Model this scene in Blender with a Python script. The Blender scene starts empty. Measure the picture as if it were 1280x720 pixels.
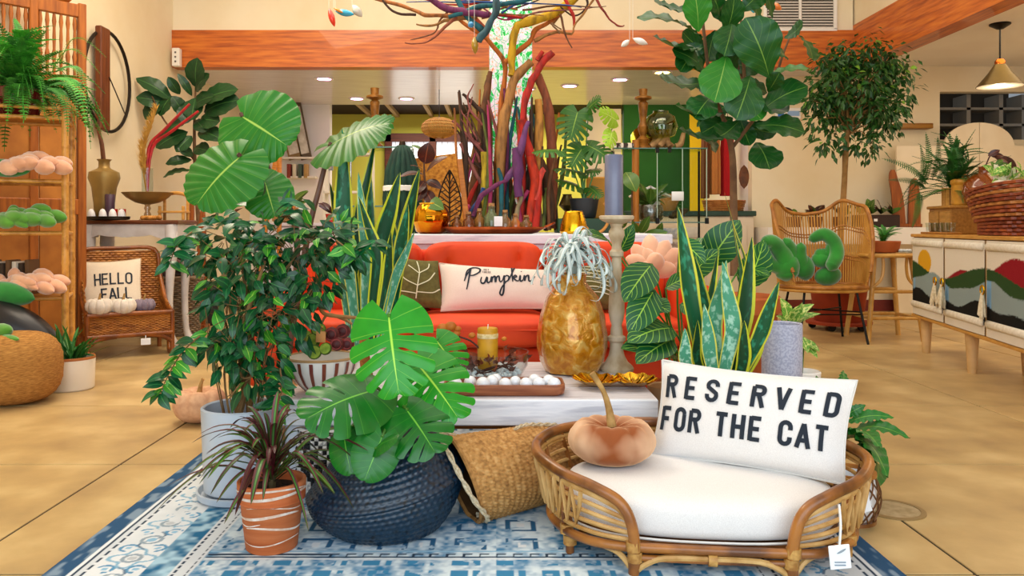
import bpy, math, random
import numpy as np
from mathutils import Vector, Matrix, noise
R = random.Random(7)
PI = math.pi
SC = bpy.context.scene
COL = SC.collection

# ------------------------------------------------------------------ camera
cam = bpy.data.cameras.new('camera')
cam.sensor_width = 36.0
cam.lens = 28.125
cam.shift_x = 20/1280
cam.shift_y = -77/1280
cam.clip_start = 0.05
camo = bpy.data.objects.new('camera', cam)
camo.location = (0, 0, 1.0)
camo.rotation_euler = (PI/2, 0, 0)
COL.objects.link(camo)
SC.camera = camo

# ------------------------------------------------------------------ world, lights, exposure
SC.view_settings.view_transform = 'Standard'
SC.view_settings.look = 'None'
SC.view_settings.gamma = 1.0
SC.view_settings.use_curve_mapping = False
SC.view_settings.exposure = -0.92
w = bpy.data.worlds.new('world'); SC.world = w
w.use_nodes = True
w.node_tree.nodes['Background'].inputs[0].default_value = (0.80, 0.90, 1.0, 1)
w.node_tree.nodes['Background'].inputs[1].default_value = 0.6

def area(name, loc, rot, sx, sy, power, col, spread=None):
    l = bpy.data.lights.new(name, 'AREA')
    l.shape = 'RECTANGLE'; l.size = sx; l.size_y = sy
    l.energy = power; l.color = col
    if spread: l.spread = spread
    o = bpy.data.objects.new(name, l)
    o.location = loc; o.rotation_euler = rot
    COL.objects.link(o)
    return o
# daylight through the shop front behind the camera, then warm fills without fixtures, added to offset its falloff
area('shopfront_daylight', (0.6, -1.7, 2.1), (PI/2, 0, 0), 7.5, 3.6, 560, (0.80, 0.91, 1.0))
area('main_room_fill', (0.0, 4.2, 4.3), (0, 0, 0), 4.5, 4.5, 150, (1.0, 0.95, 0.88))
area('left_fill', (-2.2, 5.4, 4.2), (0, math.radians(-12), 0), 1.2, 3.0, 210, (1.0, 0.86, 0.66))
area('beam_fill', (0.3, 6.2, 4.1), (math.radians(35), 0, 0), 5.0, 0.8, 110, (1.0, 0.90, 0.74))
area('right_bay_fill', (5.0, 6.0, 2.86), (0, 0, 0), 1.6, 3.5, 90, (1.0, 0.80, 0.55))
area('soffit_fill', (0.0, 10.2, 2.74), (0, 0, 0), 4.5, 1.4, 60, (1.0, 0.88, 0.80))
area('far_room_fill', (0.2, 12.7, 2.72), (0, 0, 0), 4.0, 1.0, 170, (1.0, 0.95, 0.80))

# ------------------------------------------------------------------ helpers
def P(px, py, Y):
    return Vector(((px-620)*Y/1000, Y, 1-(py-283)*Y/1000))
def hexc(h):
    h = h.lstrip('#')
    c = [int(h[i:i+2], 16)/255 for i in (0, 2, 4)]
    return tuple((x/12.92 if x <= .04045 else ((x+.055)/1.055)**2.4) for x in c) + (1,)

OFF = {}
def tagset(o, label=None, cat=None, group=None, kind=None):
    if label: o['label'] = label
    if cat: o['category'] = cat
    if group: o['group'] = group
    if kind: o['kind'] = kind
    return o
def thing(name, label, cat, loc, group=None):
    o = bpy.data.objects.new(name, None)
    o.empty_display_size = .05
    o.location = loc
    COL.objects.link(o)
    OFF[o.name] = Vector(loc)
    return tagset(o, label, cat, group)

def smooth_path(pts, n=4):
    pts = [Vector(p) for p in pts]
    if len(pts) < 3: return pts
    out = []
    for i in range(len(pts)-1):
        p0 = pts[max(i-1, 0)]; p1 = pts[i]; p2 = pts[i+1]; p3 = pts[min(i+2, len(pts)-1)]
        for k in range(n):
            t = k/n
            out.append(.5*((2*p1)+(p2-p0)*t+(2*p0-5*p1+4*p2-p3)*t*t+(3*p1-p0-3*p2+p3)*t**3))
    out.append(pts[-1])
    return out
def lerp_list(vals, m):
    if not isinstance(vals, (list, tuple)): return [vals]*m
    n = len(vals)
    r = []
    for i in range(m):
        x = i/(m-1)*(n-1); k = min(int(x), n-2); r.append(vals[k]+(vals[k+1]-vals[k])*(x-k))
    return r

class MB:
    def __init__(s):
        s.v = []; s.f = []; s.uv = []; s.hasuv = False
    def add(s, vs, fs, uvs=None):
        b = len(s.v)
        s.v.extend(Vector(v) for v in vs)
        s.f.extend(tuple(i+b for i in f) for f in fs)
        if uvs is not None: s.hasuv = True; s.uv.extend(uvs)
        else: s.uv.extend([(0.5, 0.5)]*len(vs))
        return s
    def box(s, c, size, bev=0.0, rot=None):
        c = Vector(c); h = [x/2 for x in size]
        if bev <= 0:
            vs = [Vector((x*h[0], y*h[1], z*h[2])) for x in (-1, 1) for y in (-1, 1) for z in (-1, 1)]
            fs = [(0,1,3,2), (4,6,7,5), (0,4,5,1), (2,3,7,6), (0,2,6,4), (1,5,7,3)]
        else:
            b = min(bev, min(h)*.95); vs = []; ix = {}
            for x in (-1, 1):
                for y in (-1, 1):
                    for z in (-1, 1):
                        for a in range(3):
                            sg = (x, y, z)
                            ix[(x, y, z, a)] = len(vs)
                            vs.append(Vector([sg[k]*(h[k] - (0 if k == a else b)) for k in range(3)]))
            fs = []
            for a in range(3):
                for sg in (-1, 1):
                    q = []
                    for u, v in ((-1,-1), (1,-1), (1,1), (-1,1)):
                        t = [0, 0, 0]; t[a] = sg; t[(a+1) % 3] = u; t[(a+2) % 3] = v
                        q.append(ix[(*t, a)])
                    fs.append(tuple(q))
            for a in range(3):
                a1 = (a+1) % 3; a2 = (a+2) % 3
                for u in (-1, 1):
                    for v in (-1, 1):
                        q = []
                        for sg, ax in ((-1, a1), (1, a1), (1, a2), (-1, a2)):
                            t = [0, 0, 0]; t[a] = sg; t[a1] = u; t[a2] = v
                            q.append(ix[(*t, ax)])
                        fs.append(tuple(q))
            for x in (-1, 1):
                for y in (-1, 1):
                    for z in (-1, 1):
                        fs.append(tuple(ix[(x, y, z, a)] for a in range(3)))
            # outward
            g = []
            for f in fs:
                p = [vs[i] for i in f]; n = (p[1]-p[0]).cross(p[2]-p[0])
                m = sum(p, Vector())/len(p)
                g.append(f if n.dot(m) > 0 else tuple(reversed(f)))
            fs = g
        if rot is not None: vs = [rot @ v for v in vs]
        s.add([v+c for v in vs], fs)
        return s
    def tube(s, pts, r, n=7, sm=4, cap=True, closed=False):
        pts = [Vector(p) for p in pts]
        if closed: pts = pts + pts[:1]
        ps = smooth_path(pts, sm) if sm > 1 else pts
        m = len(ps); rs = lerp_list(r, m)
        vs = []; fs = []
        t0 = (ps[1]-ps[0]).normalized()
        ref = Vector((0, 0, 1)) if abs(t0.z) < .9 else Vector((1, 0, 0))
        nx = t0.cross(ref).normalized()
        for i, p in enumerate(ps):
            t = (ps[min(i+1, m-1)]-ps[max(i-1, 0)])
            t = t.normalized() if t.length > 1e-9 else t0
            nx = (nx - t*nx.dot(t))
            nx = nx.normalized() if nx.length > 1e-6 else t.orthogonal().normalized()
            ny = t.cross(nx)
            for k in range(n):
                a = 2*PI*k/n
                vs.append(p+(nx*math.cos(a)+ny*math.sin(a))*rs[i])
        for i in range(m-1):
            for k in range(n):
                k2 = (k+1) % n
                fs.append((i*n+k, i*n+k2, (i+1)*n+k2, (i+1)*n+k))
        if cap and not closed:
            fs.append(tuple(reversed(range(n)))); fs.append(tuple(range((m-1)*n, m*n)))
        s.add(vs, fs); return s
    def lathe(s, prof, c=(0, 0, 0), n=32, rf=None, rot=None, closed=False, uvrep=None, sx=1, sy=1):
        c = Vector(c); vs = []; fs = []; m = len(prof); uv = []
        for j, (r, z) in enumerate(prof):
            for k in range(n):
                a = 2*PI*k/n
                rr, zz = (rf(r, z, a, j) if rf else (r, z))
                p = Vector((rr*math.cos(a)*sx, rr*math.sin(a)*sy, zz))
                if rot is not None: p = rot @ p
                vs.append(p+c); uv.append((k/n, j/max(m-1, 1)))
        for j in range(m-1):
            for k in range(n):
                k2 = (k+1) % n
                fs.append((j*n+k, j*n+k2, (j+1)*n+k2, (j+1)*n+k))
        if closed:
            for k in range(n):
                k2 = (k+1) % n
                fs.append(((m-1)*n+k, (m-1)*n+k2, k2, k))
        else:
            if prof[0][0] > 1e-4: fs.append(tuple(reversed(range(n))))
            if prof[-1][0] > 1e-4: fs.append(tuple(range((m-1)*n, m*n)))
        s.add(vs, fs, uv); return s
    def grid(s, fn, nu, nv, uvf=None, flip=False):
        vs = []; uv = []; fs = []
        for i in range(nu+1):
            for j in range(nv+1):
                u = i/nu; v = j/nv
                vs.append(fn(u, v)); uv.append(uvf(u, v) if uvf else (u, v))
        for i in range(nu):
            for j in range(nv):
                q = (i*(nv+1)+j, (i+1)*(nv+1)+j, (i+1)*(nv+1)+j+1, i*(nv+1)+j+1)
                fs.append(tuple(reversed(q)) if flip else q)
        s.add(vs, fs, uv); return s
    def blob(s, p0, p1, r, n=12, m=9, pw=.55, bias=1.0, flat=1.0):
        p0 = Vector(p0); p1 = Vector(p1); d = p1-p0; L = d.length
        q = d.to_track_quat('Z', 'Y').to_matrix()
        prof = []
        for j in range(m+1):
            t = j/m
            prof.append((r*max(math.sin(PI*t**bias), 0)**pw if 0 < j < m else .0005, L*t))
        s.lathe(prof, p0, n, rot=q, sy=flat); return s
    def quad(s, a, b, c, d):
        s.add([a, b, c, d], [(0, 1, 2, 3)], [(0, 0), (1, 0), (1, 1), (0, 1)]); return s
    def mesh(s, name, off, mat, smooth):
        me = bpy.data.meshes.new(name)
        me.from_pydata([v-off for v in s.v], [], s.f)
        if s.hasuv:
            ul = me.uv_layers.new(name='UVMap')
            li = np.empty(len(me.loops), dtype=np.int32); me.loops.foreach_get('vertex_index', li)
            ul.data.foreach_set('uv', np.array(s.uv, dtype=np.float32)[li].ravel())
        if mat: me.materials.append(mat)
        if smooth:
            me.polygons.foreach_set('use_smooth', [True]*len(me.polygons))
            me.set_sharp_from_angle(angle=math.radians(50 if smooth is True else smooth))
        return me
    def build(s, name, mat, parent=None, smooth=True, label=None, kind=None):
        off = OFF.get(parent.name, Vector()) if parent else Vector()
        me = s.mesh(name, off, mat, smooth)
        o = bpy.data.objects.new(name, me)
        COL.objects.link(o)
        if parent:
            o.parent = parent; OFF[o.name] = off
        if label: o['label'] = label
        if kind: o['kind'] = kind
        return o
    def solo(s, name, mat, loc, label, cat, group=None, kind=None, smooth=True):
        """one thing that is one mesh, its origin at loc"""
        me = s.mesh(name, Vector(loc), mat, smooth)
        o = bpy.data.objects.new(name, me); o.location = loc
        COL.objects.link(o); OFF[o.name] = Vector(loc)
        return tagset(o, label, cat, group, kind)
def struct(name, mb, mat, parent=None, smooth=False):
    o = mb.build(name, mat, parent, smooth)
    if parent is None: o['kind'] = 'structure'; OFF[o.name] = Vector()
    return o
def bx(a, b):
    """box from corner to corner"""
    a = Vector(a); b = Vector(b)
    return MB().box((a+b)/2, [abs(x) for x in (b-a)])
def place(name, me, base, tip, nrm, width=1.0, parent=None, thick=None):
    """an object sharing mesh `me` (unit length along +y, normal +z) from base to tip"""
    base = Vector(base); tip = Vector(tip)
    y = tip-base; L = y.length; y = y.normalized()
    z = Vector(nrm); z = z-y*z.dot(y)
    z = z.normalized() if z.length > 1e-5 else y.orthogonal().normalized()
    x = y.cross(z)
    m = Matrix.Identity(4)
    for i in range(3):
        m[i][0] = x[i]*L*width; m[i][1] = y[i]*L; m[i][2] = z[i]*(thick or L)
        m[i][3] = base[i]
    o = bpy.data.objects.new(name, me); COL.objects.link(o)
    if parent:
        o.parent = parent
        off = OFF.get(parent.name, Vector())
        for i in range(3): m[i][3] -= off[i]
    o.matrix_local = m
    return o
def rv(s=1.0):
    return Vector((R.uniform(-s, s), R.uniform(-s, s), R.uniform(-s, s)))

# ------------------------------------------------------------------ materials
MATS = {}
def nodes_of(name):
    m = bpy.data.materials.new(name); m.use_nodes = True
    nt = m.node_tree; b = nt.nodes['Principled BSDF']
    return m, nt, b
def mk(nt, typ, **kw):
    n = nt.nodes.new(typ)
    for k, v in kw.items(): setattr(n, k, v)
    return n
def math_n(nt, op, a, b=None, clamp=False):
    n = mk(nt, 'ShaderNodeMath', operation=op); n.use_clamp = clamp
    for i, x in enumerate((a, b)):
        if x is None: continue
        if isinstance(x, (int, float)): n.inputs[i].default_value = x
        else: nt.links.new(x, n.inputs[i])
    return n.outputs[0]
def mix_n(nt, fac, a, b):
    n = mk(nt, 'ShaderNodeMix', data_type='RGBA')
    for s, x in ((n.inputs[0], fac), (n.inputs[6], a), (n.inputs[7], b)):
        if isinstance(x, (int, float)): s.default_value = x
        elif isinstance(x, tuple): s.default_value = x
        else: nt.links.new(x, s)
    return n.outputs[2]
def mat(name, c1, c2=None, scale=8, rough=.6, metal=0, bump=0, bscale=None, stretch=(1, 1, 1), trans=0, ior=1.45,
        emis=None, estr=1, coat=0, sheen=0, wave=None, rand=0, detail=4, c3=None, spec=.5, contrast=(.35, .65)):
    if name in MATS: return MATS[name]
    m, nt, b = nodes_of(name)
    b.inputs['Roughness'].default_value = rough
    b.inputs['Metallic'].default_value = metal
    b.inputs['Specular IOR Level'].default_value = spec
    b.inputs['IOR'].default_value = ior
    b.inputs['Transmission Weight'].default_value = trans
    b.inputs['Coat Weight'].default_value = coat
    b.inputs['Sheen Weight'].default_value = sheen
    L = nt.links
    tc = mk(nt, 'ShaderNodeTexCoord'); mp = mk(nt, 'ShaderNodeMapping')
    L.new(tc.outputs['Object'], mp.inputs[0]); mp.inputs['Scale'].default_value = stretch
    col = hexc(c1)
    if c2:
        nz = mk(nt, 'ShaderNodeTexNoise'); nz.inputs['Scale'].default_value = scale; nz.inputs['Detail'].default_value = detail
        L.new(mp.outputs[0], nz.inputs['Vector'])
        src = nz.outputs['Fac']
        if wave:
            wv = mk(nt, 'ShaderNodeTexWave'); wv.inputs['Scale'].default_value = wave
            wv.inputs['Distortion'].default_value = 6; wv.inputs['Detail'].default_value = 3
            L.new(mp.outputs[0], wv.inputs['Vector']); src = math_n(nt, 'ADD', math_n(nt, 'MULTIPLY', wv.outputs['Fac'], .5), math_n(nt, 'MULTIPLY', src, .5))
        cr = mk(nt, 'ShaderNodeValToRGB'); e = cr.color_ramp.elements
        e[0].position, e[1].position = contrast; e[0].color = hexc(c1); e[1].color = hexc(c2)
        if c3:
            k = e.new(.5*(contrast[0]+contrast[1])); k.color = hexc(c3)
        L.new(src, cr.inputs[0]); col = cr.outputs[0]
    if rand:
        oi = mk(nt, 'ShaderNodeObjectInfo'); hs = mk(nt, 'ShaderNodeHueSaturation')
        L.new(math_n(nt, 'ADD', math_n(nt, 'MULTIPLY', oi.outputs['Random'], rand*2), 1-rand), hs.inputs['Value'])
        if isinstance(col, tuple): hs.inputs['Color'].default_value = col
        else: L.new(col, hs.inputs['Color'])
        col = hs.outputs[0]
    if isinstance(col, tuple): b.inputs['Base Color'].default_value = col
    else: L.new(col, b.inputs['Base Color'])
    if bump:
        nb = mk(nt, 'ShaderNodeTexNoise'); nb.inputs['Scale'].default_value = bscale or scale*3; nb.inputs['Detail'].default_value = 4
        L.new(mp.outputs[0], nb.inputs['Vector'])
        bp = mk(nt, 'ShaderNodeBump'); bp.inputs['Strength'].default_value = bump; bp.inputs['Distance'].default_value = .01
        L.new(nb.outputs['Fac'], bp.inputs['Height']); L.new(bp.outputs[0], b.inputs['Normal'])
    if emis:
        b.inputs['Emission Color'].default_value = hexc(emis); b.inputs['Emission Strength'].default_value = estr
    MATS[name] = m
    return m
def vcol_mat(name, rough=.9, bump=.25, bscale=300, sheen=0):
    m, nt, b = nodes_of(name)
    a = mk(nt, 'ShaderNodeVertexColor', layer_name='Col')
    nt.links.new(a.outputs[0], b.inputs['Base Color'])
    b.inputs['Roughness'].default_value = rough; b.inputs['Specular IOR Level'].default_value = .2
    tc = mk(nt, 'ShaderNodeTexCoord'); nb = mk(nt, 'ShaderNodeTexNoise'); nb.inputs['Scale'].default_value = bscale
    nt.links.new(tc.outputs['Object'], nb.inputs['Vector'])
    bp = mk(nt, 'ShaderNodeBump'); bp.inputs['Strength'].default_value = bump; bp.inputs['Distance'].default_value = .005
    nt.links.new(nb.outputs['Fac'], bp.inputs['Height']); nt.links.new(bp.outputs[0], b.inputs['Normal'])
    return m
def leafmat(name, c1, c2, vein, nv=9, k=.35, vw=.12, mid=.07, edge=None, ew=.8, rough=.32, bands=None, rand=.25, coat=.15, trl=.12, vs=.5):
    """leaf colour from UV: u across (middle .5), v along; veins, pale margin, cross bands"""
    if name in MATS: return MATS[name]
    m, nt, b = nodes_of(name); L = nt.links
    tc = mk(nt, 'ShaderNodeTexCoord'); sp = mk(nt, 'ShaderNodeSeparateXYZ'); L.new(tc.outputs['UV'], sp.inputs[0])
    u, v = sp.outputs[0], sp.outputs[1]
    a = math_n(nt, 'MULTIPLY', math_n(nt, 'ABSOLUTE', math_n(nt, 'SUBTRACT', u, .5)), 2)
    nz = mk(nt, 'ShaderNodeTexNoise'); nz.inputs['Scale'].default_value = 5; L.new(tc.outputs['Object'], nz.inputs['Vector'])
    col = mix_n(nt, nz.outputs['Fac'], hexc(c1), hexc(c2))
    if bands:
        nb = mk(nt, 'ShaderNodeTexNoise'); nb.inputs['Scale'].default_value = 1; nb.inputs['Detail'].default_value = 3
        cx = mk(nt, 'ShaderNodeCombineXYZ'); L.new(math_n(nt, 'MULTIPLY', u, 3), cx.inputs[0]); L.new(math_n(nt, 'MULTIPLY', v, bands[1]), cx.inputs[1])
        oi0 = mk(nt, 'ShaderNodeObjectInfo'); L.new(math_n(nt, 'MULTIPLY', oi0.outputs['Random'], 40), cx.inputs[2])
        L.new(cx.outputs[0], nb.inputs['Vector'])
        f = math_n(nt, 'MULTIPLY', math_n(nt, 'SUBTRACT', nb.outputs['Fac'], bands[2]), 9, True)
        col = mix_n(nt, f, col, hexc(bands[0]))
    if nv:
        q = math_n(nt, 'MULTIPLY', math_n(nt, 'SUBTRACT', v, math_n(nt, 'MULTIPLY', a, k)), nv)
        fr = math_n(nt, 'ABSOLUTE', math_n(nt, 'SUBTRACT', math_n(nt, 'FRACT', math_n(nt, 'ADD', q, 20)), .5))
        f = math_n(nt, 'SUBTRACT', 1, math_n(nt, 'DIVIDE', fr, vw), True)
        col = mix_n(nt, math_n(nt, 'MULTIPLY', f, vs), col, hexc(vein))
    if mid:
        f = math_n(nt, 'MULTIPLY', math_n(nt, 'SUBTRACT', mid, a), 1/mid*1.6, True)
        col = mix_n(nt, f, col, hexc(vein))
    if edge:
        f = math_n(nt, 'MULTIPLY', math_n(nt, 'SUBTRACT', a, ew), 12, True)
        col = mix_n(nt, f, col, hexc(edge))
    oi = mk(nt, 'ShaderNodeObjectInfo'); hs = mk(nt, 'ShaderNodeHueSaturation')
    L.new(math_n(nt, 'ADD', math_n(nt, 'MULTIPLY', oi.outputs['Random'], rand*2), 1-rand), hs.inputs['Value'])
    L.new(col, hs.inputs['Color'])
    L.new(hs.outputs[0], b.inputs['Base Color'])
    b.inputs['Roughness'].default_value = rough+.1; b.inputs['Coat Weight'].default_value = coat*.35; b.inputs['Coat Roughness'].default_value = .2; b.inputs['Specular IOR Level'].default_value = .35
    if trl:
        tr = mk(nt, 'ShaderNodeBsdfTranslucent'); L.new(hs.outputs[0], tr.inputs[0])
        ms = mk(nt, 'ShaderNodeMixShader'); ms.inputs[0].default_value = trl
        L.new(b.outputs[0], ms.inputs[1]); L.new(tr.outputs[0], ms.inputs[2])
        L.new(ms.outputs[0], nt.nodes['Material Output'].inputs[0])
    MATS[name] = m
    return m
def wood(name, c1, c2, axis=0, scale=3, rough=.5, c3=None, rand=.0, bump=.08, coat=0):
    st = [14, 14, 14]; st[axis] = 1.1
    return mat(name, c1, c2, scale=scale, rough=rough, stretch=tuple(st), bump=bump, bscale=scale*4, c3=c3, rand=rand, detail=6, contrast=(.3, .7), coat=coat)
def glassmat(name, c, rough=.0, ior=1.4, mixc=.75):
    """thin-walled glass: part clear, part mirror, tinted"""
    if name in MATS: return MATS[name]
    m, nt, b = nodes_of(name); L = nt.links
    t = mk(nt, 'ShaderNodeBsdfTransparent'); t.inputs[0].default_value = hexc(c)
    g = mk(nt, 'ShaderNodeBsdfGlossy'); g.inputs['Roughness'].default_value = rough
    fr = mk(nt, 'ShaderNodeLayerWeight'); fr.inputs[0].default_value = .5
    ms = mk(nt, 'ShaderNodeMixShader'); L.new(math_n(nt, 'ADD', math_n(nt, 'MULTIPLY', math_n(nt, 'POWER', fr.outputs['Facing'], 4), .55), (1-mixc)*.5, True), ms.inputs[0])
    L.new(t.outputs[0], ms.inputs[1]); L.new(g.outputs[0], ms.inputs[2]); L.new(ms.outputs[0], nt.nodes['Material Output'].inputs[0])
    MATS[name] = m
    return m

# ------------------------------------------------------------------ leaf meshes
LM = {}
def leaf_mesh(key, wf, m, n=10, h=2, arch=.12, fold=.12, wave=0, wn=4, side=0, v0=0):
    if key in LM: return LM[key]
    b = MB()
    def fn(u, v):
        s = v; t = (u-.5)*2
        x = t*wf(s)
        return Vector((x + side*math.sin(PI*s), s, arch*math.sin(PI*s)+fold*abs(x)+wave*math.sin(wn*2*PI*s+(1 if t > 0 else 0))*t*t))
    b.grid(fn, 2*h, n)
    LM[key] = b.mesh(key, Vector(), m, True)
    return LM[key]
def heart_mesh(key, m, slits=(), n=44, h=12, arch=.05, dome=.12, ripple=.005, rn=7, back=150, W=.46, front=28):
    """heart shaped blade of lobes running out from the midrib; slits (s, half width, start t, hole half width)"""
    if key in LM: return LM[key]
    b = MB()
    for sd in (-1, 1):
        cuts = [(0, 0, 1, 0)]+[(c+(0 if sd > 0 else .03), *r) for c, *r in slits]+[(1, 0, 1, 0)]
        def gap(c, t):
            _, wd, t0, hw = c
            g = wd*min(1, (t-t0)/(1-t0)*1.6)**.7 if t > t0 else 0
            if hw and .14 < t < t0-.04: g += hw*math.sin(PI*(t-.14)/(t0-.18))**.6
            return g
        for c0, c1 in zip(cuts, cuts[1:]):
            k = max(3, int(n*(c1[0]-c0[0])))
            vs = []; uv = []; fs = []
            for i in range(k+1):
                for j in range(h+1):
                    t = j/h
                    f = i/k
                    s = c0[0]+gap(c0, t)+(c1[0]-gap(c1, t)-c0[0]-gap(c0, t))*f
                    phi = math.radians(back-(back-front)*max(s, 0)**(.42 if slits else .6))
                    r = W*max(math.sin(PI*(.22+.78*s)), 0)**.75
                    if slits: r *= 1-.07*abs(2*f-1)**3*(t > .5)
                    x = t*r*math.sin(phi); y = s+t*r*math.cos(phi)
                    z = arch*math.sin(PI*s)-dome*t*t*r*2 + ripple*math.sin(s*rn*2*PI)*t
                    vs.append(Vector((sd*x, y*.9, z))); uv.append((.5+sd*.5*t, s))
            for i in range(k):
                for j in range(h):
                    q = (i*(h+1)+j, (i+1)*(h+1)+j, (i+1)*(h+1)+j+1, i*(h+1)+j+1)
                    fs.append(q if sd < 0 else tuple(reversed(q)))
            b.add(vs, fs, uv)
    LM[key] = b.mesh(key, Vector(), m, True)
    return LM[key]
def weave_rf(cells, per, amp):
    """woven relief for a lathe: rows of `per` rings, `cells` strands round"""
    def f(r, z, a, j):
        row = j//per; q = (j % per)/per
        return (r+amp*math.sin(PI*q)**.7*(.25+.75*abs(math.sin(a*cells/2+(PI/2 if row % 2 else 0)))), z)
    return f
def frond_mesh(key, m, n=22, arch=.22, pl=.17, curl=0):
    if key in LM: return LM[key]
    b = MB()
    def c(s): return Vector((0, s, arch*math.sin(PI*s)-curl*s*s*.0))
    pts = [c(i/8) for i in range(9)]
    b.tube(pts, [.008, .003], 4, 1)
    for i in range(n):
        s = .08+.9*i/n
        l = pl*math.sin(PI*(.12+.86*s))**.7*(1-.45*s)
        for sd in (-1, 1):
            p = c(s); e = p+Vector((sd*l, l*.25, -.12*l)); q = Vector((0, .26/n, 0)); mid = (p+e)/2+Vector((0, 0, .10*l))
            b.add([p-q, mid-q*1.25, e, mid+q*1.25, p+q], [(0, 1, 3, 4), (1, 2, 3)], [(.5, s)]*5)
    LM[key] = b.mesh(key, Vector(), m, False)
    return LM[key]
def strip(pts, w, parent, name, m, nrm=None, cup=.25, n=None, taper=None, sm=5, twist=0):
    """a blade-like leaf along a path, width w, built in world space"""
    ps = smooth_path(pts, sm); k = len(ps)
    b = MB(); vs = []; fs = []; uv = []
    nrm = Vector(nrm) if nrm is not None else Vector((0, -1, 0.15))
    for i, p in enumerate(ps):
        s = i/(k-1)
        t = (ps[min(i+1, k-1)]-ps[max(i-1, 0)]).normalized()
        z = Matrix.Rotation(twist*s, 3, t) @ nrm
        z = (z-t*z.dot(t)); z = z.normalized() if z.length > 1e-4 else t.orthogonal()
        x = t.cross(z)
        ww = w*(taper(s) if taper else (min(1, .55+1.2*s) * (1 if s < .55 else max(1-((s-.55)/.45)**2.2, .0))))
        for j, a in enumerate((-1, -.5, 0, .5, 1)):
            vs.append(p+x*ww*a+z*(abs(a)**1.5*cup*ww)); uv.append((.5+.5*a, s))
    for i in range(k-1):
        for j in range(4):
            fs.append((i*5+j, i*5+j+1, (i+1)*5+j+1, (i+1)*5+j))
    b.add(vs, fs, uv)
    return b.build(name, m, parent)

# ------------------------------------------------------------------ lettering drawn as strokes
def arc(cx, cy, rx, ry, a0, a1, n=8):
    return [(cx+rx*math.cos(math.radians(a0+(a1-a0)*i/n)), cy+ry*math.sin(math.radians(a0+(a1-a0)*i/n))) for i in range(n+1)]
W_ = .42
def letters():
    w = W_; g = {}
    g['R'] = [[(0, -.08), (0, 1.0)], [(0, 1)]+arc(w-.16, .79, .16, .21, 90, -90)+[(0, .58)], [(w-.2, .56), (w, -.08)]]
    g['E'] = [[(0, -.08), (0, 1.08)], [(0, 1), (w, 1)], [(0, .5), (w*.88, .5)], [(0, 0), (w, 0)]]
    g['S'] = [[(w, .72)]+arc(w/2, .76, w/2, .24, 10, 180)+[(.02, .66), (w-.02, .36)]+arc(w/2, .24, w/2, .24, 0, -180)+[(0, .3)]]
    g['V'] = [[(-.02, 1.08), (w/2, -.04)], [(w+.02, 1.08), (w/2, -.04)]]
    g['D'] = [[(0, -.08), (0, 1.08)], [(0, 1)]+arc(w-.2, .76, .2, .24, 90, 0)+arc(w-.2, .24, .2, .24, 0, -90)+[(0, 0)]]
    g['F'] = [[(0, -.08), (0, 1.08)], [(0, 1), (w, 1)], [(0, .5), (w*.85, .5)]]
    g['O'] = [arc(w/2, .77, w/2, .23, 0, 180)+arc(w/2, .23, w/2, .23, 180, 360)+[(w, .77)]]
    g['T'] = [[(w/2, -.08), (w/2, 1.0)], [(-.05, 1), (w+.05, 1)]]
    g['H'] = [[(0, -.08), (0, 1.08)], [(w, -.08), (w, 1.08)], [(0, .5), (w, .5)]]
    g['C'] = [[(w, .66)]+arc(w/2, .77, w/2, .23, 0, 180)+arc(w/2, .23, w/2, .23, 180, 360)+[(w, .34)]]
    g['A'] = [[(-.04, -.08), (w/2, 1.04)], [(w+.04, -.08), (w/2, 1.04)], [(.07, .28), (w-.07, .28)]]
    g['L'] = [[(0, 1.08), (0, -.08)], [(0, 0), (w, 0)]]
    g['Y'] = [[(0, 1.08), (w/2, .5)], [(w, 1.08), (w/2, .5)], [(w/2, .52), (w/2, -.08)]]
    return g
GL = letters()
def stroke(b, pts, th, fn, step):
    """ribbon along 2-D points, mapped onto a surface by fn(x, y)"""
    q = [Vector(pts[0])]
    for a, c in zip(pts, pts[1:]):
        a = Vector(a); c = Vector(c); k = max(1, int((c-a).length/step))
        for i in range(1, k+1): q.append(a+(c-a)*i/k)
    vs = []; fs = []
    for i, p in enumerate(q):
        t = q[min(i+1, len(q)-1)]-q[max(i-1, 0)]
        t = t.normalized() if t.length > 0 else Vector((1, 0))
        nn = Vector((-t.y, t.x))
        tt = th(i/(len(q)-1)) if callable(th) else th
        vs += [fn(*(p+nn*tt/2)), fn(*(p-nn*tt/2))]
    for i in range(len(q)-1): fs.append((2*i, 2*i+1, 2*i+3, 2*i+2))
    b.add(vs, fs)
def text(b, s, x, y, h, fn, th=.2, gap=.3, shear=0, wide=1.0):
    for ch in s:
        if ch == ' ': x += h*.52*wide; continue
        for pl in GL[ch]:
            stroke(b, [(x+(px*wide+shear*py)*h, y+py*h*.88+.06*h) for px, py in pl], th*h, fn, h*.12)
        x += (W_*wide+gap)*h
    return x
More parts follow.
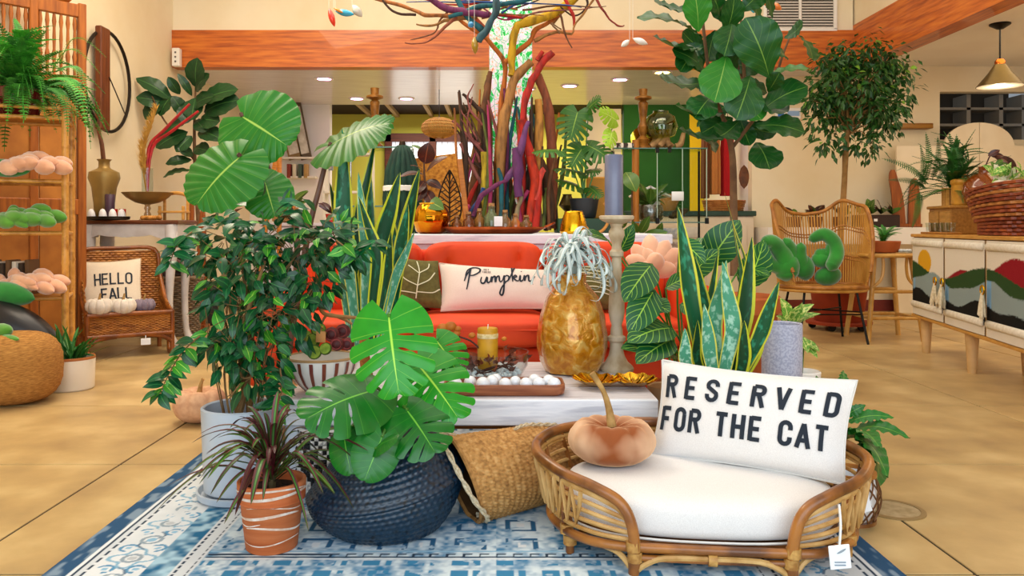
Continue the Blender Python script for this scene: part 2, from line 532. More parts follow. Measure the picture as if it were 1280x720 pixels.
def pillow(name, label, cat, c, th, m, parent=None, group=None, n=18, pinch=.06, pw=.42, seam=None):
    """stuffed cushion from four corners TL TR BR BL; returns thing and a front surface function of metric x,y from the middle"""
    TL, TR, BR, BL = [Vector(p) for p in c]
    N = ((BL-TL).cross(TR-TL)).normalized()        # towards the viewer for TL,TR,BR,BL seen from the front
    def base(u, v):                                # u,v in -1..1, v up
        du = pinch*(1-v*v); dv = pinch*(1-u*u)
        uu = u*(1-du*.9*abs(u)); vv = v*(1-dv*1.5*abs(v))
        a = (uu+1)/2; d = (1-vv)/2
        return (TL*(1-a)+TR*a)*(1-d)+(BL*(1-a)+BR*a)*d
    def puff(u, v):
        return th/2*max((1-u*u)*(1-v*v), 0)**pw
    loc = (BL+BR)/2
    root = thing(name, label, cat, loc, group) if parent is None else parent
    b = MB()
    b.grid(lambda u, v: base(2*u-1, 2*v-1)+N*(puff(2*u-1, 2*v-1)+.002*noise.noise(Vector((u*6, v*6, 0)))), n, n)
    b.grid(lambda u, v: base(2*u-1, 2*v-1)-N*puff(2*u-1, 2*v-1), n, n, flip=True)
    b.build('cover', m, root)
    if seam is not None:
        s = MB()
        ring = [base(-1+2*i/10, 1) for i in range(10)]+[base(1, 1-2*i/10) for i in range(10)]+[base(1-2*i/10, -1) for i in range(10)]+[base(-1, -1+2*i/10) for i in range(10)]
        s.tube(ring, .004, 5, 1, closed=True); s.build('seam', seam, root)
    W = ((TR-TL).length+(BR-BL).length)/2; H = ((TL-BL).length+(TR-BR).length)/2
    def fn(x, y):
        u = max(-.99, min(.99, 2*x/W)); v = max(-.99, min(.99, 2*y/H))
        return base(u, v)+N*(puff(u, v)+.0035)
    return root, fn, W, H

# ================================================================== THE ROOM
M_wall = mat('plaster', '#f0e0c0', '#e8d4ae', scale=1.5, rough=.9, bump=.12, bscale=25)
M_wallw = mat('plaster_white', '#f2ede6', '#ebe4dc', scale=1.5, rough=.9, bump=.08, bscale=25)
M_tile = mat('concrete_tile', '#d6b982', '#a3855a', scale=3.4, rough=.36, bump=.03, bscale=60, rand=.07, detail=10, c3='#bd9e69', contrast=(.25, .75))
M_joint = mat('floor_joint', '#33230f', rough=.8)
M_beam = wood('fir_beam', '#d87a26', '#9a4410', axis=0, scale=2.6, rough=.45, c3='#c4621a', coat=.2)
M_beamy = wood('fir_beam_long', '#d87a26', '#9a4410', axis=1, scale=2.6, rough=.45, c3='#c4621a', coat=.2)
M_soffit = mat('soffit_gloss', '#e8e4ea', '#dcd6de', scale=3, rough=.22, stretch=(1, 8, 1), bump=.02, bscale=8)
M_base = mat('baseboard_red', '#7a2a1c', '#68231a', rough=.6)
YB = 8.9; XL = -3.6

fl = struct('floor', bx((-5.2, -2.2, -.12), (6.6, 14.0, -.004)), M_joint)
xs = [-5.2, -4.3, -2.94, -1.58, -.25, 1.38, 2.69, 4.0, 5.3, 6.6]
ys = [-2.2, -.9, .15, 1.22, 2.30, 3.36, 4.46, 5.6, 6.7, 7.8, 8.9, 10.0, 11.1, 12.4, 14.0]
for i in range(len(xs)-1):
    for j in range(len(ys)-1):
        g = .0048
        b = MB().box(((xs[i]+xs[i+1])/2, (ys[j]+ys[j+1])/2, -.003), (xs[i+1]-xs[i]-2*g, ys[j+1]-ys[j]-2*g, .006), .0015)
        b.build('tile', M_tile, fl, False)

struct('wall_left', bx((XL-.15, -2.2, 0), (XL, 11.7, 4.4)), M_wall)
struct('wall_right', bx((6.4, -2.2, 0), (6.55, 9.5, 4.4)), M_wall)
# wall above the cross beam, carrying the vent
struct('wall_upper', bx((XL, YB+.02, 3.05), (3.98, YB+.2, 4.4)), M_wall)
struct('ceiling', bx((XL-.15, -2.2, 4.4), (3.98, YB+.2, 4.5)), M_wallw)
struct('trim_1', bx((XL, YB-.02, 2.77), (4.1, YB+.16, 3.18)), M_beam)
struct('trim_2', bx((3.98, -2.0, 2.77), (4.19, YB+.16, 3.24)), M_beamy)
struct('wall_bay', bx((4.0, -2.2, 3.22), (4.17, YB+.2, 4.4)), M_wall)
struct('ceiling_bay', bx((4.19, -2.2, 2.9), (6.55, 9.65, 3.0)), M_wallw)
sf = struct('ceiling_soffit', bx((XL, YB+.16, 2.78), (4.15, 11.7, 2.86)), M_soffit)
struct('ceiling_far', bx((XL, 11.7, 2.92), (3.3, 14.0, 3.0)), mat('far_dark', '#2a160e', rough=.8))
# the right back wall with an opening onto shelving
bw = MB()
for a, c in (((3.04, 9.5, 0), (5.27, 9.65, 2.9)), ((5.27, 9.5, 0), (6.4, 9.65, 2.03)), ((5.27, 9.5, 2.60), (6.4, 9.65, 2.9))):
    a = Vector(a); c = Vector(c); bw.box((a+c)/2, c-a)
struct('wall_back_right', bw, M_wall)
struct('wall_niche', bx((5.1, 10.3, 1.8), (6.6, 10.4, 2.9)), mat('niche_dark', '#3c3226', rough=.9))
struct('wall_return', bx((3.04, 9.65, 0), (3.2, 11.9, 2.9)), M_wallw)
ns = thing('shelving_unit', 'grey cubby shelving seen through the opening in the back right wall', 'shelving', (5.9, 10.0, 1.9))
g_ = mat('grey_frame', '#8d8478', rough=.6)
for x in (5.38, 5.82, 6.22, 6.5): MB().box((x, 10.0, 2.25), (.05, .3, .75)).build('upright', g_, ns, False)
for z in (1.95, 2.25, 2.45): MB().box((5.95, 10.0, z), (1.3, .3, .03)).build('shelf', g_, ns, False)
# far rooms
struct('wall_left_far', bx((XL, 11.7, 0), (-2.43, 11.85, 2.92)), M_wallw)
M_yel = mat('yellow_wall', '#d9cf55', '#cfc34a', scale=1, rough=.9)
fw = MB()
WX0, WX1, WZ1 = (483-620)*.0137, (592-620)*.0137+.1, 1+115*.0137
for a, c in (((-3.6, 13.7, 0), (WX0, 13.85, 2.95)), ((WX1, 13.7, 0), (3.3, 13.85, 2.95)), ((WX0, 13.7, WZ1), (WX1, 13.85, 2.95)), ((WX0, 13.7, 0), (WX1, 13.85, .9))):
    a = Vector(a); c = Vector(c); fw.box((a+c)/2, c-a)
struct('wall_far', fw, M_yel)
win = struct('window_1', MB().box(((WX0+WX1)/2, 13.66, WZ1-.06), (WX1-WX0+.1, .1, .14)), wood('brown_frame', '#6b2d14', '#4c1d0c'))
for x in (WX0+.04, (WX0+WX1)/2, WX1-.04): MB().box((x, 13.66, (WZ1+.9)/2), (.12, .1, WZ1-.9), .01).build('mullion', MATS['brown_frame'], win, False)
MB().box(((WX0+WX1)/2, 13.66, .93), (WX1-WX0, .1, .08), .01).build('rail', MATS['brown_frame'], win, False)
for x0, x1 in ((WX0, (WX0+WX1)/2), ((WX0+WX1)/2, WX1)):
    bx((x0+.05, 13.72, .95), (x1-.05, 13.74, WZ1-.1)).build('pane', mat('daylit_pane', '#ffffff', rough=.3, emis='#eef4ff', estr=1.5), win, False)
    b = MB()
    for i in range(8): b.box((x0+.06+(x1-x0-.12)*i/7, 13.71, (WZ1+.85)/2), (.012, .008, WZ1-1.05))
    b.build('blind_slats', mat('blind', '#dfe6ec', rough=.7), win, False, kind='stuff')
# pale rafters under the dark far ceiling
for i, px in enumerate((440, 478, 527, 555, 590)):
    x = (px-620)*.0118
    struct('trim_%d' % (3+i), bx((x-.03, 11.75, 2.86), (x+.03, 13.65, 2.93)), mat('rafter', '#b59a72', rough=.7))
struct('wall_green', bx((1.87, 11.7, 0), (2.83, 11.85, 2.92)), mat('green_wall', '#12541a', '#0d4514', scale=1.5, rough=.8))
struct('door_1', bx((2.83, 11.66, 0), (3.03, 11.8, 2.3)), mat('yellow_door', '#e8c418', rough=.6))
struct('wall_green_top', bx((2.83, 11.7, 2.3), (3.04, 11.85, 2.92)), mat('yellow_door', '#e8c418'))
dr = struct('door_2', bx((1.33, 11.7, 0), (1.83, 11.78, 2.72)), mat('pale_door', '#cbbfb4', rough=.6))
bx((1.60, 11.66, 1.0), (1.72, 11.70, 2.1)).build('door_panel', mat('door_panel', '#8c8178', rough=.5), dr, False)
struct('baseboard_back_right', bx((3.06, 9.46, 0), (6.4, 9.5, .13)), M_base)
struct('baseboard_left', bx((XL, -2.0, 0), (XL+.02, 11.6, .1)), mat('white_skirting', '#e6dccb', rough=.6))
struct('trim_9', bx((3.06, 9.0, .80), (5.2, 9.5, .99)), M_wallw)

# recessed downlights in the soffit
M_down = mat('downlight', '#ffffff', emis='#ff9fe8', estr=6)
M_ring = mat('white_ring', '#efe8ea', rough=.4)
for i, (px, py, c) in enumerate(((405, 98, 'nearest the left end'), (446, 123, 'second from the left, behind the alocasia'), (508, 123, 'third from the left, over the green umbrella'),
        (659, 111, 'behind the mosaic pillar'), (712, 107, 'first to the right of the pillar'), (775, 99, 'over the blue candle'), (828, 90, 'by the fiddle leaf fig'))):
    Y = (1.78/(283-py))*1000
    p = Vector(((px-620)*Y/1000, Y, 2.78))
    t = thing('recessed_downlight', 'round pink-white recessed ceiling light '+c, 'ceiling light', p, 'recessed lights in the soffit')
    MB().lathe([(.085, 0), (.115, 0), (.115, -.012), (.085, -.012)], p, 24, closed=True).build('ring', M_ring, t)
    MB().lathe([(.084, -.004), (.001, -.004)], p, 20).build('lens', M_down if i < 6 else mat('downlight_warm', '#ffffff', emis='#ffd060', estr=8), t)
# warm spot washing the green corner
l = bpy.data.lights.new('green_corner_spot', 'AREA'); l.shape = 'DISK'; l.size = .2; l.energy = 26; l.color = (1, .80, .25)
o = bpy.data.objects.new('green_corner_spot', l); o.location = (2.0, 10.7, 2.7); o.rotation_euler = (math.radians(20), 0, 0); COL.objects.link(o)

# vent in the upper wall
p = P(1000, 15, YB)
v = thing('wall_vent', 'white louvred air vent high on the wall above the beam', 'vent', p)
M_vent = mat('vent_white', '#eee6da', rough=.5)
f = MB()
for dx, dz, sx, sz in ((0, .20, .82, .04), (0, -.20, .82, .04), (-.39, 0, .04, .4), (.39, 0, .04, .4), (0, 0, .03, .38)): f.box(p+Vector((dx, 0, dz)), (sx, .04, sz), .006)
f.build('frame', M_vent, v, False)
bx(p+Vector((-.38, .005, -.19)), p+Vector((.38, .018, .19))).build('duct', mat('vent_dark', '#564c42', rough=.9), v, False)
for i in range(12):
    for sd in (-1, 1):
        MB().box(p+Vector((sd*.192, -.006, -.17+i*.031)), (.345, .028, .008), rot=Matrix.Rotation(.5, 3, 'X')).build('louvre', M_vent, v, False)
# junction box left end of the beam
p = P(221, 72, YB-.08)
j = thing('junction_box', 'white electrical box fixed at the left end of the orange beam', 'electrical box', p)
MB().box(p, (.085, .08, .20), .008).build('casing', M_vent, j, False)
for k in range(3): MB().box(p+Vector((0, -.042, -.05+.05*k)), (.02, .006, .02), .002).build('socket', mat('socket_dark', '#6a625a'), j, False)
for z in (0,):
    p = P(1139, 158, 9.42)
    MB().box(p, (.45, .14, .06), .006).solo('wall_shelf', wood('oak_shelf', '#a8762f', '#8a5c22'), p, 'small plain wooden ledge shelf on the wall right of the ficus tree', 'shelf')
p = P(985, 142, 9.46)
t = thing('wall_notice', 'blue and white notice on the wall behind the fiddle leaf fig', 'sign', p)
MB().box(p, (.30, .03, .13), .004).build('panel', mat('notice_white', '#e9e6e2'), t, False)
MB().box(p+Vector((-.09, -.017, 0)), (.07, .006, .13)).build('blue_stripe', mat('notice_blue', '#2f6fc0'), t, False)
MB().box(p+Vector((.06, -.017, .0)), (.14, .006, .06)).build('blue_print', mat('notice_blue2', '#8fb0dd'), t, False)

# ------------------------------------------------------------------ pendant lamp on the right
c = P(1250, 36, 7.5); c.z = 2.9
t = thing('pendant_lamp', 'brass cone pendant lamp with black ceiling cup hanging on the right', 'lamp', c)
MB().lathe([(.09, 0), (.09, -.012), (.03, -.05), (.008, -.055)], c, 24).build('ceiling_cup', mat('black_metal', '#17130f', rough=.4, metal=.6), t)
zt = 1+(283-78)*.0075; zb = 1+(283-108)*.0075
MB().tube([c, (c.x, c.y, zt)], .008, 6, 1).build('rod', MATS['black_metal'], t)
MB().lathe([(.03, zt+.03), (.045, zt+.01), (.045, zt-.02)], (c.x, c.y, 0), 20).build('collar', mat('copper', '#c8742f', rough=.25, metal=1), t)
MB().lathe([(.05, zt-.02), (.10, zt-.10), (.2, zb), (.196, zb), (.097, zt-.10), (.046, zt-.022)], (c.x, c.y, 0), 40, closed=True).build('lamp_shade', mat('old_brass', '#6f5c30', '#54441f', scale=3, rough=.35, metal=.7), t)
MB().lathe([(.040, zt-.03), (.094, zt-.105), (.193, zb-.001)], (c.x, c.y, 0), 40).build('white_lining', mat('lamp_white', '#f4efe4', rough=.6), t)
MB().blob((c.x, c.y, zb+.0), (c.x, c.y, zb+.1), .035).build('bulb', mat('bulb', '#ffffff', emis='#ffd9a0', estr=12), t)
l = bpy.data.lights.new('pendant_bulb', 'POINT'); l.energy = 14; l.color = (1, .78, .5); l.shadow_soft_size = .04
o = bpy.data.objects.new('pendant_bulb', l); o.location = (c.x, c.y, zb-.02); COL.objects.link(o)

# ------------------------------------------------------------------ wall decor on the left wall: iron ring with a timber bar
c = Vector((XL+.06, 7.3, 1+(283-102)*.0073))
t = thing('wall_ring', 'black iron ring with upright timber board on the left wall', 'wall decor', c)
ring = [c+Vector((0, .43*math.cos(a), .455*math.sin(a))) for a in [2*PI*i/40 for i in range(40)]]
MB().tube(ring, .016, 7, 1, closed=True).build('iron_ring', mat('black_iron', '#241a12', rough=.5, metal=.5), t)
MB().box(c+Vector((.02, -.14, .0)), (.06, .17, .92), .01).build('timber_board', wood('dark_board', '#7d3e14', '#552508', axis=2), t, False)
MB().tube([c+Vector((.06, -.1, .02)), c+Vector((.05, .22, -.26))], .006, 6, 1).build('iron_hand', MATS['black_iron'], t)

# ------------------------------------------------------------------ rug: printed pile, colours laid out on a fine grid
def vnoise(x, y, sc, seed):
    rs = np.random.RandomState(seed); g = rs.rand(64, 64)
    fx = (x*sc) % 63; fy = (y*sc) % 63
    ix = fx.astype(int); iy = fy.astype(int); tx = fx-ix; ty = fy-iy
    tx = tx*tx*(3-2*tx); ty = ty*ty*(3-2*ty)
    return (g[ix, iy]*(1-tx)+g[ix+1, iy]*tx)*(1-ty)+(g[ix, iy+1]*(1-tx)+g[ix+1, iy+1]*tx)*ty
def lin(h): return np.array(hexc(h)[:3])
def rug():
    x0, x1, y0, y1 = -1.29, 1.165, 1.62, 4.4
    st = .0042
    nx = int((x1-x0)/st); ny = int((y1-y0)/st)
    gx, gy = np.meshgrid(np.linspace(x0, x1, nx), np.linspace(y0, y1, ny), indexing='ij')
    dl, dr, df, db = gx-x0, x1-gx, gy-y0, y1-gy
    e = np.minimum(np.minimum(dl, dr), np.minimum(df, db))
    side = (np.minimum(dl, dr) < np.minimum(df, db))
    s = np.where(side, gy, gx)
    n1 = vnoise(gx, gy, 3, 1)*.5+vnoise(gx, gy, 9, 2)*.3+vnoise(gx, gy, 30, 3)*.2
    n2 = vnoise(gx, gy, 45, 4)*.6+vnoise(gx, gy, 14, 5)*.4
    n3 = vnoise(gx+3, gy*.3, 60, 6)
    white = lin('#dfe3e6'); cream = lin('#cdd3d8'); dark = lin('#22384f'); navy = lin('#2d5275'); blue = lin('#2f7aa8'); lblue = lin('#8db9d4'); grey = lin('#8fa0ad')
    col = np.empty(gx.shape+(3,))
    mixn = lambda a, b, f: a[None, None, :]*(1-f[..., None])+b[None, None, :]*f[..., None]
    sm = lambda v, a, b: np.clip((v-a)/(b-a), 0, 1)
    col[:] = mixn(white, cream, sm(n1, .35, .7))
    def put(mask, c): col[mask] = c[mask] if c.ndim == 3 else c
    # motifs in the wide pale border
    P_ = .28; kk = .72
    a = ((s % P_)-P_/2)/kk; q = (e-.207)/kk; r = np.hypot(a, q); th = np.arctan2(q, a)
    fade = n2 > .36
    put((r < .085+.02*np.cos(4*th)) & (r > .068+.02*np.cos(4*th)) & fade, lblue*.9)
    put((r < .045) & (r > .028) & fade, grey); put((r < .02), cream*.8)
    for k in (-1, 1):
        for m_ in (-1, 1):
            rr = np.hypot(a-k*.105, q-m_*.062); tt = np.arctan2(q-m_*.062, a-k*.105)
            put((rr < .04) & (rr > .026) & (np.cos(tt*1-k*m_) > -.6) & fade, blue*.7+lblue*.3)
            put((rr < .014) & fade, lblue)
    put((np.abs(q-.0-.035*np.sin(a/P_*kk*4*PI)) < .006) & (r > .09) & fade, navy*.6+grey*.4)
    a2 = (((s+P_/2) % P_)-P_/2)/kk; r2 = np.hypot(a2, q)
    put((r2 < .05) & (r2 > .034) & fade, grey); put((r2 < .022) & fade, lblue)
    # outer bands
    fl_ = mixn(navy, lin('#7e93a6'), sm(n3, .55, .8))
    put(e < .075, fl_)
    put((e >= .075) & (e < .085), white); put((e >= .085) & (e < .096), dark)
    put((e >= .096) & (e < .112), cream); put((e >= .112) & (e < .12) & ((s % .05) < .036), dark)
    # inner bands
    band = mixn(lin('#24668f'), lin('#a9cbdc'), sm(n2, .35, .75))
    put((e >= .28) & (e < .36), band)
    put((e >= .36) & (e < .42), mixn(white, cream, n1))
    put((e >= .37) & (e < .375) & ((s % .03) < .02), dark); put((e >= .405) & (e < .41) & ((s % .03) < .02), dark)
    # field
    fld = mixn(lin('#2f78a6'), lin('#d5e3ea'), sm(.45*n1+.4*n2+.15*vnoise(gx, gy, 90, 8)+.10*sm(gx, -.6, .3), .32, .62))
    put(e >= .42, fld)
    m = (s % .05)
    fi = (e > .425); d2 = np.where(fi, gy-2.385, 9)
    put((d2 >= 0) & (d2 < .006), dark); put((d2 >= 0) & (d2 < .028) & (m < .006), dark); put((d2 >= .022) & (d2 < .028) & (m < .03), dark)
    put((d2 >= -.012) & (d2 < -.004), white); put((d2 >= .04) & (d2 < .05), lblue)
    blk = (d2 < -.02) & (((gx % .13) < .05) | ((gx % .065) < .018)) & (np.sin(gy*70) > -.4) & (n2 > .33); put(blk, lin('#3d83ad'))
    # blocky key pattern further in
    u = (gx % .16); v = (gy % .16)
    key = ((np.abs(u-.08) < .05) & (np.abs(v-.08) < .05)) & ~((np.abs(u-.08) < .035) & (np.abs(v-.08) < .035))
    put((e > .45) & (d2 > .06) & key & (n2 > .42), lin('#2b5f86'))
    put((e > .45) & (d2 > .06) & (np.abs(u-.08) < .012) & (np.abs(v-.08) < .02) & (n2 > .45), white)
    z = np.full(gx.shape, .012)+.0012*n2
    edge = np.zeros(gx.shape, bool); edge[0] = edge[-1] = True; edge[:, 0] = edge[:, -1] = True
    z[edge] = .0005
    co = np.stack([gx, gy, z], -1).reshape(-1, 3).astype(np.float32)
    i = np.arange(nx*ny).reshape(nx, ny)
    qd = np.stack([i[:-1, :-1], i[1:, :-1], i[1:, 1:], i[:-1, 1:]], -1).reshape(-1, 4).astype(np.int32)
    me = bpy.data.meshes.new('rug')
    me.vertices.add(len(co)); me.vertices.foreach_set('co', co.ravel())
    me.loops.add(qd.size); me.loops.foreach_set('vertex_index', qd.ravel())
    me.polygons.add(len(qd)); me.polygons.foreach_set('loop_start', np.arange(0, qd.size, 4, dtype=np.int32))
    me.update(calc_edges=True)
    ca = me.color_attributes.new('Col', 'FLOAT_COLOR', 'POINT')
    cc = np.ones((nx*ny, 4), np.float32); cc[:, :3] = col.reshape(-1, 3)
    ca.data.foreach_set('color', cc.ravel())
    me.materials.append(vcol_mat('rug_print', .95, .3, 400))
    o = bpy.data.objects.new('rug', me); COL.objects.link(o)
    tagset(o, 'distressed blue and white patterned area rug on the floor in front', 'rug')
rug()
p = Vector((1.40, 2.82, 0))
t = thing('floor_cover', 'round flush metal cover plate set in the floor right of the rug', 'floor cover', p)
MB().lathe([(.105, 0), (.105, .004), (.088, .005), (.088, 0)], p, 36, closed=True).build('rim', mat('cover_rim', '#8f7448', rough=.4), t)
MB().lathe([(.088, .0), (.088, .003), (.001, .003)], p, 36).build('plate', mat('cover_plate', '#b8a27c', '#9c865e', scale=30, rough=.45), t)

# ================================================================== FOREGROUND
M_rat = mat('rattan_honey', '#a86a28', '#5e3410', scale=9, rough=.38, bump=.1, c3='#8c5420', coat=.25)
M_rat2 = mat('rattan_pale', '#d0a768', '#a87838', scale=14, rough=.5)
M_bind = mat('rattan_bind', '#c99a52', '#96652a', scale=40, rough=.5)
M_linen = mat('linen_white', '#e6e3e0', '#d9d5d2', scale=420, rough=.95, bump=.1, bscale=500, sheen=.2, detail=2)
M_navy = mat('print_navy', '#1b2430', rough=.85)
M_leather = mat('tag_white', '#eef0f2', rough=.5)
M_string = mat('string_white', '#e8e6e0', rough=.8)

# ------------------------------------------------------------------ rattan pet bed
bc = Vector((.64, 2.55, .013))
bed = thing('rattan_pet_bed', 'honey rattan oval pet bed on the rug, low front opening between two arches', 'pet bed', bc)
yaw = Matrix.Rotation(math.radians(-6), 3, 'Z')
def BP(x, y, z): return bc+yaw @ Vector((x, y, 0))+Vector((0, 0, z))
half = [(-.215, -.30, .02), (-.222, -.312, .13), (-.255, -.305, .20), (-.33, -.275, .235), (-.43, -.20, .255), (-.505, -.06, .27), (-.50, .09, .275), (-.42, .22, .28), (-.24, .30, .285), (0, .32, .285)]
rim = [BP(*p) for p in half]+[BP(-x, y, z) for x, y, z in reversed(half[:-1])]
MB().tube(rim, .0165, 10, 6).build('rim', M_rat, bed)
MB().tube([p+Vector((0, 0, -.022)) + (p-bc).normalized()*-.006 for p in rim[1:-1]], .009, 8, 6).build('rim_under', M_rat2, bed)
lower = [(-.215, -.295, .072), (-.33, -.262, .072), (-.42, -.17, .072), (-.465, -.03, .072), (-.45, .1, .072), (-.36, .22, .072), (-.2, .285, .072), (0, .30, .072)]
low = [BP(*p) for p in lower]+[BP(-x, y, z) for x, y, z in reversed(lower[:-1])]
MB().tube(low, .014, 9, 5, closed=True).build('base_ring', M_rat, bed)
# side rails between the base ring and the rim, following the arches
for k in range(1, 6):
    f = k/6
    pts = []
    for h, l in zip(half[2:], [(-.23, -.29, .072)]+lower[1:]):
        pts.append(Vector(l)*(1-f)+Vector(h)*f)
    pts = [Vector((-.222, -.305, .075+.12*f))]+pts
    full = [BP(*p) for p in pts]+[BP(-p.x, p.y, p.z) for p in reversed(pts[:-1])]
    MB().tube(full, .0065, 6, 4).build('side_rail', M_rat2, bed)
# zigzag lacing and uprights on both shoulders and round the back
def along(path, t):
    x = t*(len(path)-1); i = min(int(x), len(path)-2); return path[i].lerp(path[i+1], x-i)
rs_ = smooth_path(rim[3:-3], 5); ls_ = smooth_path(low[1:-1], 5)
for sgn in range(2):
    z = []
    for i in range(17):
        t = .03+.17*i/16; t = t if sgn == 0 else 1-t
        f = .2 if i % 2 else .82
        z.append(along(ls_, t).lerp(along(rs_, t), f)+(along(rs_, t)-bc).normalized()*.012)
    MB().tube(z, .007, 5, 2).build('lacing', M_rat2, bed)
for i in range(15):
    t = .08+.84*i/14
    MB().tube([along(ls_, t), along(rs_, t)], .008, 6, 1).build('upright', M_rat, bed)
# front rails, feet and little arches
MB().lathe([(.001, .058), (.98, .058), (1, .066), (.98, .074), (.001, .074)], bc, 48, rot=yaw @ Matrix.Diagonal((.43, .28, 1))).build('woven_base', M_rat, bed)
for z, y, r in ((.076, -.302, .013), (.046, -.300, .010)):
    MB().tube([BP(-.22, y, z), BP(0, y-.004, z), BP(.22, y, z)], r, 8, 2).build('front_rail', M_rat, bed)
for s in (-1, 1):
    MB().tube([BP(s*.218, -.302, 0), BP(s*.218, -.305, .08)], .016, 9, 1).build('leg', M_rat, bed)
    MB().tube([BP(s*.40, -.17, 0), BP(s*.405, -.172, .09), BP(s*.415, -.18, .2)], .013, 8, 2).build('leg', M_rat, bed)
    MB().tube([BP(s*.30, .25, 0), BP(s*.305, .245, .16)], .014, 8, 2).build('leg', M_rat, bed)
    MB().tube([BP(s*.21, -.30, .008), BP(s*.185, -.305, .03), BP(s*.13, -.306, .05), BP(0, -.306, .052)], .009, 7, 4).build('foot_arch', M_rat2, bed)
    MB().tube([BP(s*.222, -.297, .008), BP(s*.26, -.28, .05), BP(s*.33, -.24, .062), BP(s*.40, -.175, .05)], .009, 7, 4).build('foot_arch', M_rat2, bed)
    MB().tube([BP(s*.40, -.17, .04), BP(s*.30, -.05, .04), BP(s*.1, .0, .04)], .011, 7, 2).build('stretcher', M_rat, bed)
    for q in ((s*.22, -.305, .080), (s*.215, -.303, .050), (s*.41, -.175, .075), (s*.40, -.17, .04)):
        MB().tube([BP(q[0], q[1], q[2]-.014), BP(q[0], q[1], q[2]+.014)], .021, 9, 1).build('binding', M_bind, bed)
MB().tube([BP(-.012, -.304, .05), BP(.012, -.304, .05)], .019, 9, 1).build('binding', M_bind, bed)
# price tag hanging on the right arch
b = MB(); b.tube([BP(.345, -.295, .215), BP(.34, -.325, .17), BP(.335, -.33, .115)], .0035, 5, 3); b.build('tag_string', M_string, bed)
tg = MB().box(BP(.335, -.334, .085), (.058, .005, .066), .002, rot=Matrix.Rotation(-.1, 3, 'Y')).build('price_tag', M_leather, bed, False)
b = MB()
b.blob(BP(.325, -.338, .095), BP(.35, -.338, .11), .008, 8, 6, flat=.15); b.box(BP(.335, -.338, .072), (.03, .002, .003)); b.box(BP(.335, -.338, .064), (.03, .002, .003))
b.build('tag_print', mat('tag_grey', '#8b98a3'), tg)

# cushion
cc = BP(0, 0, .2)
b = MB()
def cush(u, v):
    a = u*2*PI; t = v
    n_ = 2.6
    c, s = math.cos(a), math.sin(a)
    ex = .415*abs(c)**(2/n_)*(1 if c > 0 else -1); ey = .272*abs(s)**(2/n_)*(1 if s > 0 else -1)
    if v < .5: r = math.sin(v*PI)**.35 if v > 0 else 0
    else: r = math.sin(v*PI)**.35 if v < 1 else 0
    z = .140 + .068*(math.cos(v*PI))*(1 if abs(math.cos(v*PI)) > 1 else abs(math.cos(v*PI))**-.45 if abs(math.cos(v*PI)) > .02 else 0)
    return BP(ex*r, ey*r-.005, z+(.012*noise.noise(Vector((ex*r*4, ey*r*4, 1))) if v < .5 else 0))
b.grid(cush, 72, 24, flip=True)
cs = b.solo('bed_cushion', M_linen, cc, 'plump white linen oval cushion filling the rattan pet bed', 'cushion')
seam = [BP(.417*math.copysign(abs(math.cos(a))**(2/2.6), math.cos(a)), .274*math.copysign(abs(math.sin(a))**(2/2.6), math.sin(a))-.005, .088) for a in [2*PI*i/48 for i in range(48)]]
MB().tube(seam, .004, 5, 1, closed=True).build('piping', mat('piping_white', '#d5d2cc', rough=.9), cs)

# lettered pillow
pr, fn, PW, PH = pillow('lettered_pillow', 'white lumbar pillow printed RESERVED FOR THE CAT leaning on the pet bed', 'pillow',
    [P(828, 450, 2.84), P(1072, 476, 2.53), P(1056, 606, 2.44), P(813, 569, 2.76)], .16, M_linen, seam=mat('piping_white', '#d5d2cc'), pinch=.055, pw=.42)
b = MB()
h = .078
text(b, 'RESERVED', -.279, .035, h, fn, th=.185, gap=.555, wide=.98)
text(b, 'FOR THE CAT', -.285, -.075, h, fn, th=.185, gap=.32, wide=.92)
b.build('lettering', M_navy, pr, kind='stuff')

# velvet pumpkin on the bed
def pumpkin(name, label, c, r, hgt, m, stem_m, stem=None, ribs=12, dep=.10, group=None, cat='pumpkin', n=72, sub=None):
    t = thing(name, label, cat, c, group)
    prof = []
    for j in range(17):
        a = PI*j/16
        rr = r*abs(math.sin(a))**.75; z = hgt*(.5-.5*math.cos(a))
        if j > 12: z -= hgt*.30*((j-12)/4)**1.5
        prof.append((max(rr, .0005), z))
    def rf(rr, z, a, j):
        k = abs(math.sin(ribs*a/2))**.6
        return (rr*(1-dep+dep*k)*(1-.035*abs(math.sin(ribs*1.6*a))*max(0, j-8)/8), z-(1-k)*hgt*.05*(j > 8))
    MB().lathe(prof, c, n, rf).build('body', m, t)
    if stem:
        MB().tube(stem, [.016*r/.14, .011*r/.14, .008*r/.14, .010*r/.14], 8, 4).build('stem', stem_m, t)
    return t
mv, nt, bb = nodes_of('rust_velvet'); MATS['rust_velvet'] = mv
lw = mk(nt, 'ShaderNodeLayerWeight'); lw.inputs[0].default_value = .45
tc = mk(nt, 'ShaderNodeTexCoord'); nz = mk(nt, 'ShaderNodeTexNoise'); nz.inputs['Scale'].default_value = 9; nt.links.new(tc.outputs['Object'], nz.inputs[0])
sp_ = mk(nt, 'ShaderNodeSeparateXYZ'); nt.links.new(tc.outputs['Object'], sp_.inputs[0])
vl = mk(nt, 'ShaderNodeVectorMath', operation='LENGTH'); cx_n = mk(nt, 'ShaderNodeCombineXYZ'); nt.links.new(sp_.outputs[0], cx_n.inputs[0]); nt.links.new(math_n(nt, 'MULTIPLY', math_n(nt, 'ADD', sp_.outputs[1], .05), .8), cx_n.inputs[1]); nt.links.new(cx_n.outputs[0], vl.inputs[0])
rf_ = math_n(nt, 'MULTIPLY', math_n(nt, 'SUBTRACT', math_n(nt, 'ADD', vl.outputs['Value'], math_n(nt, 'MULTIPLY', nz.outputs['Fac'], .10)), .118), 16, True)
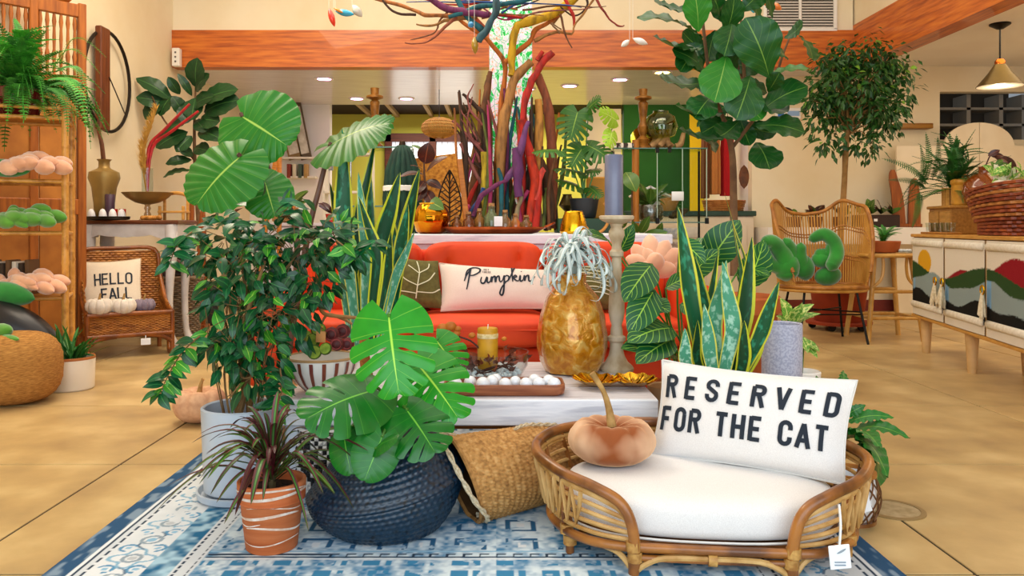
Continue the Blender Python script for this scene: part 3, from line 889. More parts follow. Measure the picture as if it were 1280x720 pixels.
nt.links.new(mix_n(nt, rf_, hexc('#8a4410'), hexc('#dbb18c')), bb.inputs['Base Color'])  # pale velvet sheen painted into the base colour, outwards from the rust centre
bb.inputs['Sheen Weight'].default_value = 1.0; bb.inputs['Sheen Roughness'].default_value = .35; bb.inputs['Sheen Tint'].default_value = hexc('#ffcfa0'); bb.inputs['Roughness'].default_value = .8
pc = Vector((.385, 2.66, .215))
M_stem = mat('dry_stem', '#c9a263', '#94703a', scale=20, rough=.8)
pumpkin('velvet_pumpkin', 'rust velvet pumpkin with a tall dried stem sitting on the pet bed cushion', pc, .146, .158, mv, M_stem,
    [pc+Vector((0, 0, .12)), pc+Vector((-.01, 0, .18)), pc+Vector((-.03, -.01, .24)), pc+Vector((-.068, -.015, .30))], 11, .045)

# wire basket with white pot to the right behind the bed
p = Vector((1.19, 2.69, .013))
t = thing('wire_basket', 'brown wire mesh basket lined with white on the floor right of the pet bed', 'basket', p)
MB().lathe([(.06, .01), (.078, .05), (.082, .11), (.075, .155), (.07, .155), (.073, .11), (.07, .05), (.05, .015)], p, 32, closed=True).build('liner', mat('liner_white', '#e6e8ec', rough=.8), t)
b = MB()
for k in range(16):
    for s in (-1, 1):
        pts = []
        for i in range(7):
            f = i/6; a = 2*PI*k/16+s*f*1.1
            r = .075+.022*math.sin(PI*f)
            pts.append(p+Vector((r*math.cos(a), r*math.sin(a), .01+.15*f)))
        b.tube(pts, .0028, 4, 1)
b.build('wire_mesh', mat('brown_wire', '#6b4526', rough=.5, metal=.3), t, kind='stuff')
for z, r in ((.008, .076), (.162, .077)): MB().lathe([(r-.006, z-.006), (r+.006, z-.006), (r+.006, z+.006), (r-.006, z+.006)], p, 32, closed=True).build('rim', M_rat, t)
MB().box(p+Vector((-.01, -.105, .09)), (.06, .004, .06), .001, rot=Matrix.Rotation(-.25, 3, 'Y')).build('price_tag', M_leather, t, False)

# ------------------------------------------------------------------ terracotta pot with dragon tree
M_terra = mat('terracotta_washed', '#b4582a', '#d07a48', scale=3, rough=.85, stretch=(1.2, 1.2, 14), bump=.15, bscale=20, c3='#c56a38', contrast=(.3, .7))
M_terr = mat('terracotta', '#b8622f', '#a2501f', scale=5, rough=.85, bump=.1)
M_soil = mat('soil', '#3a2415', '#22140b', scale=40, rough=1, bump=.6, bscale=60)
pt = Vector((-.692, 2.47, .013))
t = thing('dracaena_pot', 'dragon tree with thin burgundy leaves in a white streaked terracotta pot on the rug', 'potted plant', pt)
MB().lathe([(.074, 0), (.078, .004), (.094, .145), (.098, .148), (.101, .150), (.104, .205), (.102, .208), (.094, .208), (.091, .17), (.086, .165)], pt, 48).build('pot', M_terra, t)
for z0, z1, a0, a1 in ((.175, .184, 2.9, 6.6), (.190, .196, 3.0, 6.2), (.112, .121, 3.3, 6.0), (.075, .082, 4.0, 6.4), (.092, .096, 3.2, 4.6), (.035, .039, 3.6, 6.2), (.14, .144, 4.1, 6.1)):
    b = MB()
    for i in range(24):
        f0, f1 = i/24, (i+1)/24
        def sp(f, z):
            a = a0+(a1-a0)*f; zz = z+.008*math.sin(f*5+z0*90)
            r = (.078+.016*zz/.145) if zz < .149 else .1015+.003*(zz-.15)/.055
            r += .0012
            return pt+Vector((r*math.cos(a), r*math.sin(a), zz))
        th = (z1-z0)*math.sin(PI*min(max(f0, .03), .97))**.4
        b.quad(sp(f0, z0), sp(f1, z0), sp(f1, z0+th), sp(f0, z0+th))
    b.build('white_streak', mat('lime_white', '#e8ddd2', '#cfa98d', scale=30, rough=.9), t)
MB().lathe([(.09, .178), (.001, .182)], pt, 24).build('soil', M_soil, t)
M_drac = leafmat('dracaena', '#2c5222', '#1c3a18', '#4b7a2e', nv=0, mid=.25, edge='#571c22', ew=.45, rough=.3, rand=.5, trl=.05)
M_drac2 = leafmat('dracaena_red', '#4a1b20', '#2e1318', '#58301f', nv=0, mid=.3, edge='#5e1a22', ew=.6, rough=.3, rand=.4, trl=.05)
M_drac3 = leafmat('dracaena_green', '#3f6a26', '#2f5a20', '#6a8a3a', nv=0, mid=.3, edge='#7a3a22', ew=.75, rough=.3, rand=.3, trl=.05)
hub = pt+Vector((0, 0, .222))
MB().tube([pt+Vector((0, 0, .18)), hub], [.012, .016], 7, 1).build('stem', mat('drac_stem', '#5b4a2d', '#3d3a20', scale=40), t)
R.seed(11)
for i in range(80):
    a = R.uniform(0, 2*PI); el = R.choice([R.uniform(-.1, .45), R.uniform(.3, 1.0), R.uniform(.9, 1.4)])
    L = R.uniform(.2, .33)*(1.05 if el < .5 else .8 if el < 1 else .62)
    d = Vector((math.cos(a)*math.cos(el), math.sin(a)*math.cos(el), math.sin(el)))
    if d.y < -.6: L *= .8
    s0 = hub+Vector((0, 0, R.uniform(-.03, .05)))+d*.01
    sag = R.uniform(.05, .16)*math.cos(el)
    pts = [s0, s0+d*L*.4+Vector((0, 0, .03)), s0+d*L*.75+Vector((0, 0, .02-sag*.4)), s0+d*L*1.05+Vector((0, 0, -sag))]
    strip(pts, R.uniform(.007, .0115), t, 'leaf', R.choice([M_drac, M_drac, M_drac2, M_drac3]), nrm=(-d.x*.4, -d.y*.4, 1), cup=.3, sm=4)

# ------------------------------------------------------------------ black belly basket with monstera
M_blk = mat('seagrass_navy', '#0a2233', '#050d15', scale=60, rough=.34, spec=.7, contrast=(.3, .7), c3='#0d2c42')
nb = Vector((-.362, 2.64, .013))
mon = thing('monstera_basket', 'big glossy monstera in a navy black woven belly basket on the rug', 'potted plant', nb)
def tilt(f):
    def g(r, z, a, j):
        r, z = f(r, z, a, j); return (r, z+.046*math.cos(a-.35)*min(1, z/.14))
    return g
prof = [(.165, .002)]
for i in range(32): f = i/31; prof.append((.17+.080*math.sin(f*PI/2)**.8, .004+.142*f))
MB().lathe(prof, nb, 272, tilt(weave_rf(68, 4, .007))).build('belly', M_blk, mon, smooth=180)
prof = [(.252, .142)]
for i in range(36): f = i/35; prof.append((.256-.116*f**1.1, .150+.142*f))
prof += [(.132, .290), (.12, .26)]
MB().lathe(prof, nb, 272, tilt(weave_rf(68, 4, .007))).build('folded_collar', M_blk, mon, smooth=180)
MB().lathe([(.13, .26), (.001, .265)], nb, 24).build('soil', M_soil, mon)
M_mon = leafmat('monstera', '#0f7a14', '#2a9e20', '#a8de4a', nv=8, k=0, vw=.03, mid=.035, rough=.2, rand=.15, coat=.4, trl=.15, vs=.4)
M_mon2 = leafmat('monstera_dark', '#085614', '#13761d', '#6fb83a', nv=8, k=0, vw=.03, mid=.03, rough=.2, rand=.15, coat=.4, trl=.1, vs=.35)
HM = {'full': heart_mesh('monstera_leaf', M_mon, ((.22, .014, .6, .012), (.38, .024, .42, .016), (.54, .028, .36, .014), (.69, .026, .42, 0)), n=48, h=16, W=.52),
      'few': heart_mesh('monstera_leaf_few', M_mon2, ((.36, .02, .6, .016), (.55, .022, .5, .02), (.72, .0, .99, .012)), n=44, h=16, W=.52),
      'none': heart_mesh('monstera_leaf_plain', M_mon2, (), n=32, h=8, W=.42)}
M_pet = mat('petiole', '#4f8a2c', '#356b22', scale=6, rough=.4)
top = nb+Vector((0, 0, .27))
def mleaf(kind, att, tip, nrm, width=1.0, root=mon, start=None, tm=None):
    o = place('leaf', HM[kind], att, tip, nrm, width, root)
    if tm: o.data = tm
    st = start if start is not None else top+Vector((R.uniform(-.05, .05), R.uniform(-.05, .05), 0))
    mid = (st+Vector(att))/2+Vector((0, .05, .06))
    MB().tube([st, mid, Vector(att)+Vector((0, .01, 0)), att], [.008, .006, .005], 6, 4).build('petiole', M_pet, root)
mleaf('full', P(486, 396, 2.50), P(500, 503, 2.40), (-.05, -1, .55), 1.02)
mleaf('few', P(466, 488, 2.52), P(372, 528, 2.36), (.0, -.75, .75), .95)
mleaf('full', P(522, 455, 2.62), P(578, 530, 2.50), (.2, -1, .6), 1.0)
mleaf('few', P(508, 512, 2.50), P(548, 572, 2.40), (.1, -.8, .7), 1.2)
mleaf('none', P(478, 545, 2.42), P(453, 607, 2.36), (.15, -1, .35), 1.15)
mleaf('none', P(430, 545, 2.46), P(440, 598, 2.40), (-.1, -1, .35), 1.05)
mleaf('none', P(455, 482, 2.66), P(402, 487, 2.60), (-.1, -.35, 1), .7, tm=None)
mleaf('full', P(545, 425, 2.72), P(575, 470, 2.66), (.3, -1, .5), 1.1)
mleaf('none', P(470, 560, 2.40), P(500, 545, 2.36), (.1, -.6, 1), .9)
MB().tube([top, P(470, 520, 2.62), P(455, 440, 2.66), P(462, 400, 2.68)], [.016, .02, .018, .014], 8, 4).build('moss_pole', mat('coir', '#a6622e', '#7e4418', scale=40, rough=.95, bump=.5), mon)

# ------------------------------------------------------------------ natural woven basket lying on its side
M_sea = mat('seagrass', '#c99a5e', '#8f6230', scale=60, rough=.8, c3='#b58244', contrast=(.3, .7), bump=.2, bscale=90)
kb = Vector((.06, 2.80, .013))
kt = thing('woven_basket', 'natural seagrass basket lying on its side under the table edge, open end left', 'basket', kb)
c0 = Vector((-.112, 2.665, 0)); c1 = Vector((.27, 3.0, 0))
ax = (c1-c0).normalized(); sd = Vector((-ax.y, ax.x, 0))
def bk(u, v, ins=0.0):
    # u along, v around; soft sagging wall, opening plane slanted
    a = 2*PI*v
    hz = .142-.022*u; hy = .115+.03*math.sin(PI*u*.9)
    k = 1-ins
    z = hz+hz*k*math.sin(a)*(1-.05*math.cos(2*a))+.013
    lat = hy*k*math.cos(a)
    uu = u-(.10*math.sin(a) if u < .5 else 0)*(1-2*u) + .06*math.cos(a)*(1-u)
    p = c0.lerp(c1, uu)+sd*lat
    return Vector((p.x, p.y, max(z, .014)))
def bkw(u, v):
    i = round(u*88); row = i//4; q0 = (i % 4)/4
    q = bk(u, v); d = (q-c0.lerp(c1, u)-Vector((0, 0, .15))).normalized()
    return q+d*(.0065*math.sin(PI*q0)**.7*(.25+.75*abs(math.sin(2*PI*v*34+(PI/2 if row % 2 else 0)))))
b = MB(); b.grid(bkw, 88, 272); b.build('wall', M_sea, kt, smooth=180)
b = MB(); b.grid(lambda u, v: bk(u, v, .06), 12, 40, flip=True); b.build('lining', mat('seagrass_in', '#6e4a24', '#4a2f15', scale=20, rough=.9), kt)
b = MB(); b.grid(lambda u, v: c1.lerp(bk(1, v), u) if u > 0 else Vector((c1.x, c1.y, .15)), 6, 48); b.build('bottom', M_sea, kt)
MB().tube([bk(0, i/32) for i in range(32)], .008, 6, 1, closed=True).build('braided_rim', mat('seagrass_rim', '#b98346', '#8e602b', scale=60, rough=.8), kt)
M_rope = mat('rope', '#d6c6a8', '#b8a27c', scale=120, rough=.9, bump=.5, bscale=200)
def rope(pts, r=.009):
    ps = smooth_path(pts, 8); b = MB()
    for ph in (0, PI):
        q = []
        for i, p in enumerate(ps):
            q.append(p+Vector((math.cos(i*.9+ph), math.sin(i*.9+ph)*.6, math.sin(i*.9+ph)))*r*.45)
        b.tube(q, r*.62, 5, 1)
    return b
q = bk(0, .32)
rope([bk(.05, .22), bk(0, .25)+Vector((-.03, -.01, .015)), bk(0, .38)+Vector((-.035, -.03, .0)), bk(0, .52)+Vector((-.02, -.02, 0)), bk(0, .62)+Vector((0.02, -.02, .0)), bk(.03, .74)+Vector((.02, -.03, .005)), bk(.1, .80)+Vector((-.0, -.05, .01))]).build('rope_handle', M_rope, kt)
rope([bk(.45, .27)+Vector((0, 0, .01)), bk(.56, .25)+Vector((0, -.01, .016)), bk(.70, .26)+Vector((0, -.0, .012)), bk(.85, .27)+Vector((0, 0, .008))], .007).build('rope_handle', M_rope, kt)

# ------------------------------------------------------------------ whitewashed coffee table
tbc = Vector((-.09, 3.35, 0))
M_ww = mat('whitewash', '#d7dbe4', '#bfc3cf', scale=2.5, rough=.55, stretch=(1.5, 14, 14), bump=.1, bscale=12, c3='#e4e7ee', detail=6)
M_wwl = mat('whitewash_top', '#c9c6cc', '#b2aeb6', scale=3, rough=.45, stretch=(1.5, 14, 14), bump=.08, bscale=12, c3='#d4d1d8', detail=6)
tb = thing('coffee_table', 'low whitewashed plank coffee table with thick top in front of the orange sofa', 'table', tbc)
TX0, TX1, TY0, TY1 = -.80, .60, 2.95, 3.78
for i in range(4):
    y0 = TY0+.02+(TY1-TY0-.02)*i/4; y1 = TY0+.02+(TY1-TY0-.02)*(i+1)/4
    MB().box(((TX0+TX1)/2, (y0+y1)/2, .35), (TX1-TX0, y1-y0-.003, .02), .003).build('plank', M_wwl, tb, False)
MB().box(((TX0+TX1)/2, TY0+.012, .312), (TX1-TX0, .024, .096), .004).build('front_apron', M_ww, tb, False)
MB().box(((TX0+TX1)/2, TY1-.012, .305), (TX1-TX0, .024, .08), .004).build('back_apron', M_ww, tb, False)
for x in (TX0+.012, TX1-.012): MB().box((x, (TY0+TY1)/2, .305), (.024, TY1-TY0-.05, .08), .004).build('side_apron', M_ww, tb, False)
for x in (TX0+.05, TX1-.06):
    for y in (TY0+.07, TY1-.07): MB().box((x, y, .133), (.075, .075, .262), .006).build('leg', M_ww, tb, False)
M_oran = wood('orange_pine', '#c47a2a', '#9a5716', axis=0, scale=4, rough=.5)
MB().box((-.09, 3.14, .235), (1.2, .05, .05), .005).build('stretcher', M_oran, tb, False)
MB().box((-.09, 3.55, .235), (1.2, .05, .05), .005).build('stretcher', M_oran, tb, False)

# black and white basket under the table
p = Vector((-.645, 3.0, .013))
t = thing('patterned_basket', 'black and white chequer woven basket half under the table left end', 'basket', p)
TH = .09
b = MB(); b2 = MB()
for j in range(14):
    for k in range(40):
        a0 = 2*PI*k/40; a1 = 2*PI*(k+1)/40; z0 = .008+j*.0165; z1 = z0+.0165
        w_ = ((j//2+k//2) % 3 == 0) or ((j+k) % 5 == 0)
        q = b2 if w_ else b
        r = TH+.012*math.sin(PI*(j/14))+(.0025 if (j+k) % 2 else 0)
        f = lambda a, z, rr: p+Vector((rr*math.cos(a), rr*math.sin(a), z))
        q.add([f(a0, z0, r-.003), f(a1, z0, r-.003), f(a1, z1, r-.003), f(a0, z1, r-.003), f((a0+a1)/2, (z0+z1)/2, r+.003)], [(0, 1, 4), (1, 2, 4), (2, 3, 4), (3, 0, 4)])
b.build('white_weave', mat('weave_white', '#dcdcdc', rough=.8), t, False, kind='stuff')
b2.build('black_weave', mat('weave_black', '#15181c', rough=.7), t, False, kind='stuff')
MB().lathe([(.08, .002), (.089, .23), (.098, .236), (.089, .243), (.082, .236), (.07, .01)], p, 40, closed=True).build('rim', mat('weave_white', '#dcdcdc'), t)

# ------------------------------------------------------------------ on the table
TZ = .3605
# striped bowl
p = Vector((-.675, 3.10, TZ))
bw_ = thing('striped_bowl', 'white bowl with brown vertical stripes at the left end of the table', 'bowl', p)
bp_ = [(.05, 0), (.06, .004), (.10, .04), (.13, .09), (.138, .135), (.134, .137), (.126, .10), (.095, .05), (.05, .015)]
MB().lathe(bp_, p, 64).build('bowl', mat('bowl_white', '#e9e4dc', rough=.35), bw_)
M_bstr = mat('bowl_brown', '#6e2a20', '#8a4a34', scale=20, rough=.4)
for k in range(18):
    a = 2*PI*k/18+.1
    b = MB(); vs = []
    for (r, z) in [(.062, .004), (.101, .04), (.1185, .068), (.1312, .092), (.1388, .128)]:
        for da in (-.045, .045): vs.append(p+Vector(((r+.0022)*math.cos(a+da*(1+.1/r*.2)), (r+.0022)*math.sin(a+da*(1+.1/r*.2)), z)))
    b.add(vs, [(2*i, 2*i+1, 2*i+3, 2*i+2) for i in range(4)]); b.build('stripe', M_bstr, bw_)
MB().lathe([(.1385, .132), (.140, .137), (.133, .141), (.130, .136)], p, 48, closed=True).build('rim', mat('bowl_rim', '#b08a5c', rough=.5), bw_)
# limes and burgundy pods in it
M_lime = mat('moss_disc', '#9aae3c', '#6f8a24', scale=40, rough=.8, bump=.3)
M_limeedge = mat('moss_edge', '#4e6b1c', '#3c5514', scale=40, rough=.9)
for i, (px, py, dy, rr, rx, lab) in enumerate(((390, 428, .0, .036, 1.1, 'front left in the striped bowl'), (381, 421, .05, .03, .9, 'far left rim of the striped bowl'), (398, 412, .04, .03, 1.2, 'upper middle of the striped bowl'),
        (407, 436, -.06, .024, 1.2, 'front middle at the bowl rim'), (393, 440, -.06, .028, 1.4, 'front left at the bowl rim'))):
    c = P(px, py, 3.06+dy); t = thing('lime_slice', 'dried green lime slice, '+lab, 'dried fruit', c, 'dried lime slices in the striped bowl')
    rt = Matrix.Rotation(rx, 3, 'X') @ Matrix.Rotation(R.uniform(-.5, .5), 3, 'Y')
    MB().lathe([(rr*.9, -.008), (rr, 0), (rr*.9, .008)], c, 20, rot=rt).build('rind', M_limeedge, t)
    MB().lathe([(rr*.84, .0085), (rr*.5, .0115), (.0005, .0095)], c, 20, rot=rt).build('flesh', M_lime, t)
M_pod = mat('burgundy_pod', '#6a1a1c', '#431012', scale=20, rough=.6)
for i, (px, py, dy, rr, lab) in enumerate(((414, 418, .0, .03, 'behind the small tan tag'), (421, 430, -.02, .028, 'in front on the right of the tag'), (428, 414, .06, .03, 'rear right of the bowl'), (434, 430, .0, .026, 'far right of the bowl'))):
    c = P(px, py, 3.05+dy)
    t = thing('dried_pod', 'burgundy dried pod '+lab, 'dried pod', c, 'dried pods in the striped bowl')
    MB().blob(c-Vector((0, 0, rr)), c+Vector((.004, 0, rr)), rr, 12, 8).build('shell', M_pod, t)
    MB().lathe([(rr*.75, 0), (rr*.5, -.006), (.0005, .002)], c+Vector((0, -rr*.75, .002)), 14, rot=Matrix.Rotation(1.5, 3, 'X')).build('hollow', mat('pod_in', '#8a3530', rough=.8), t)
M_twig = mat('dry_twig', '#b3834b', '#8a5c2e', scale=20, rough=.7)
c = P(410, 405, 3.12)
MB().tube([P(398, 377, 3.1), P(405, 392, 3.1), P(430, 396, 3.1), P(462, 398, 3.1)], [.006, .008, .008, .005], 6).tube([P(402, 405, 3.12), P(410, 393, 3.12), P(430, 399, 3.12), P(440, 405, 3.12)], [.004, .007, .005]).solo('curled_twig', M_twig, P(430, 398, 3.1), 'curled tan wooden twig lying over the striped bowl', 'twig')
p = P(401, 421, 2.99)
MB().box(p, (.036, .004, .042), .001, rot=Matrix.Rotation(.05, 3, 'Y')).tube([p+Vector((0, 0, .02)), p+Vector((0, .02, .035))], .003, 5, 1).solo('kraft_tag', mat('kraft', '#cf8f52', rough=.8), p, 'small orange kraft paper tag hanging over the striped bowl contents', 'tag')

# wooden tray with white balls
p = Vector((.06, 3.09, TZ))
t = thing('wooden_tray', 'long reddish wooden tray on the table front holding white balls', 'tray', p)
M_tray = wood('tray_wood', '#a5653f', '#74391f', axis=0, scale=5, rough=.45)
b = MB()
X0, X1, Y0, Y1 = -.20, .262, 3.0, 3.18
def rr_(u, hx, hy, rad):
    pts = []
    for cx, cy, a0 in ((hx-rad, hy-rad, 0), (-hx+rad, hy-rad, 90), (-hx+rad, -hy+rad, 180), (hx-rad, -hy+rad, 270)):
        for k in range(6):
            a = math.radians(a0+90*k/5); pts.append((cx+rad*math.cos(a), cy+rad*math.sin(a)))
    return pts
cx_, cy_ = (X0+X1)/2, (Y0+Y1)/2; hx, hy = (X1-X0)/2, (Y1-Y0)/2
rings = []
for dx, z in ((-.012, 0), (-.003, .008), (0, .028), (-.001, .042), (-.009, .043), (-.012, .030), (-.016, .012)):
    rings.append([Vector((cx_+x, cy_+y, TZ+z)) for x, y in rr_(0, hx+dx, hy+dx, .035)])
vs = [q for r in rings for q in r]; n_ = len(rings[0]); fs = []
for j in range(len(rings)-1):
    for k in range(n_): fs.append((j*n_+k, j*n_+(k+1) % n_, (j+1)*n_+(k+1) % n_, (j+1)*n_+k))
fs.append(tuple(reversed(range(n_)))); fs.append(tuple((len(rings)-1)*n_+k for k in range(n_)))
b.add(vs, fs); b.build('tray', M_tray, t, smooth=40)
M_ball = mat('shell_ball', '#eef0f3', '#d8dce4', scale=14, rough=.35, trans=0, coat=.3)
bl = None
bx_ = [(-.155, 3.06), (-.10, 3.10), (-.05, 3.05), (-.015, 3.10), (.035, 3.06), (.075, 3.105), (.115, 3.06), (.165, 3.07), (.205, 3.10), (.222, 3.05), (.15, 3.125), (.0, 3.145)]
names = ['at the left end', 'second from the left', 'third from the left, in front', 'fourth, behind the front ones', 'front middle', 'middle, further back', 'front, right of the middle', 'front, third from the right', 'back, near the right end', 'at the right end in front', 'back row right', 'back row left']
for (x, y), nm in zip(bx_, names):
    r = R.uniform(.0235, .027); c = Vector((x, y, TZ+.012))
    b = MB(); b.lathe([(max(r*math.sin(PI*j/12), .0003), r-r*math.cos(PI*j/12)) for j in range(13)], c, 20)
    b.solo('white_ball', M_ball, c, 'white decorative ball in the wooden tray, '+nm, 'ball', 'white balls in the wooden tray')

# glass bowl with candle, pebbles, dried leaves
M_gl = glassmat('clear_glass', '#f4f8f8', mixc=.93)
p = Vector((-.015, 3.36, TZ))
t = thing('glass_bowl', 'clear shallow glass bowl of white pebbles with a mustard candle, middle of the table', 'bowl', p)
MB().lathe([(.07, 0), (.12, .012), (.148, .06), (.152, .115), (.149, .115), (.145, .062), (.117, .017), (.001, .008)], p, 48).build('bowl', M_gl, t)
b = MB(); R.seed(5)
for i in range(170):
    a = R.uniform(0, 2*PI); rr = .118*math.sqrt(R.random()); s = R.uniform(.006, .011)
    c = p+Vector((rr*math.cos(a), rr*math.sin(a), .022+R.uniform(0, .018)))
    b.blob(c-Vector((s, 0, 0)), c+Vector((s, 0, R.uniform(-.003, .003))), s*.8, 6, 4)
b.solo('white_pebbles', mat('pebble', '#eceff2', '#cfd6dc', scale=60, rough=.6), p+Vector((0, 0, .03)), 'white pebbles filling the glass bowl around the mustard candle', 'pebbles', kind='stuff')
cp = p+Vector((-.02, -.01, .045))
t = thing('mustard_candle', 'mustard yellow pillar candle with a pale band standing in the glass bowl', 'candle', cp)
M_must = mat('mustard_wax', '#cf9a1c', '#b27a12', scale=14, rough=.5, bump=.1)
MB().lathe([(.041, 0), (.043, .004), (.043, .165), (.040, .17), (.02, .165), (.001, .163)], cp, 32).build('wax', M_must, t)
MB().lathe([(.0435, .128), (.0448, .13), (.0448, .146), (.0435, .148)], cp, 32, closed=True).build('band', mat('jute_band', '#e8d6a6', '#c9ab66', scale=60, rough=.9), t)
MB().tube([cp+Vector((0, 0, .16)), cp+Vector((.002, 0, .185))], .002, 5, 1).build('wick', M_string, t)
M_dry = mat('dry_leaf', '#8a3c16', '#5e2410', scale=20, rough=.7, rand=.45)
lf = leaf_mesh('dry_leaf', lambda s: .26*math.sin(PI*s**.8)**.9, M_dry, 7, 2, .2, .3, .05)
gr = thing('dried_garland', 'garland of rust dried leaves and pods wound round the mustard candle', 'garland', p+Vector((0, 0, .06)))
for i in range(5):
    ph = R.uniform(0, 6.28)
    MB().tube([p+Vector((.09*math.cos(ph+k*.9), .09*math.sin(ph+k*.9), .05+.02*math.sin(k*2+i))) for k in range(6)], .0028, 5).build('twig', mat('twig_dark', '#4a2a1e', rough=.8), gr)
for i in range(44):
    a = R.uniform(0, 2*PI); rr = R.uniform(.055, .135); c = p+Vector((rr*math.cos(a), rr*math.sin(a), R.uniform(.05, .10)))
    d = Vector((math.cos(a), math.sin(a), R.uniform(.1, 1.0))).normalized()
    place('leaf', lf, c, c+d*R.uniform(.035, .06), rv(), R.uniform(.8, 1.3), gr)
M_seed = mat('orange_pod', '#c87a1e', '#a0540f', scale=12, rough=.6)
MB().tube([P(550, 408, 3.33), P(560, 414, 3.33), P(572, 420, 3.33), P(588, 426, 3.33), P(600, 436, 3.33)], .004, 5).build('twig', MATS['twig_dark'], gr)
for px, py, r in ((553, 411, .024), (563, 409, .026), (558, 420, .022), (570, 418, .02), (572, 412, .016), (630, 424, .012), (590, 420, .016)):
    c = P(px, py, 3.33); b = MB(); b.blob(c-Vector((r, 0, 0)), c+Vector((r, 0, r*.3)), r*.8, 10, 7); b.build('pod', M_seed, gr)

# amber glass vase with an air plant
p = Vector((.335, 3.52, TZ))
t = thing('amber_glass_vase', 'large amber mottled glass vase on the right of the table', 'vase', p)
m, nt, bb = nodes_of('amber_glass')
bb.inputs['Base Color'].default_value = hexc('#c9780f'); bb.inputs['Metallic'].default_value = .0
bb.inputs['Roughness'].default_value = .08; bb.inputs['Transmission Weight'].default_value = .5; bb.inputs['IOR'].default_value = 1.4; bb.inputs['Coat Weight'].default_value = .6
tc = mk(nt, 'ShaderNodeTexCoord'); nz = mk(nt, 'ShaderNodeTexNoise'); nz.inputs['Scale'].default_value = 24; nz.inputs['Detail'].default_value = 5; nz.inputs['Distortion'].default_value = .8
nt.links.new(tc.outputs['Object'], nz.inputs[0])
cr = mk(nt, 'ShaderNodeValToRGB'); e = cr.color_ramp.elements
e[0].position, e[1].position = .36, .66; e[0].color = hexc('#cc800c'); e[1].color = hexc('#f8d070'); k = e.new(.5); k.color = hexc('#e6a226')
nt.links.new(nz.outputs['Fac'], cr.inputs[0]); nt.links.new(cr.outputs[0], bb.inputs['Base Color'])
nz2 = mk(nt, 'ShaderNodeTexNoise'); nz2.inputs['Scale'].default_value = 14; nz2.inputs['Distortion'].default_value = 1.0; nt.links.new(tc.outputs['Object'], nz2.inputs[0])
nt.links.new(math_n(nt, 'MULTIPLY', nz2.outputs['Fac'], .4, True), bb.inputs['Metallic'])
bp = mk(nt, 'ShaderNodeBump'); bp.inputs['Strength'].default_value = .35; bp.inputs['Distance'].default_value = .03; nt.links.new(nz.outputs['Fac'], bp.inputs['Height']); nt.links.new(bp.outputs[0], bb.inputs['Normal'])
vp = [(.09, 0), (.118, .006), (.140, .05), (.154, .11), (.153, .17), (.140, .25), (.112, .33), (.075, .375), (.060, .395), (.060, .42), (.066, .432), (.060, .434), (.054, .42), (.054, .395), (.07, .37), (.107, .325), (.134, .25), (.147, .17), (.148, .11), (.134, .05), (.11, .012)]
MB().lathe(vp, p, 64, lambda r, z, a, j: (r*(1+.035*math.sin(7*a+z*4)*min(1, r/.1)), z)).build('vase', m, t)
MB().box(p+Vector((-.085, -.09, .395)), (.035, .004, .03), .001, rot=Matrix.Rotation(.5, 3, 'Y')).build('tag', mat('kraft', '#cf8f52'), t, False)
ap = p+Vector((.0, 0, .425))
t = thing('air_plant', 'silvery curling air plant sitting in the neck of the amber vase', 'air plant', ap)
M_air = leafmat('air_plant', '#ccd8d6', '#a3b8b6', '#e4ece8', nv=0, mid=.3, rough=.55, rand=.18, coat=0, trl=.08)
R.seed(3)
MB().blob(ap-Vector((0, 0, .03)), ap+Vector((0, 0, .10)), .028, 10, 7).build('core', mat('air_core', '#a9b9b2', rough=.6), t)
for i in range(84):
    a = R.uniform(0, 2*PI); L = R.uniform(.10, .165); el = R.uniform(-.15, 1.45)
    d = Vector((math.cos(a), math.sin(a), 0)); up = Vector((0, 0, 1)); dd = d*math.cos(el)+up*math.sin(el)
    tn = Vector((-d.y, d.x, 0))*R.uniform(-.05, .05); s0 = ap+up*R.uniform(.02, .08)
    if el > 1.1 and R.random() < .6:
        pts = [s0, s0+dd*L*.5, s0+dd*L*.9+tn, s0+dd*L*1.1+d*.05+tn*2]; ww = .0055
    else:
        p2_ = s0+dd*L*.9+tn; dr = R.uniform(.03, .10)*math.cos(el)+.02
        pts = [s0, s0+dd*L*.5+up*.035, p2_+up*.01, p2_+d*.025+tn-up*dr*.6, p2_+d*.005+tn*1.6-up*dr*1.1, p2_-d*.03+tn*1.8-up*dr*1.1]; ww = R.uniform(.009, .014)
    strip(pts, ww, t, 'leaf', M_air, nrm=(d.x*.2, d.y*.2, 1), cup=-.3, sm=4, taper=lambda s: (1-s)**.6*.9+.12)

# tall whitewashed candlestick with blue candle
p = Vector((.535, 3.55, TZ))
t = thing('candlestick', 'tall turned whitewashed wooden candlestick at the right end of the table', 'candlestick', p)
M_cs = mat('washed_wood', '#d3c4ac', '#a98f6c', scale=12, rough=.7, stretch=(1, 1, .5), bump=.15, c3='#c3b092')
cpf = [(.074, 0), (.076, .012), (.070, .022), (.05, .04), (.036, .065), (.030, .09), (.030, .125), (.040, .135), (.040, .15), (.028, .158), (.026, .185), (.022, .20), (.030, .225), (.036, .26), (.034, .32), (.026, .40), (.022, .47), (.021, .50), (.031, .51), (.031, .528), (.022, .538), (.020, .56), (.028, .58), (.036, .60), (.034, .62), (.024, .635), (.03, .65), (.06, .662), (.076, .672), (.078, .684), (.070, .688), (.001, .686)]
MB().lathe(cpf, p, 36).build('shaft', M_cs, t, smooth=35)
cp = p+Vector((-.012, 0, .687))
t = thing('blue_pillar_candle', 'tall slate blue pillar candle standing on the whitewashed candlestick', 'candle', cp)
MB().lathe([(.040, 0), (.0405, .004), (.0405, .265), (.037, .27), (.015, .264), (.001, .263)], cp, 32).build('wax', mat('blue_wax', '#6c7189', '#5e637c', scale=8, rough=.35, coat=.2), t)
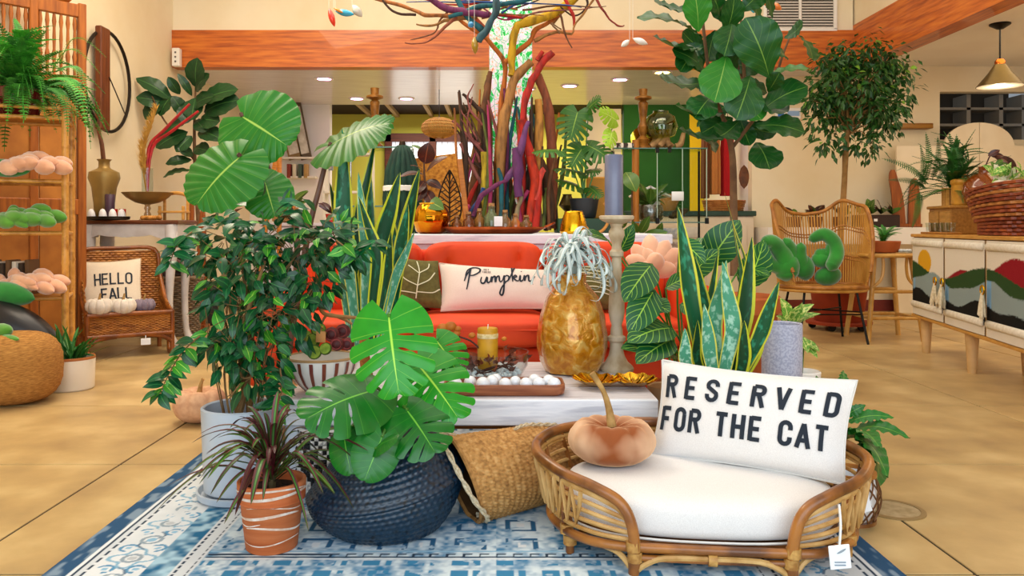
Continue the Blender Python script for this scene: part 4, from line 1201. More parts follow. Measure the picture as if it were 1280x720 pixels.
MB().tube([cp+Vector((0, 0, .26)), cp+Vector((.001, 0, .285))], .0025, 5, 1).build('wick', mat('wick_dark', '#2a2620', rough=.9), t)

# gold leaf dish
p = Vector((.475, 3.19, TZ))
t = thing('gold_leaf_dish', 'gold metal double leaf dish at the front right of the table', 'dish', p)
M_gold = mat('gold_metal', '#eab62a', '#cf9414', scale=20, rough=.2, metal=1)
for cx2, ang in ((-.075, .35), (.075, -.15)):
    b = MB(); rt = Matrix.Rotation(ang, 3, 'Z')
    def dish(u, v):
        a = 2*PI*v; lob = 1+.05*math.cos(11*a)
        r = u*lob
        x = .095*r*math.cos(a); y = .11*r*math.sin(a)
        z = .006+.030*u**2+.003*math.cos(11*a)*u
        return p+Vector((cx2, 0, 0))+rt @ Vector((x, y, z))
    b.grid(dish, 10, 88); b.build('leaf_dish', M_gold, t, smooth=80)
    for k in range(11):
        a = 2*PI*k/11
        b = MB(); b.tube([p+Vector((cx2, 0, .008))+rt @ Vector((.02*math.cos(a), .02*math.sin(a), .004)), p+Vector((cx2, 0, .0))+rt @ Vector((.055*math.cos(a), .064*math.sin(a), .018)), p+Vector((cx2, 0, .0))+rt @ Vector((.09*math.cos(a), .104*math.sin(a), .038))], [.002, .004, .004], 6, 3)
        b.build('vein', M_gold, t)

# ================================================================== SOFA AND CONSOLE
M_vel, nt, bb = nodes_of('orange_velvet')
lw = mk(nt, 'ShaderNodeLayerWeight'); lw.inputs[0].default_value = .35
tc = mk(nt, 'ShaderNodeTexCoord'); nz = mk(nt, 'ShaderNodeTexNoise'); nz.inputs['Scale'].default_value = 4; nz.inputs['Detail'].default_value = 5; nt.links.new(tc.outputs['Object'], nz.inputs[0])
nt.links.new(mix_n(nt, nz.outputs['Fac'], hexc('#c01c00'), hexc('#f25000')), bb.inputs['Base Color'])
bb.inputs['Sheen Weight'].default_value = .15; bb.inputs['Sheen Roughness'].default_value = .3; bb.inputs['Sheen Tint'].default_value = hexc('#ff8a40'); bb.inputs['Roughness'].default_value = .7
sc = Vector((0, 4.5, 0))
sofa = thing('velvet_sofa', 'orange velvet sofa with tufted back behind the coffee table', 'sofa', sc)
def soft(c, size, r=.08, bulge=.03, crease=None):
    """rounded cushion block: super-ellipsoid with creases in its front"""
    c = Vector(c); hx, hy, hz = [x/2 for x in size]
    b = MB()
    def fn(u, v):
        a = 2*PI*u; t = PI*(v-.5)
        e = .32
        sg = lambda x: math.copysign(abs(x)**e, x)
        x = sg(math.cos(t))*sg(math.cos(a)); y = sg(math.cos(t))*sg(math.sin(a)); z = sg(math.sin(t))
        d = Vector((x*hx, y*hy, z*hz))
        if crease and y < -.3:
            cr = max(crease(x, z), 0)
            d.y += cr
        return c+d
    b.grid(fn, 88, 44)
    return b
def folds(x, z):
    f = 0
    for k, x0 in enumerate((-.62, -.2, .18, .55)):
        w_ = .05+.02*k % .03
        f += .05*math.exp(-((x-x0-.08*z)/w_)**2)*max(0, .9-abs(z-.25))
    return f+.01*math.sin(9*x+3*z)
for x0, x1 in ((-1.08, -.44), (-.42, .27), (.29, .98)):
    soft(((x0+x1)/2, 4.74, .70), (x1-x0, .28, .42), crease=folds).build('back_cushion', M_vel, sofa)
for x0, x1 in ((-1.08, -.44), (-.42, .27), (.29, .98)):
    soft(((x0+x1)/2, 4.36, .45), (x1-x0, .66, .15)).build('seat_cushion', M_vel, sofa)
    MB().tube([(x0+.02, 4.035, .475), (x1-.02, 4.035, .475)], .006, 6, 1).build('piping', M_vel, sofa)
soft((-.05, 4.42, .27), (2.2, .68, .24)).build('base', M_vel, sofa)
soft((-.05, 4.86, .5), (2.3, .12, .72)).build('back_frame', M_vel, sofa)
for x in (-1.19, 1.09): soft((x, 4.44, .42), (.2, .78, .52)).build('arm', M_vel, sofa)
for x in (-1.15, 1.05):
    for y in (4.15, 4.8): MB().lathe([(.022, 0), (.03, .17)], (x, y, 0), 12).build('leg', wood('dark_leg', '#5a2f14', '#3c1d0b', axis=2), sofa)
M_pink = mat('pink_linen', '#ecd8cc', '#e0cabc', scale=420, rough=.95, bump=.12, bscale=240, detail=2)
M_olive = mat('olive_cloth', '#6a6232', '#5a5328', scale=40, rough=.95, bump=.2, bscale=200)
M_cream = mat('cream_thread', '#dcd8b8', rough=.9)
# script pillow
pr, fn, PW, PH = pillow('script_pillow', 'pink linen lumbar pillow with brush script Pumpkin on the orange sofa', 'pillow',
    [P(549, 329, 4.52), P(692, 338, 4.50), P(694, 386, 4.38), P(551, 389, 4.38)], .14, M_pink, pinch=.05, seam=mat('pink_seam', '#d2b6a5', rough=.9))
b = MB()
SCR = [
 [(0, .42), (.03, .62), (.08, .80), (.10, .92), (.085, .70), (.05, .30), (.03, .10)],
 [(.02, .62), (.06, .86), (.15, .98), (.23, .90), (.22, .74), (.14, .62), (.08, .62)],
 [(.25, .52), (.235, .36), (.25, .27), (.29, .29), (.325, .50), (.325, .32), (.345, .27), (.37, .33)],
 [(.37, .33), (.39, .52), (.385, .28), (.40, .44), (.435, .52), (.44, .28), (.455, .45), (.49, .52), (.497, .32), (.515, .28), (.54, .34)],
 [(.54, .34), (.565, .54), (.56, .25), (.545, -.12), (.52, -.24), (.495, -.15), (.53, .08), (.585, .26)],
 [(.56, .45), (.60, .54), (.63, .46), (.615, .32), (.575, .27)],
 [(.63, .36), (.67, .62), (.71, .98), (.70, 1.08), (.675, 1.0), (.675, .60), (.68, .26)],
 [(.68, .42), (.715, .55), (.735, .48), (.695, .42), (.735, .30), (.77, .30)],
 [(.77, .32), (.79, .54), (.785, .33), (.80, .27), (.83, .34)], [(.802, .71), (.808, .76)],
 [(.83, .34), (.85, .55), (.85, .29), (.865, .46), (.905, .55), (.91, .33), (.925, .27), (.96, .34), (1.0, .50)]]
X0, Y0, SW, SH = -.185, -.055, .40, .155
for pl in SCR:
    q = [(v.x, v.y) for v in smooth_path([(x, y, 0) for x, y in pl], 5)]
    stroke(b, [(X0+x*SW, Y0+y*SH+x*.035) for x, y in q], lambda s: .0065+.004*math.sin(PI*s), fn, .01)
b.build('script_lettering', M_navy, pr, kind='stuff')
b = MB()
text(b, 'HEY', -.070, .082, .0135, fn, th=.17, gap=.36); text(b, 'THERE', -.080, .062, .0135, fn, th=.17, gap=.36)
b.build('small_lettering', M_navy, pr, kind='stuff')
# olive leaf pillow
pr, fn, PW, PH = pillow('olive_leaf_pillow', 'olive green pillow stitched with a cream leaf, left of the Pumpkin pillow', 'pillow',
    [P(478, 316, 4.56), P(548, 326, 4.52), P(556, 386, 4.40), P(486, 392, 4.40)], .15, M_olive, pinch=.07)
b = MB()
def fnn(x, y): return fn(x, y)
for pl in ([(-.02, -.12), (.0, -.04), (.02, .05), (.01, .13)], [(.0, -.04), (.07, .0), (.11, .06)], [(.0, -.04), (-.07, .0), (-.1, .05)], [(.02, .04), (.07, .08), (.08, .12)], [(.015, .04), (-.04, .09)], [(-.01, -.08), (.08, -.08), (.13, -.04)], [(-.01, -.09), (-.1, -.07)]):
    q = [(v.x, v.y) for v in smooth_path([(x+.03, y, 0) for x, y in pl], 5)]
    stroke(b, q, .006, fn, .02)
b.build('leaf_stitching', M_cream, pr, kind='stuff')
pr, fn, PW, PH = pillow('olive_line_pillow', 'olive pillow with long cream curved lines behind the candlestick', 'pillow',
    [P(706, 335, 4.56), P(772, 326, 4.54), P(778, 388, 4.40), P(706, 392, 4.40)], .15, M_olive, pinch=.06)
b = MB()
for k in range(7):
    q = [(-.14+.28*i/12, -.10+.035*k+.035*math.sin(PI*i/12+k*.3)) for i in range(13)]
    stroke(b, q, .005, fn, .03)
b.build('line_stitching', M_cream, pr, kind='stuff')
# peach petal plush
def plush(name, label, c, petals, m, cat='plush', group=None):
    t = thing(name, label, cat, c, group)
    for p0, p1, r in petals:
        MB().blob(p0, p1, r, 14, 10, pw=.6, bias=.85).build('petal', m, t)
    return t
M_peach = mat('peach_velvet', '#f0b896', '#e09f7c', scale=8, rough=.85, sheen=.8)
c = P(815, 338, 4.3)
pet = []
for i, (px, py, dy, r) in enumerate(((790, 305, 0, .05), (812, 292, .05, .06), (836, 300, .02, .06), (852, 312, 0, .06), (782, 322, -.05, .055), (800, 335, -.1, .05), (845, 335, -.08, .05), (822, 318, -.1, .055), (860, 330, 0, .055), (806, 310, -.04, .05))):
    pet.append((c+Vector((0, 0, 0)), P(px, py, 4.3+dy), r))
plush('peach_plush', 'peach velvet many petalled plush cushion on the right end of the sofa', c, pet, M_peach, 'cushion')

# console behind the sofa
cc = Vector((.0, 6.0, 0))
con = thing('display_console', 'long white display counter behind the sofa carrying the driftwood tree', 'counter', cc)
CZ = .95
for i in range(4):
    MB().box((.03, 5.0+.45*i+.225, CZ-.03), (2.15, .447, .06), .004).build('plank', M_ww, con, False)
MB().box((.03, 5.05, .50), (2.1, .04, .78), .004).build('front_panel', M_ww, con, False)
for x in (-.98, 1.04): MB().box((x, 5.9, .45), (.06, 1.7, .9), .005).build('side_panel', M_ww, con, False)
MB().box((.03, 6.76, .5), (2.1, .04, .78), .004).build('back_panel', M_ww, con, False)

# ================================================================== PILLAR AND DRIFTWOOD TREE
m, nt, bb = nodes_of('mosaic_film')
tc = mk(nt, 'ShaderNodeTexCoord'); mp = mk(nt, 'ShaderNodeMapping'); mp.inputs['Scale'].default_value = (1, 1, .75); nt.links.new(tc.outputs['Object'], mp.inputs[0])
nz = mk(nt, 'ShaderNodeTexNoise'); nz.inputs['Scale'].default_value = 4.5; nz.inputs['Detail'].default_value = 9; nz.inputs['Roughness'].default_value = .72; nz.inputs['Distortion'].default_value = 2.5; nt.links.new(mp.outputs[0], nz.inputs[0])
cr = mk(nt, 'ShaderNodeValToRGB'); cr.color_ramp.interpolation = 'LINEAR'; e = cr.color_ramp.elements
e[0].position = .38; e[0].color = hexc('#059030'); e[1].position = .64; e[1].color = hexc('#e2561a')
for ps, c in ((.455, '#14c84c'), (.475, '#5fe098'), (.495, '#f6f2fa'), (.535, '#eec4ea'), (.565, '#fbe9dd'), (.60, '#e88a4a')):
    k = e.new(ps); k.color = hexc(c)
nt.links.new(nz.outputs['Fac'], cr.inputs[0])
vo = mk(nt, 'ShaderNodeTexVoronoi', feature='DISTANCE_TO_EDGE'); vo.inputs['Scale'].default_value = 16; nt.links.new(mp.outputs[0], vo.inputs['Vector'])
cc_ = mix_n(nt, math_n(nt, 'LESS_THAN', vo.outputs['Distance'], .035), cr.outputs[0], hexc('#8fc7b8'))
nt.links.new(cc_, bb.inputs['Base Color']); bb.inputs['Roughness'].default_value = .25
PX0, PX1 = (612-620)*.0066, (665-620)*.0066
pil = struct('trim_8', bx((PX0, 6.85, 0), (PX1, 7.19, 4.4)), mat('pillar_core', '#d9d2cc', rough=.6))
bx((PX0-.004, 6.838, .0), (PX1+.004, 6.85, 4.3)).build('mosaic_panel', m, pil, False)
bx((PX1, 6.845, 0), (PX1+.012, 7.19, 4.3)).build('mosaic_panel', m, pil, False)

tr = thing('driftwood_tree', 'tree of painted rainbow driftwood branches wrapped round the bright mosaic pillar', 'tree sculpture', (.1, 6.5, CZ))
WD = {}
def wd(c, c2=None):
    if c not in WD:
        k = tuple(int(c[i:i+2], 16) for i in (1, 3, 5)); dk = '#%02x%02x%02x' % tuple(int(x*.5+w_*.15) for x, w_ in zip(k, (70, 45, 25)))
        WD[c] = mat('bark_'+c[1:], c, dk, scale=9, rough=.75, stretch=(3, 3, 1), bump=.5, bscale=18, contrast=(.45, .75), detail=6)
    return WD[c]
brown, dbrown, lbrown, orange, red, yellow, teal, purple, pinkr, olive_, blue_ = '#6e4222', '#3c2212', '#a06d35', '#b8621a', '#b82414', '#c99c10', '#145a63', '#6a2450', '#a02c5a', '#5e6a26', '#264c8a'
def branch(pts, r, c, Y=6.4, dY=0.0):
    n_ = len(pts)
    ps = [P(px, py, Y+dY*i/max(n_-1, 1)) for i, (px, py) in enumerate(pts)]
    jit = [p+rv(.012) if 0 < i < n_-1 else p for i, p in enumerate(ps)]
    jit = smooth_path(jit, 3); jit = [q+rv(.006) for q in jit]; rr = [q*.0064*R.uniform(.82, 1.15) for q in lerp_list(r, len(jit))]
    MB().tube(jit, rr, 8, 2).build('branch', wd(c), tr)
R.seed(21)
# main limbs (photo pixels, widths in pixels)
branch([(639, 94), (641, 70), (645, 38), (656, 28), (690, 19), (722, -4), (745, -25)], [4.5, 4.5, 5, 6, 5.5, 5, 4], yellow, 6.2)
branch([(560, 22), (600, 8), (640, 6), (668, -2), (690, -18)], [2.5, 3, 3.5, 3.5, 3], teal, 6.0)
branch([(598, 52), (612, 30), (622, 6), (615, -25)], [4.5, 4, 4, 3.5], '#2b4f58', 5.9)
branch([(605, 40), (585, 18), (565, -12)], [4, 3.5, 3], teal, 6.05)
branch([(612, 18), (585, 16), (560, 12), (530, -4), (505, -25)], [4, 4.5, 4, 3, 2], purple, 6.0)
branch([(608, 40), (592, 22), (580, 5), (575, -25)], [5, 5, 5, 4.5], '#b04a26', 6.3)
branch([(602, 8), (596, -20)], [6, 6], '#5a3426', 6.25)
branch([(622, 285), (620, 200), (626, 130), (632, 80), (610, 48), (585, 35), (568, 18)], [4.5, 4, 4, 3, 2.5, 2.5, 2], orange, 6.3)
branch([(632, 78), (660, 55), (672, 38), (690, 22), (722, -2)], [3.5, 3, 3, 2.5, 2.5], orange, 6.25)
branch([(668, 51), (690, 42), (716, 42)], [2.5, 2, 1.6], lbrown, 6.2)
branch([(653, 290), (650, 200), (655, 130), (665, 100), (680, 76), (692, 65)], [5, 5, 4.5, 4.5, 4.5, 4], '#b4261c', 6.15)
branch([(672, 76), (678, 64)], [3, 2.2], red, 6.15)
branch([(626, 290), (628, 180), (634, 130), (645, 98), (664, 77)], [6, 6, 6, 5.5, 5.5], '#a8763c', 6.2)
branch([(690, 285), (688, 200), (685, 140), (672, 95)], [6, 6, 6, 5], '#8e4a2c', 6.3)
branch([(672, 250), (672, 190), (673, 124)], [5, 5.5, 5], '#bd8236', 6.15)
branch([(668, 285), (670, 240), (662, 190), (652, 150)], [6, 6, 5.5, 5], red, 6.1)
branch([(668, 250), (676, 225), (680, 212)], [4.5, 4, 3.5], '#e04a3c', 6.08)
branch([(660, 285), (664, 250), (668, 225), (662, 195)], [4.5, 5, 5.5, 5], '#c4300e', 6.08)
branch([(590, 285), (592, 240), (598, 180), (606, 130), (613, 90)], [7, 7, 6, 4.5, 3], brown, 6.35)
branch([(600, 280), (603, 210), (604, 150), (588, 128), (578, 118)], [6, 6, 4, 2.5, 1.5], dbrown, 6.3)
branch([(608, 285), (610, 190), (607, 120), (612, 95)], [6, 5, 4, 3], '#6a4426', 6.35)
branch([(609, 285), (609, 225), (607, 190)], [5.5, 6.5, 6], '#c0a62a', 6.2)
branch([(648, 245), (646, 215), (645, 185)], [5, 6.5, 5], '#5e2a5c', 6.05)
branch([(632, 225), (645, 205), (650, 180), (660, 152)], [3.5, 4.5, 4, 2.5], '#6d3a6e', 6.05)
branch([(592, 270), (598, 250), (612, 238), (634, 225)], [2.5, 2.8, 2.8, 2.5], purple, 6.05)
branch([(582, 285), (590, 265), (600, 248), (604, 235)], [3, 3.2, 3, 2.5], blue_, 6.1)
branch([(626, 270), (626, 235), (622, 210)], [2.6, 2.6, 2], teal, 6.05)
branch([(584, 285), (583, 270), (588, 258)], [5, 5.5, 3.5], '#b02e56', 6.1)
branch([(576, 180), (590, 205), (602, 230)], [2.2, 2.5, 2.8], '#8a5048', 6.2)
branch([(566, 150), (585, 170), (603, 186), (612, 200)], [1.6, 2, 2.2, 2.2], '#8c4a44', 6.25)
branch([(690, 280), (686, 240), (676, 200)], [5, 5, 3.5], '#5b3a22', 6.25)
branch([(678, 285), (680, 255), (683, 235)], [3, 3, 2], olive_, 6.15)
branch([(640, 290), (648, 265), (652, 240), (645, 222)], [3, 3, 2.8, 2.2], '#8a7a5a', 6.05)
branch([(652, 285), (650, 262), (660, 238)], [3.2, 3, 2.2], pinkr, 6.08)
# top spreading twigs
branch([(602, 10), (560, 20), (530, 18), (500, 8), (450, -8)], [3.2, 2.6, 2.4, 2.2, 1.6], '#a2612a', 6.1)
branch([(596, 22), (566, 26), (540, 30), (520, 30)], [2.5, 2.2, 1.6, .9], '#9c6b36', 6.1)
branch([(570, 22), (550, 40), (530, 52), (507, 54)], [2, 1.6, 1.2, .8], '#8e4a30', 6.05)
branch([(520, 18), (490, 14), (470, -10)], [1.8, 1.6, 1.4], dbrown, 6.1)
branch([(612, 2), (590, -6), (560, -20)], [4, 4, 3.5], '#c87d2c', 6.1)
branch([(700, 18), (706, 40), (715, 60)], [1.6, 1.2, .8], '#6e4226', 6.1)
branch([(740, -10), (752, 10), (768, 30), (780, 32)], [1.8, 1.5, 1.2, .8], '#8a2e22', 6.1)
branch([(705, -5), (716, 18), (718, 34)], [2.2, 2, 1.2], red, 6.1)
branch([(730, -12), (735, 6), (718, 20), (700, 8)], [1.4, 1.3, 1.2, 1], dbrown, 6.15)
branch([(700, 42), (690, 30), (702, 36)], [1.2, 1, .8], '#7d5a38', 6.15)
branch([(560, 14), (550, 28), (540, 44), (514, 50)], [1.6, 1.3, 1, .7], '#7c4a2c', 6.15)
branch([(742, 0), (720, 28), (715, 44)], [1.4, 1.2, .9], lbrown, 6.1)
branch([(690, 30), (720, -8)], [3, 2.6], '#a86c2a', 6.3)
COLS = [brown, dbrown, lbrown, orange, red, purple, teal, olive_, '#8c4a44', '#a2612a', '#5b3a22', pinkr, blue_]
for i in range(48):     # thin sticks woven among the trunk
    x0 = R.uniform(575, 700); x1 = x0+R.uniform(-22, 22); y1 = R.uniform(110, 230)
    branch([(x0, 288), ((x0+x1)/2+R.uniform(-8, 8), (288+y1)/2), (x1, y1)], [R.uniform(1.6, 4.2), R.uniform(1.6, 3.6), R.uniform(.8, 1.6)], R.choice(COLS+[dbrown, brown, '#5b3a22', '#3c2414']), R.uniform(6.1, 6.6))
for i in range(9):      # ragged twigs on the left shoulder
    x0 = R.uniform(590, 606); y0 = R.uniform(150, 220)
    branch([(x0, y0), (x0-R.uniform(8, 22), y0-R.uniform(15, 35)), (x0-R.uniform(10, 32), y0-R.uniform(35, 60))], [1.8, 1.3, .7], R.choice([dbrown, '#5b3a22', '#8c4a44']), 6.25)
for i in range(20):     # upper tangle
    x0 = R.uniform(595, 660); y0 = R.uniform(-10, 25); s = R.choice([-1, 1])
    branch([(x0, y0), (x0+s*R.uniform(20, 50), y0-R.uniform(-8, 14)), (x0+s*R.uniform(60, 110), y0-R.uniform(0, 35))], [1.5, 1.1, .5], R.choice(COLS), R.uniform(6.0, 6.3))

# hanging ornaments
def ornament(px, py, Y, ln, w_, c, label, rot=0, name='hanging_ornament', glassy=True):
    p = P(px, py, Y)
    t = thing(name, label, 'ornament', p)
    d = Vector((math.sin(rot), 0, -math.cos(rot)))
    MB().blob(p, p+d*ln*1.35, w_*.68, 12, 10, pw=.8, flat=.7).build('drop', mat('ornament_'+c[1:], c, rough=.15, coat=.6), t)
    MB().tube([p, (p.x, p.y, 4.39)], .0012, 4, 1).build('thread', M_string, t)
ornament(411, 10, 6.0, .11, .05, '#d8321e', 'red leaf shaped glass drop hanging at the upper left', .3)
ornament(419, 14, 6.1, .11, .055, '#27a5c9', 'turquoise leaf shaped glass drop beside the red one', 1.4)
ornament(440, 6, 6.15, .09, .07, '#cfc8b8', 'pale clear glass drop beside the turquoise one', .7)
ornament(417, 10, 6.05, .06, .025, '#d8892a', 'small orange glass drop above the turquoise one', 1.1)
ornament(593, 45, 5.9, .10, .055, '#9a7a1e', 'gold green cocoon drop hanging in front of the beam', .05)
ornament(586, 27, 5.95, .04, .05, '#3f8fc2', 'small blue drop among the left twigs', .6)
ornament(787, 50, 6.0, .06, .045, '#f1eee8', 'left white leaf of the pair hanging before the beam', -.9, 'hanging_leaf')
ornament(791, 48, 6.0, .09, .05, '#f4f2ee', 'right white leaf of the pair hanging before the beam', 1.2, 'hanging_leaf')
ornament(942, 3, 6.0, .06, .045, '#2aa0b4', 'teal glass drop among orange ones above the fiddle leaf fig', 0)
ornament(925, 1, 6.0, .05, .05, '#c4622a', 'left orange glass drop above the fiddle leaf fig', .9)
ornament(952, -2, 6.05, .07, .04, '#d8702e', 'middle orange glass drop above the fiddle leaf fig', .8)
ornament(964, 4, 6.05, .07, .05, '#dd7a3a', 'right orange glass drop under the wall vent', 1.0)
ornament(933, -4, 6.1, .06, .035, '#c9a21e', 'small yellow glass drop above the fiddle leaf fig', 1.2)

# ================================================================== ON THE CONSOLE
M_cop = mat('copper_tray', '#b65a2c', '#8e3f1c', scale=6, rough=.25, metal=.9)
p = Vector((-.02, 5.3, CZ+.001))
t = thing('copper_tray', 'long oval copper tray full of little glass bottles on the white console', 'tray', p)
MB().lathe([(.26, 0), (.30, .01), (.345, .045), (.352, .046), (.35, .038), (.30, .014), (.001, .008)], p, 56, sy=.42).build('tray', M_cop, t)
for s in (-1, 1): MB().tube([p+Vector((s*.345, -.05, .045)), p+Vector((s*.40, -.03, .07)), p+Vector((s*.40, .03, .07)), p+Vector((s*.345, .05, .045))], .007, 7, 4).build('handle', M_cop, t)
btl = [(-.24, .0, .035, .10, '#8a5a2a'), (-.16, -.03, .04, .12, '#7d4a26'), (-.09, .02, .035, .14, '#9a6a32'), (-.01, -.02, .05, .17, '#6f7d55'), (.08, -.03, .04, .13, '#8d7a52'), (.15, .02, .035, .11, '#c28a4a'), (.22, -.01, .04, .10, '#7a5b2a')]
lab = ['leftmost, brown', 'second from the left, dark brown', 'third from the left, amber', 'grey green, with a white label', 'right of the labelled bottle', 'second from the right, pale amber', 'rightmost, olive brown']
for (x, y, r, h, c), l_ in zip(btl, lab):
    q = p+Vector((x, y, .0105)); t = thing('glass_bottle', 'small corked glass bottle on the copper tray, '+l_, 'bottle', q, 'bottles on the copper tray')
    MB().lathe([(r*.9, 0), (r, .01), (r, h*.6), (r*.5, h*.78), (r*.45, h*.95), (r*.55, h), (r*.3, h), (.001, h*.99)], q, 20).build('glass', mat('bottle_'+c[1:], c, rough=.1, trans=.55, coat=.5), t)
    MB().lathe([(r*.4, h*.99), (r*.42, h*1.13), (.001, h*1.13)], q, 12).build('cork', mat('cork', '#b98a54', '#94683a', scale=60), t)
    if 'label' in l_ and 'right of' not in l_: MB().box(q+Vector((.045, -r-.012, h*.42)), (.055, .003, .065), .001).build('label', M_leather, t, False)
# gold round vase with rubber plant
p = Vector((-.43, 5.32, CZ+.001))
t = thing('rubber_plant', 'burgundy rubber plant in a round shiny gold vase left on the console', 'potted plant', p)
MB().lathe([(.07, 0), (.10, .015), (.125, .08), (.12, .14), (.09, .185), (.08, .195), (.085, .205), (.075, .2), (.07, .19), (.001, .18)], p, 48, lambda r, z, a, j: (r*(1+.02*math.cos(14*a)), z)).build('vase', mat('gold_glass', '#d39a1c', '#b8480e', scale=6, rough=.12, metal=1), t)
M_rub = leafmat('rubber_leaf', '#4a1c14', '#2f1812', '#8a4a2c', nv=10, k=.4, vw=.06, mid=.07, rough=.25, rand=.35, coat=.4)
M_rubg = leafmat('rubber_green', '#3f6a24', '#55782c', '#96a84a', nv=10, k=.4, vw=.06, mid=.07, rough=.25, rand=.2, coat=.4)
rl = leaf_mesh('rubber', lambda s: .27*math.sin(PI*min(s, .999)**.9)**.75, M_rub, 10, 2, .08, .18)
rl2 = leaf_mesh('rubber2', lambda s: .27*math.sin(PI*min(s, .999)**.9)**.75, M_rubg, 10, 2, .08, .18)
MB().tube([p+Vector((0, 0, .18)), P(531, 225, 5.3), P(530, 190, 5.3)], [.01, .008, .005], 6).build('stem', mat('brown_stem', '#5a3b24', rough=.7), t)
for a, b_, w_, nn in (((531, 205), (536, 178), 1.5, (0, -1, .1)), ((533, 215), (560, 196), 1, (0, -.6, 1)), ((530, 218), (498, 222), .8, (0, -.5, 1)), ((531, 226), (520, 243), 1.3, (-.3, -1, .3)), ((533, 226), (552, 236), 1, (.3, -1, .5)), ((530, 232), (522, 252), 1.2, (0, -1, .2)), ((528, 212), (512, 207), .9, (0, -.3, 1)), ((532, 238), (543, 258), 1.1, (0, -1, .3))):
    place('leaf', rl, P(*a, 5.3), P(*b_, 5.25), nn, w_, t)
place('leaf', rl2, P(531, 250, 5.28), P(555, 262, 5.22), (0, -1, .5), 1.2, t); place('leaf', rl2, P(531, 190, 5.32), P(513, 182, 5.3), (0, -.6, 1), .8, t)
# metal leaf sculpture
p = P(562, 277, 5.55); p.z = CZ+.001
t = thing('metal_leaf', 'dark openwork metal leaf standing between gold vase and driftwood', 'sculpture', p)
M_iron = mat('bronze_dark', '#3a2a1c', '#241810', scale=20, rough=.45, metal=.7)
def lw_(s): return .082*math.sin(PI*s**.75)**.85
base = p+Vector((0, 0, .02)); H = .42
def lp(s, sd): return base+Vector((sd*lw_(s), 0, H*s))
for sd in (-1, 1): MB().tube([lp(.02+.98*i/12, sd) for i in range(13)], .006, 6, 2).build('outline', M_iron, t)
MB().tube([p, base+Vector((0, -.004, H))], .006, 6, 1).build('midrib', M_iron, t)
for i in range(11):
    s = .06+.78*i/10
    for sd in (-1, 1):
        MB().tube([base+Vector((0, 0, H*s)), lp(min(s+.13, .99), sd)], [.005, .008, .004], 5, 1).build('vein', M_iron, t)
        if i % 2: MB().tube([base+Vector((sd*lw_(s+.06)*.5, 0, H*(s+.06))), lp(min(s+.02, .99), sd)], .004, 5, 1).build('vein', M_iron, t)
MB().lathe([(.05, 0), (.05, .012), (.01, .016)], p, 20).build('foot', M_iron, t)
# cork board
p = P(545, 270, 5.9); p.z = CZ+.001
t = thing('cork_board', 'tan cork textured board leaning behind the rubber plant', 'panel', p)
rt = Matrix.Rotation(-.12, 3, 'Y') @ Matrix.Rotation(-.08, 3, 'X')
MB().box(p+Vector((0, 0, .30)), (.36, .02, .54), .004, rot=rt).build('cork', mat('cork_board', '#c4842e', '#8a4f14', scale=38, rough=.9, bump=.3, c3='#b0701f'), t, False)
MB().box(p+Vector((.205, .0, .28)), (.04, .03, .54), .004, rot=rt).build('side_batten', M_oran, t, False)
# dark green folded umbrella
p = P(503, 280, 5.75); p.z = CZ+.001
t = thing('green_umbrella', 'dark green pleated closed umbrella standing behind the snake plant', 'umbrella', p)
MB().lathe([(.10, 0), (.115, .05), (.125, .25), (.11, .45), (.07, .58), (.035, .63), (.001, .635)], p, 96, lambda r, z, a, j: (r*(1+.14*abs(math.sin(8*a))), z)).build('canopy', mat('green_canvas', '#123f30', '#0c2c22', scale=10, rough=.8), t, smooth=75)
MB().lathe([(.133, .30), (.140, .305), (.140, .335), (.133, .34)], p, 40, closed=True).build('strap', M_string, t)
MB().lathe([(.03, .62), (.02, .66), (.001, .665)], p, 14).build('ferrule', M_iron, t)
# gold ribbed pot, monstera in black pot, orange ring box
p = Vector((.51, 5.25, CZ+.001))
t = thing('gold_ribbed_pot', 'small gold ribbed tapered pot on the console left of the blue candle', 'pot', p)
prof = []
for i in range(15): f = i/14; prof.append((.09-.035*f**1.5+(.004 if i % 2 else 0), .01+.14*f))
MB().lathe([(.085, 0)]+prof+[(.045, .15), (.001, .13)], p, 40).build('pot', M_gold, t, smooth=70)
p = Vector((.72, 6.2, CZ+.001))
t = thing('green_crate', 'dark green box with an orange arched rim under the black potted monstera', 'box', p)
MB().box(p+Vector((0, .1, .055)), (.50, .4, .11), .006).build('body', mat('dark_green_paint', '#17411f', '#113318', scale=4, rough=.5), t, False)
MB().box(p+Vector((.12, .28, .28)), (.22, .03, .34), .01).build('amber_back', mat('amber_board', '#c5861d', rough=.6), t, False)
q = p+Vector((.04, -.105, .13)); MB().tube([q+Vector((.10*math.cos(a), 0, .13*math.sin(a))) for a in [math.radians(x) for x in range(-170, 60, 20)]], .012, 7, 2).build('orange_arch', mat('orange_rim', '#cf8a3c', rough=.5), t)
p = Vector((.685, 6.22, CZ+.112))
t = thing('black_pot_monstera', 'small monstera with one lime leaf in a black pot behind the blue candle', 'potted plant', p)
MB().lathe([(.075, 0), (.09, .01), (.115, .15), (.11, .155), (.10, .13), (.001, .12)], p, 36).build('pot', mat('black_glaze', '#23262a', rough=.45), t)
M_mon3 = leafmat('monstera_mid', '#25551b', '#356a22', '#86a83a', nv=8, k=0, vw=.05, mid=.035, rough=.3, rand=.2, vs=.4)
M_lm = leafmat('monstera_lime', '#8fc42a', '#b5da3e', '#e0ee8a', nv=8, k=0, vw=.06, mid=.04, rough=.3, rand=.05, trl=.2)
hm3 = heart_mesh('monstera_mid_leaf', M_mon3, ((.2, .03, .35, 0), (.36, .03, .3, 0), (.52, .03, .3, 0), (.68, .03, .32, 0), (.82, .02, .35, 0)), n=48, h=9, W=.52)
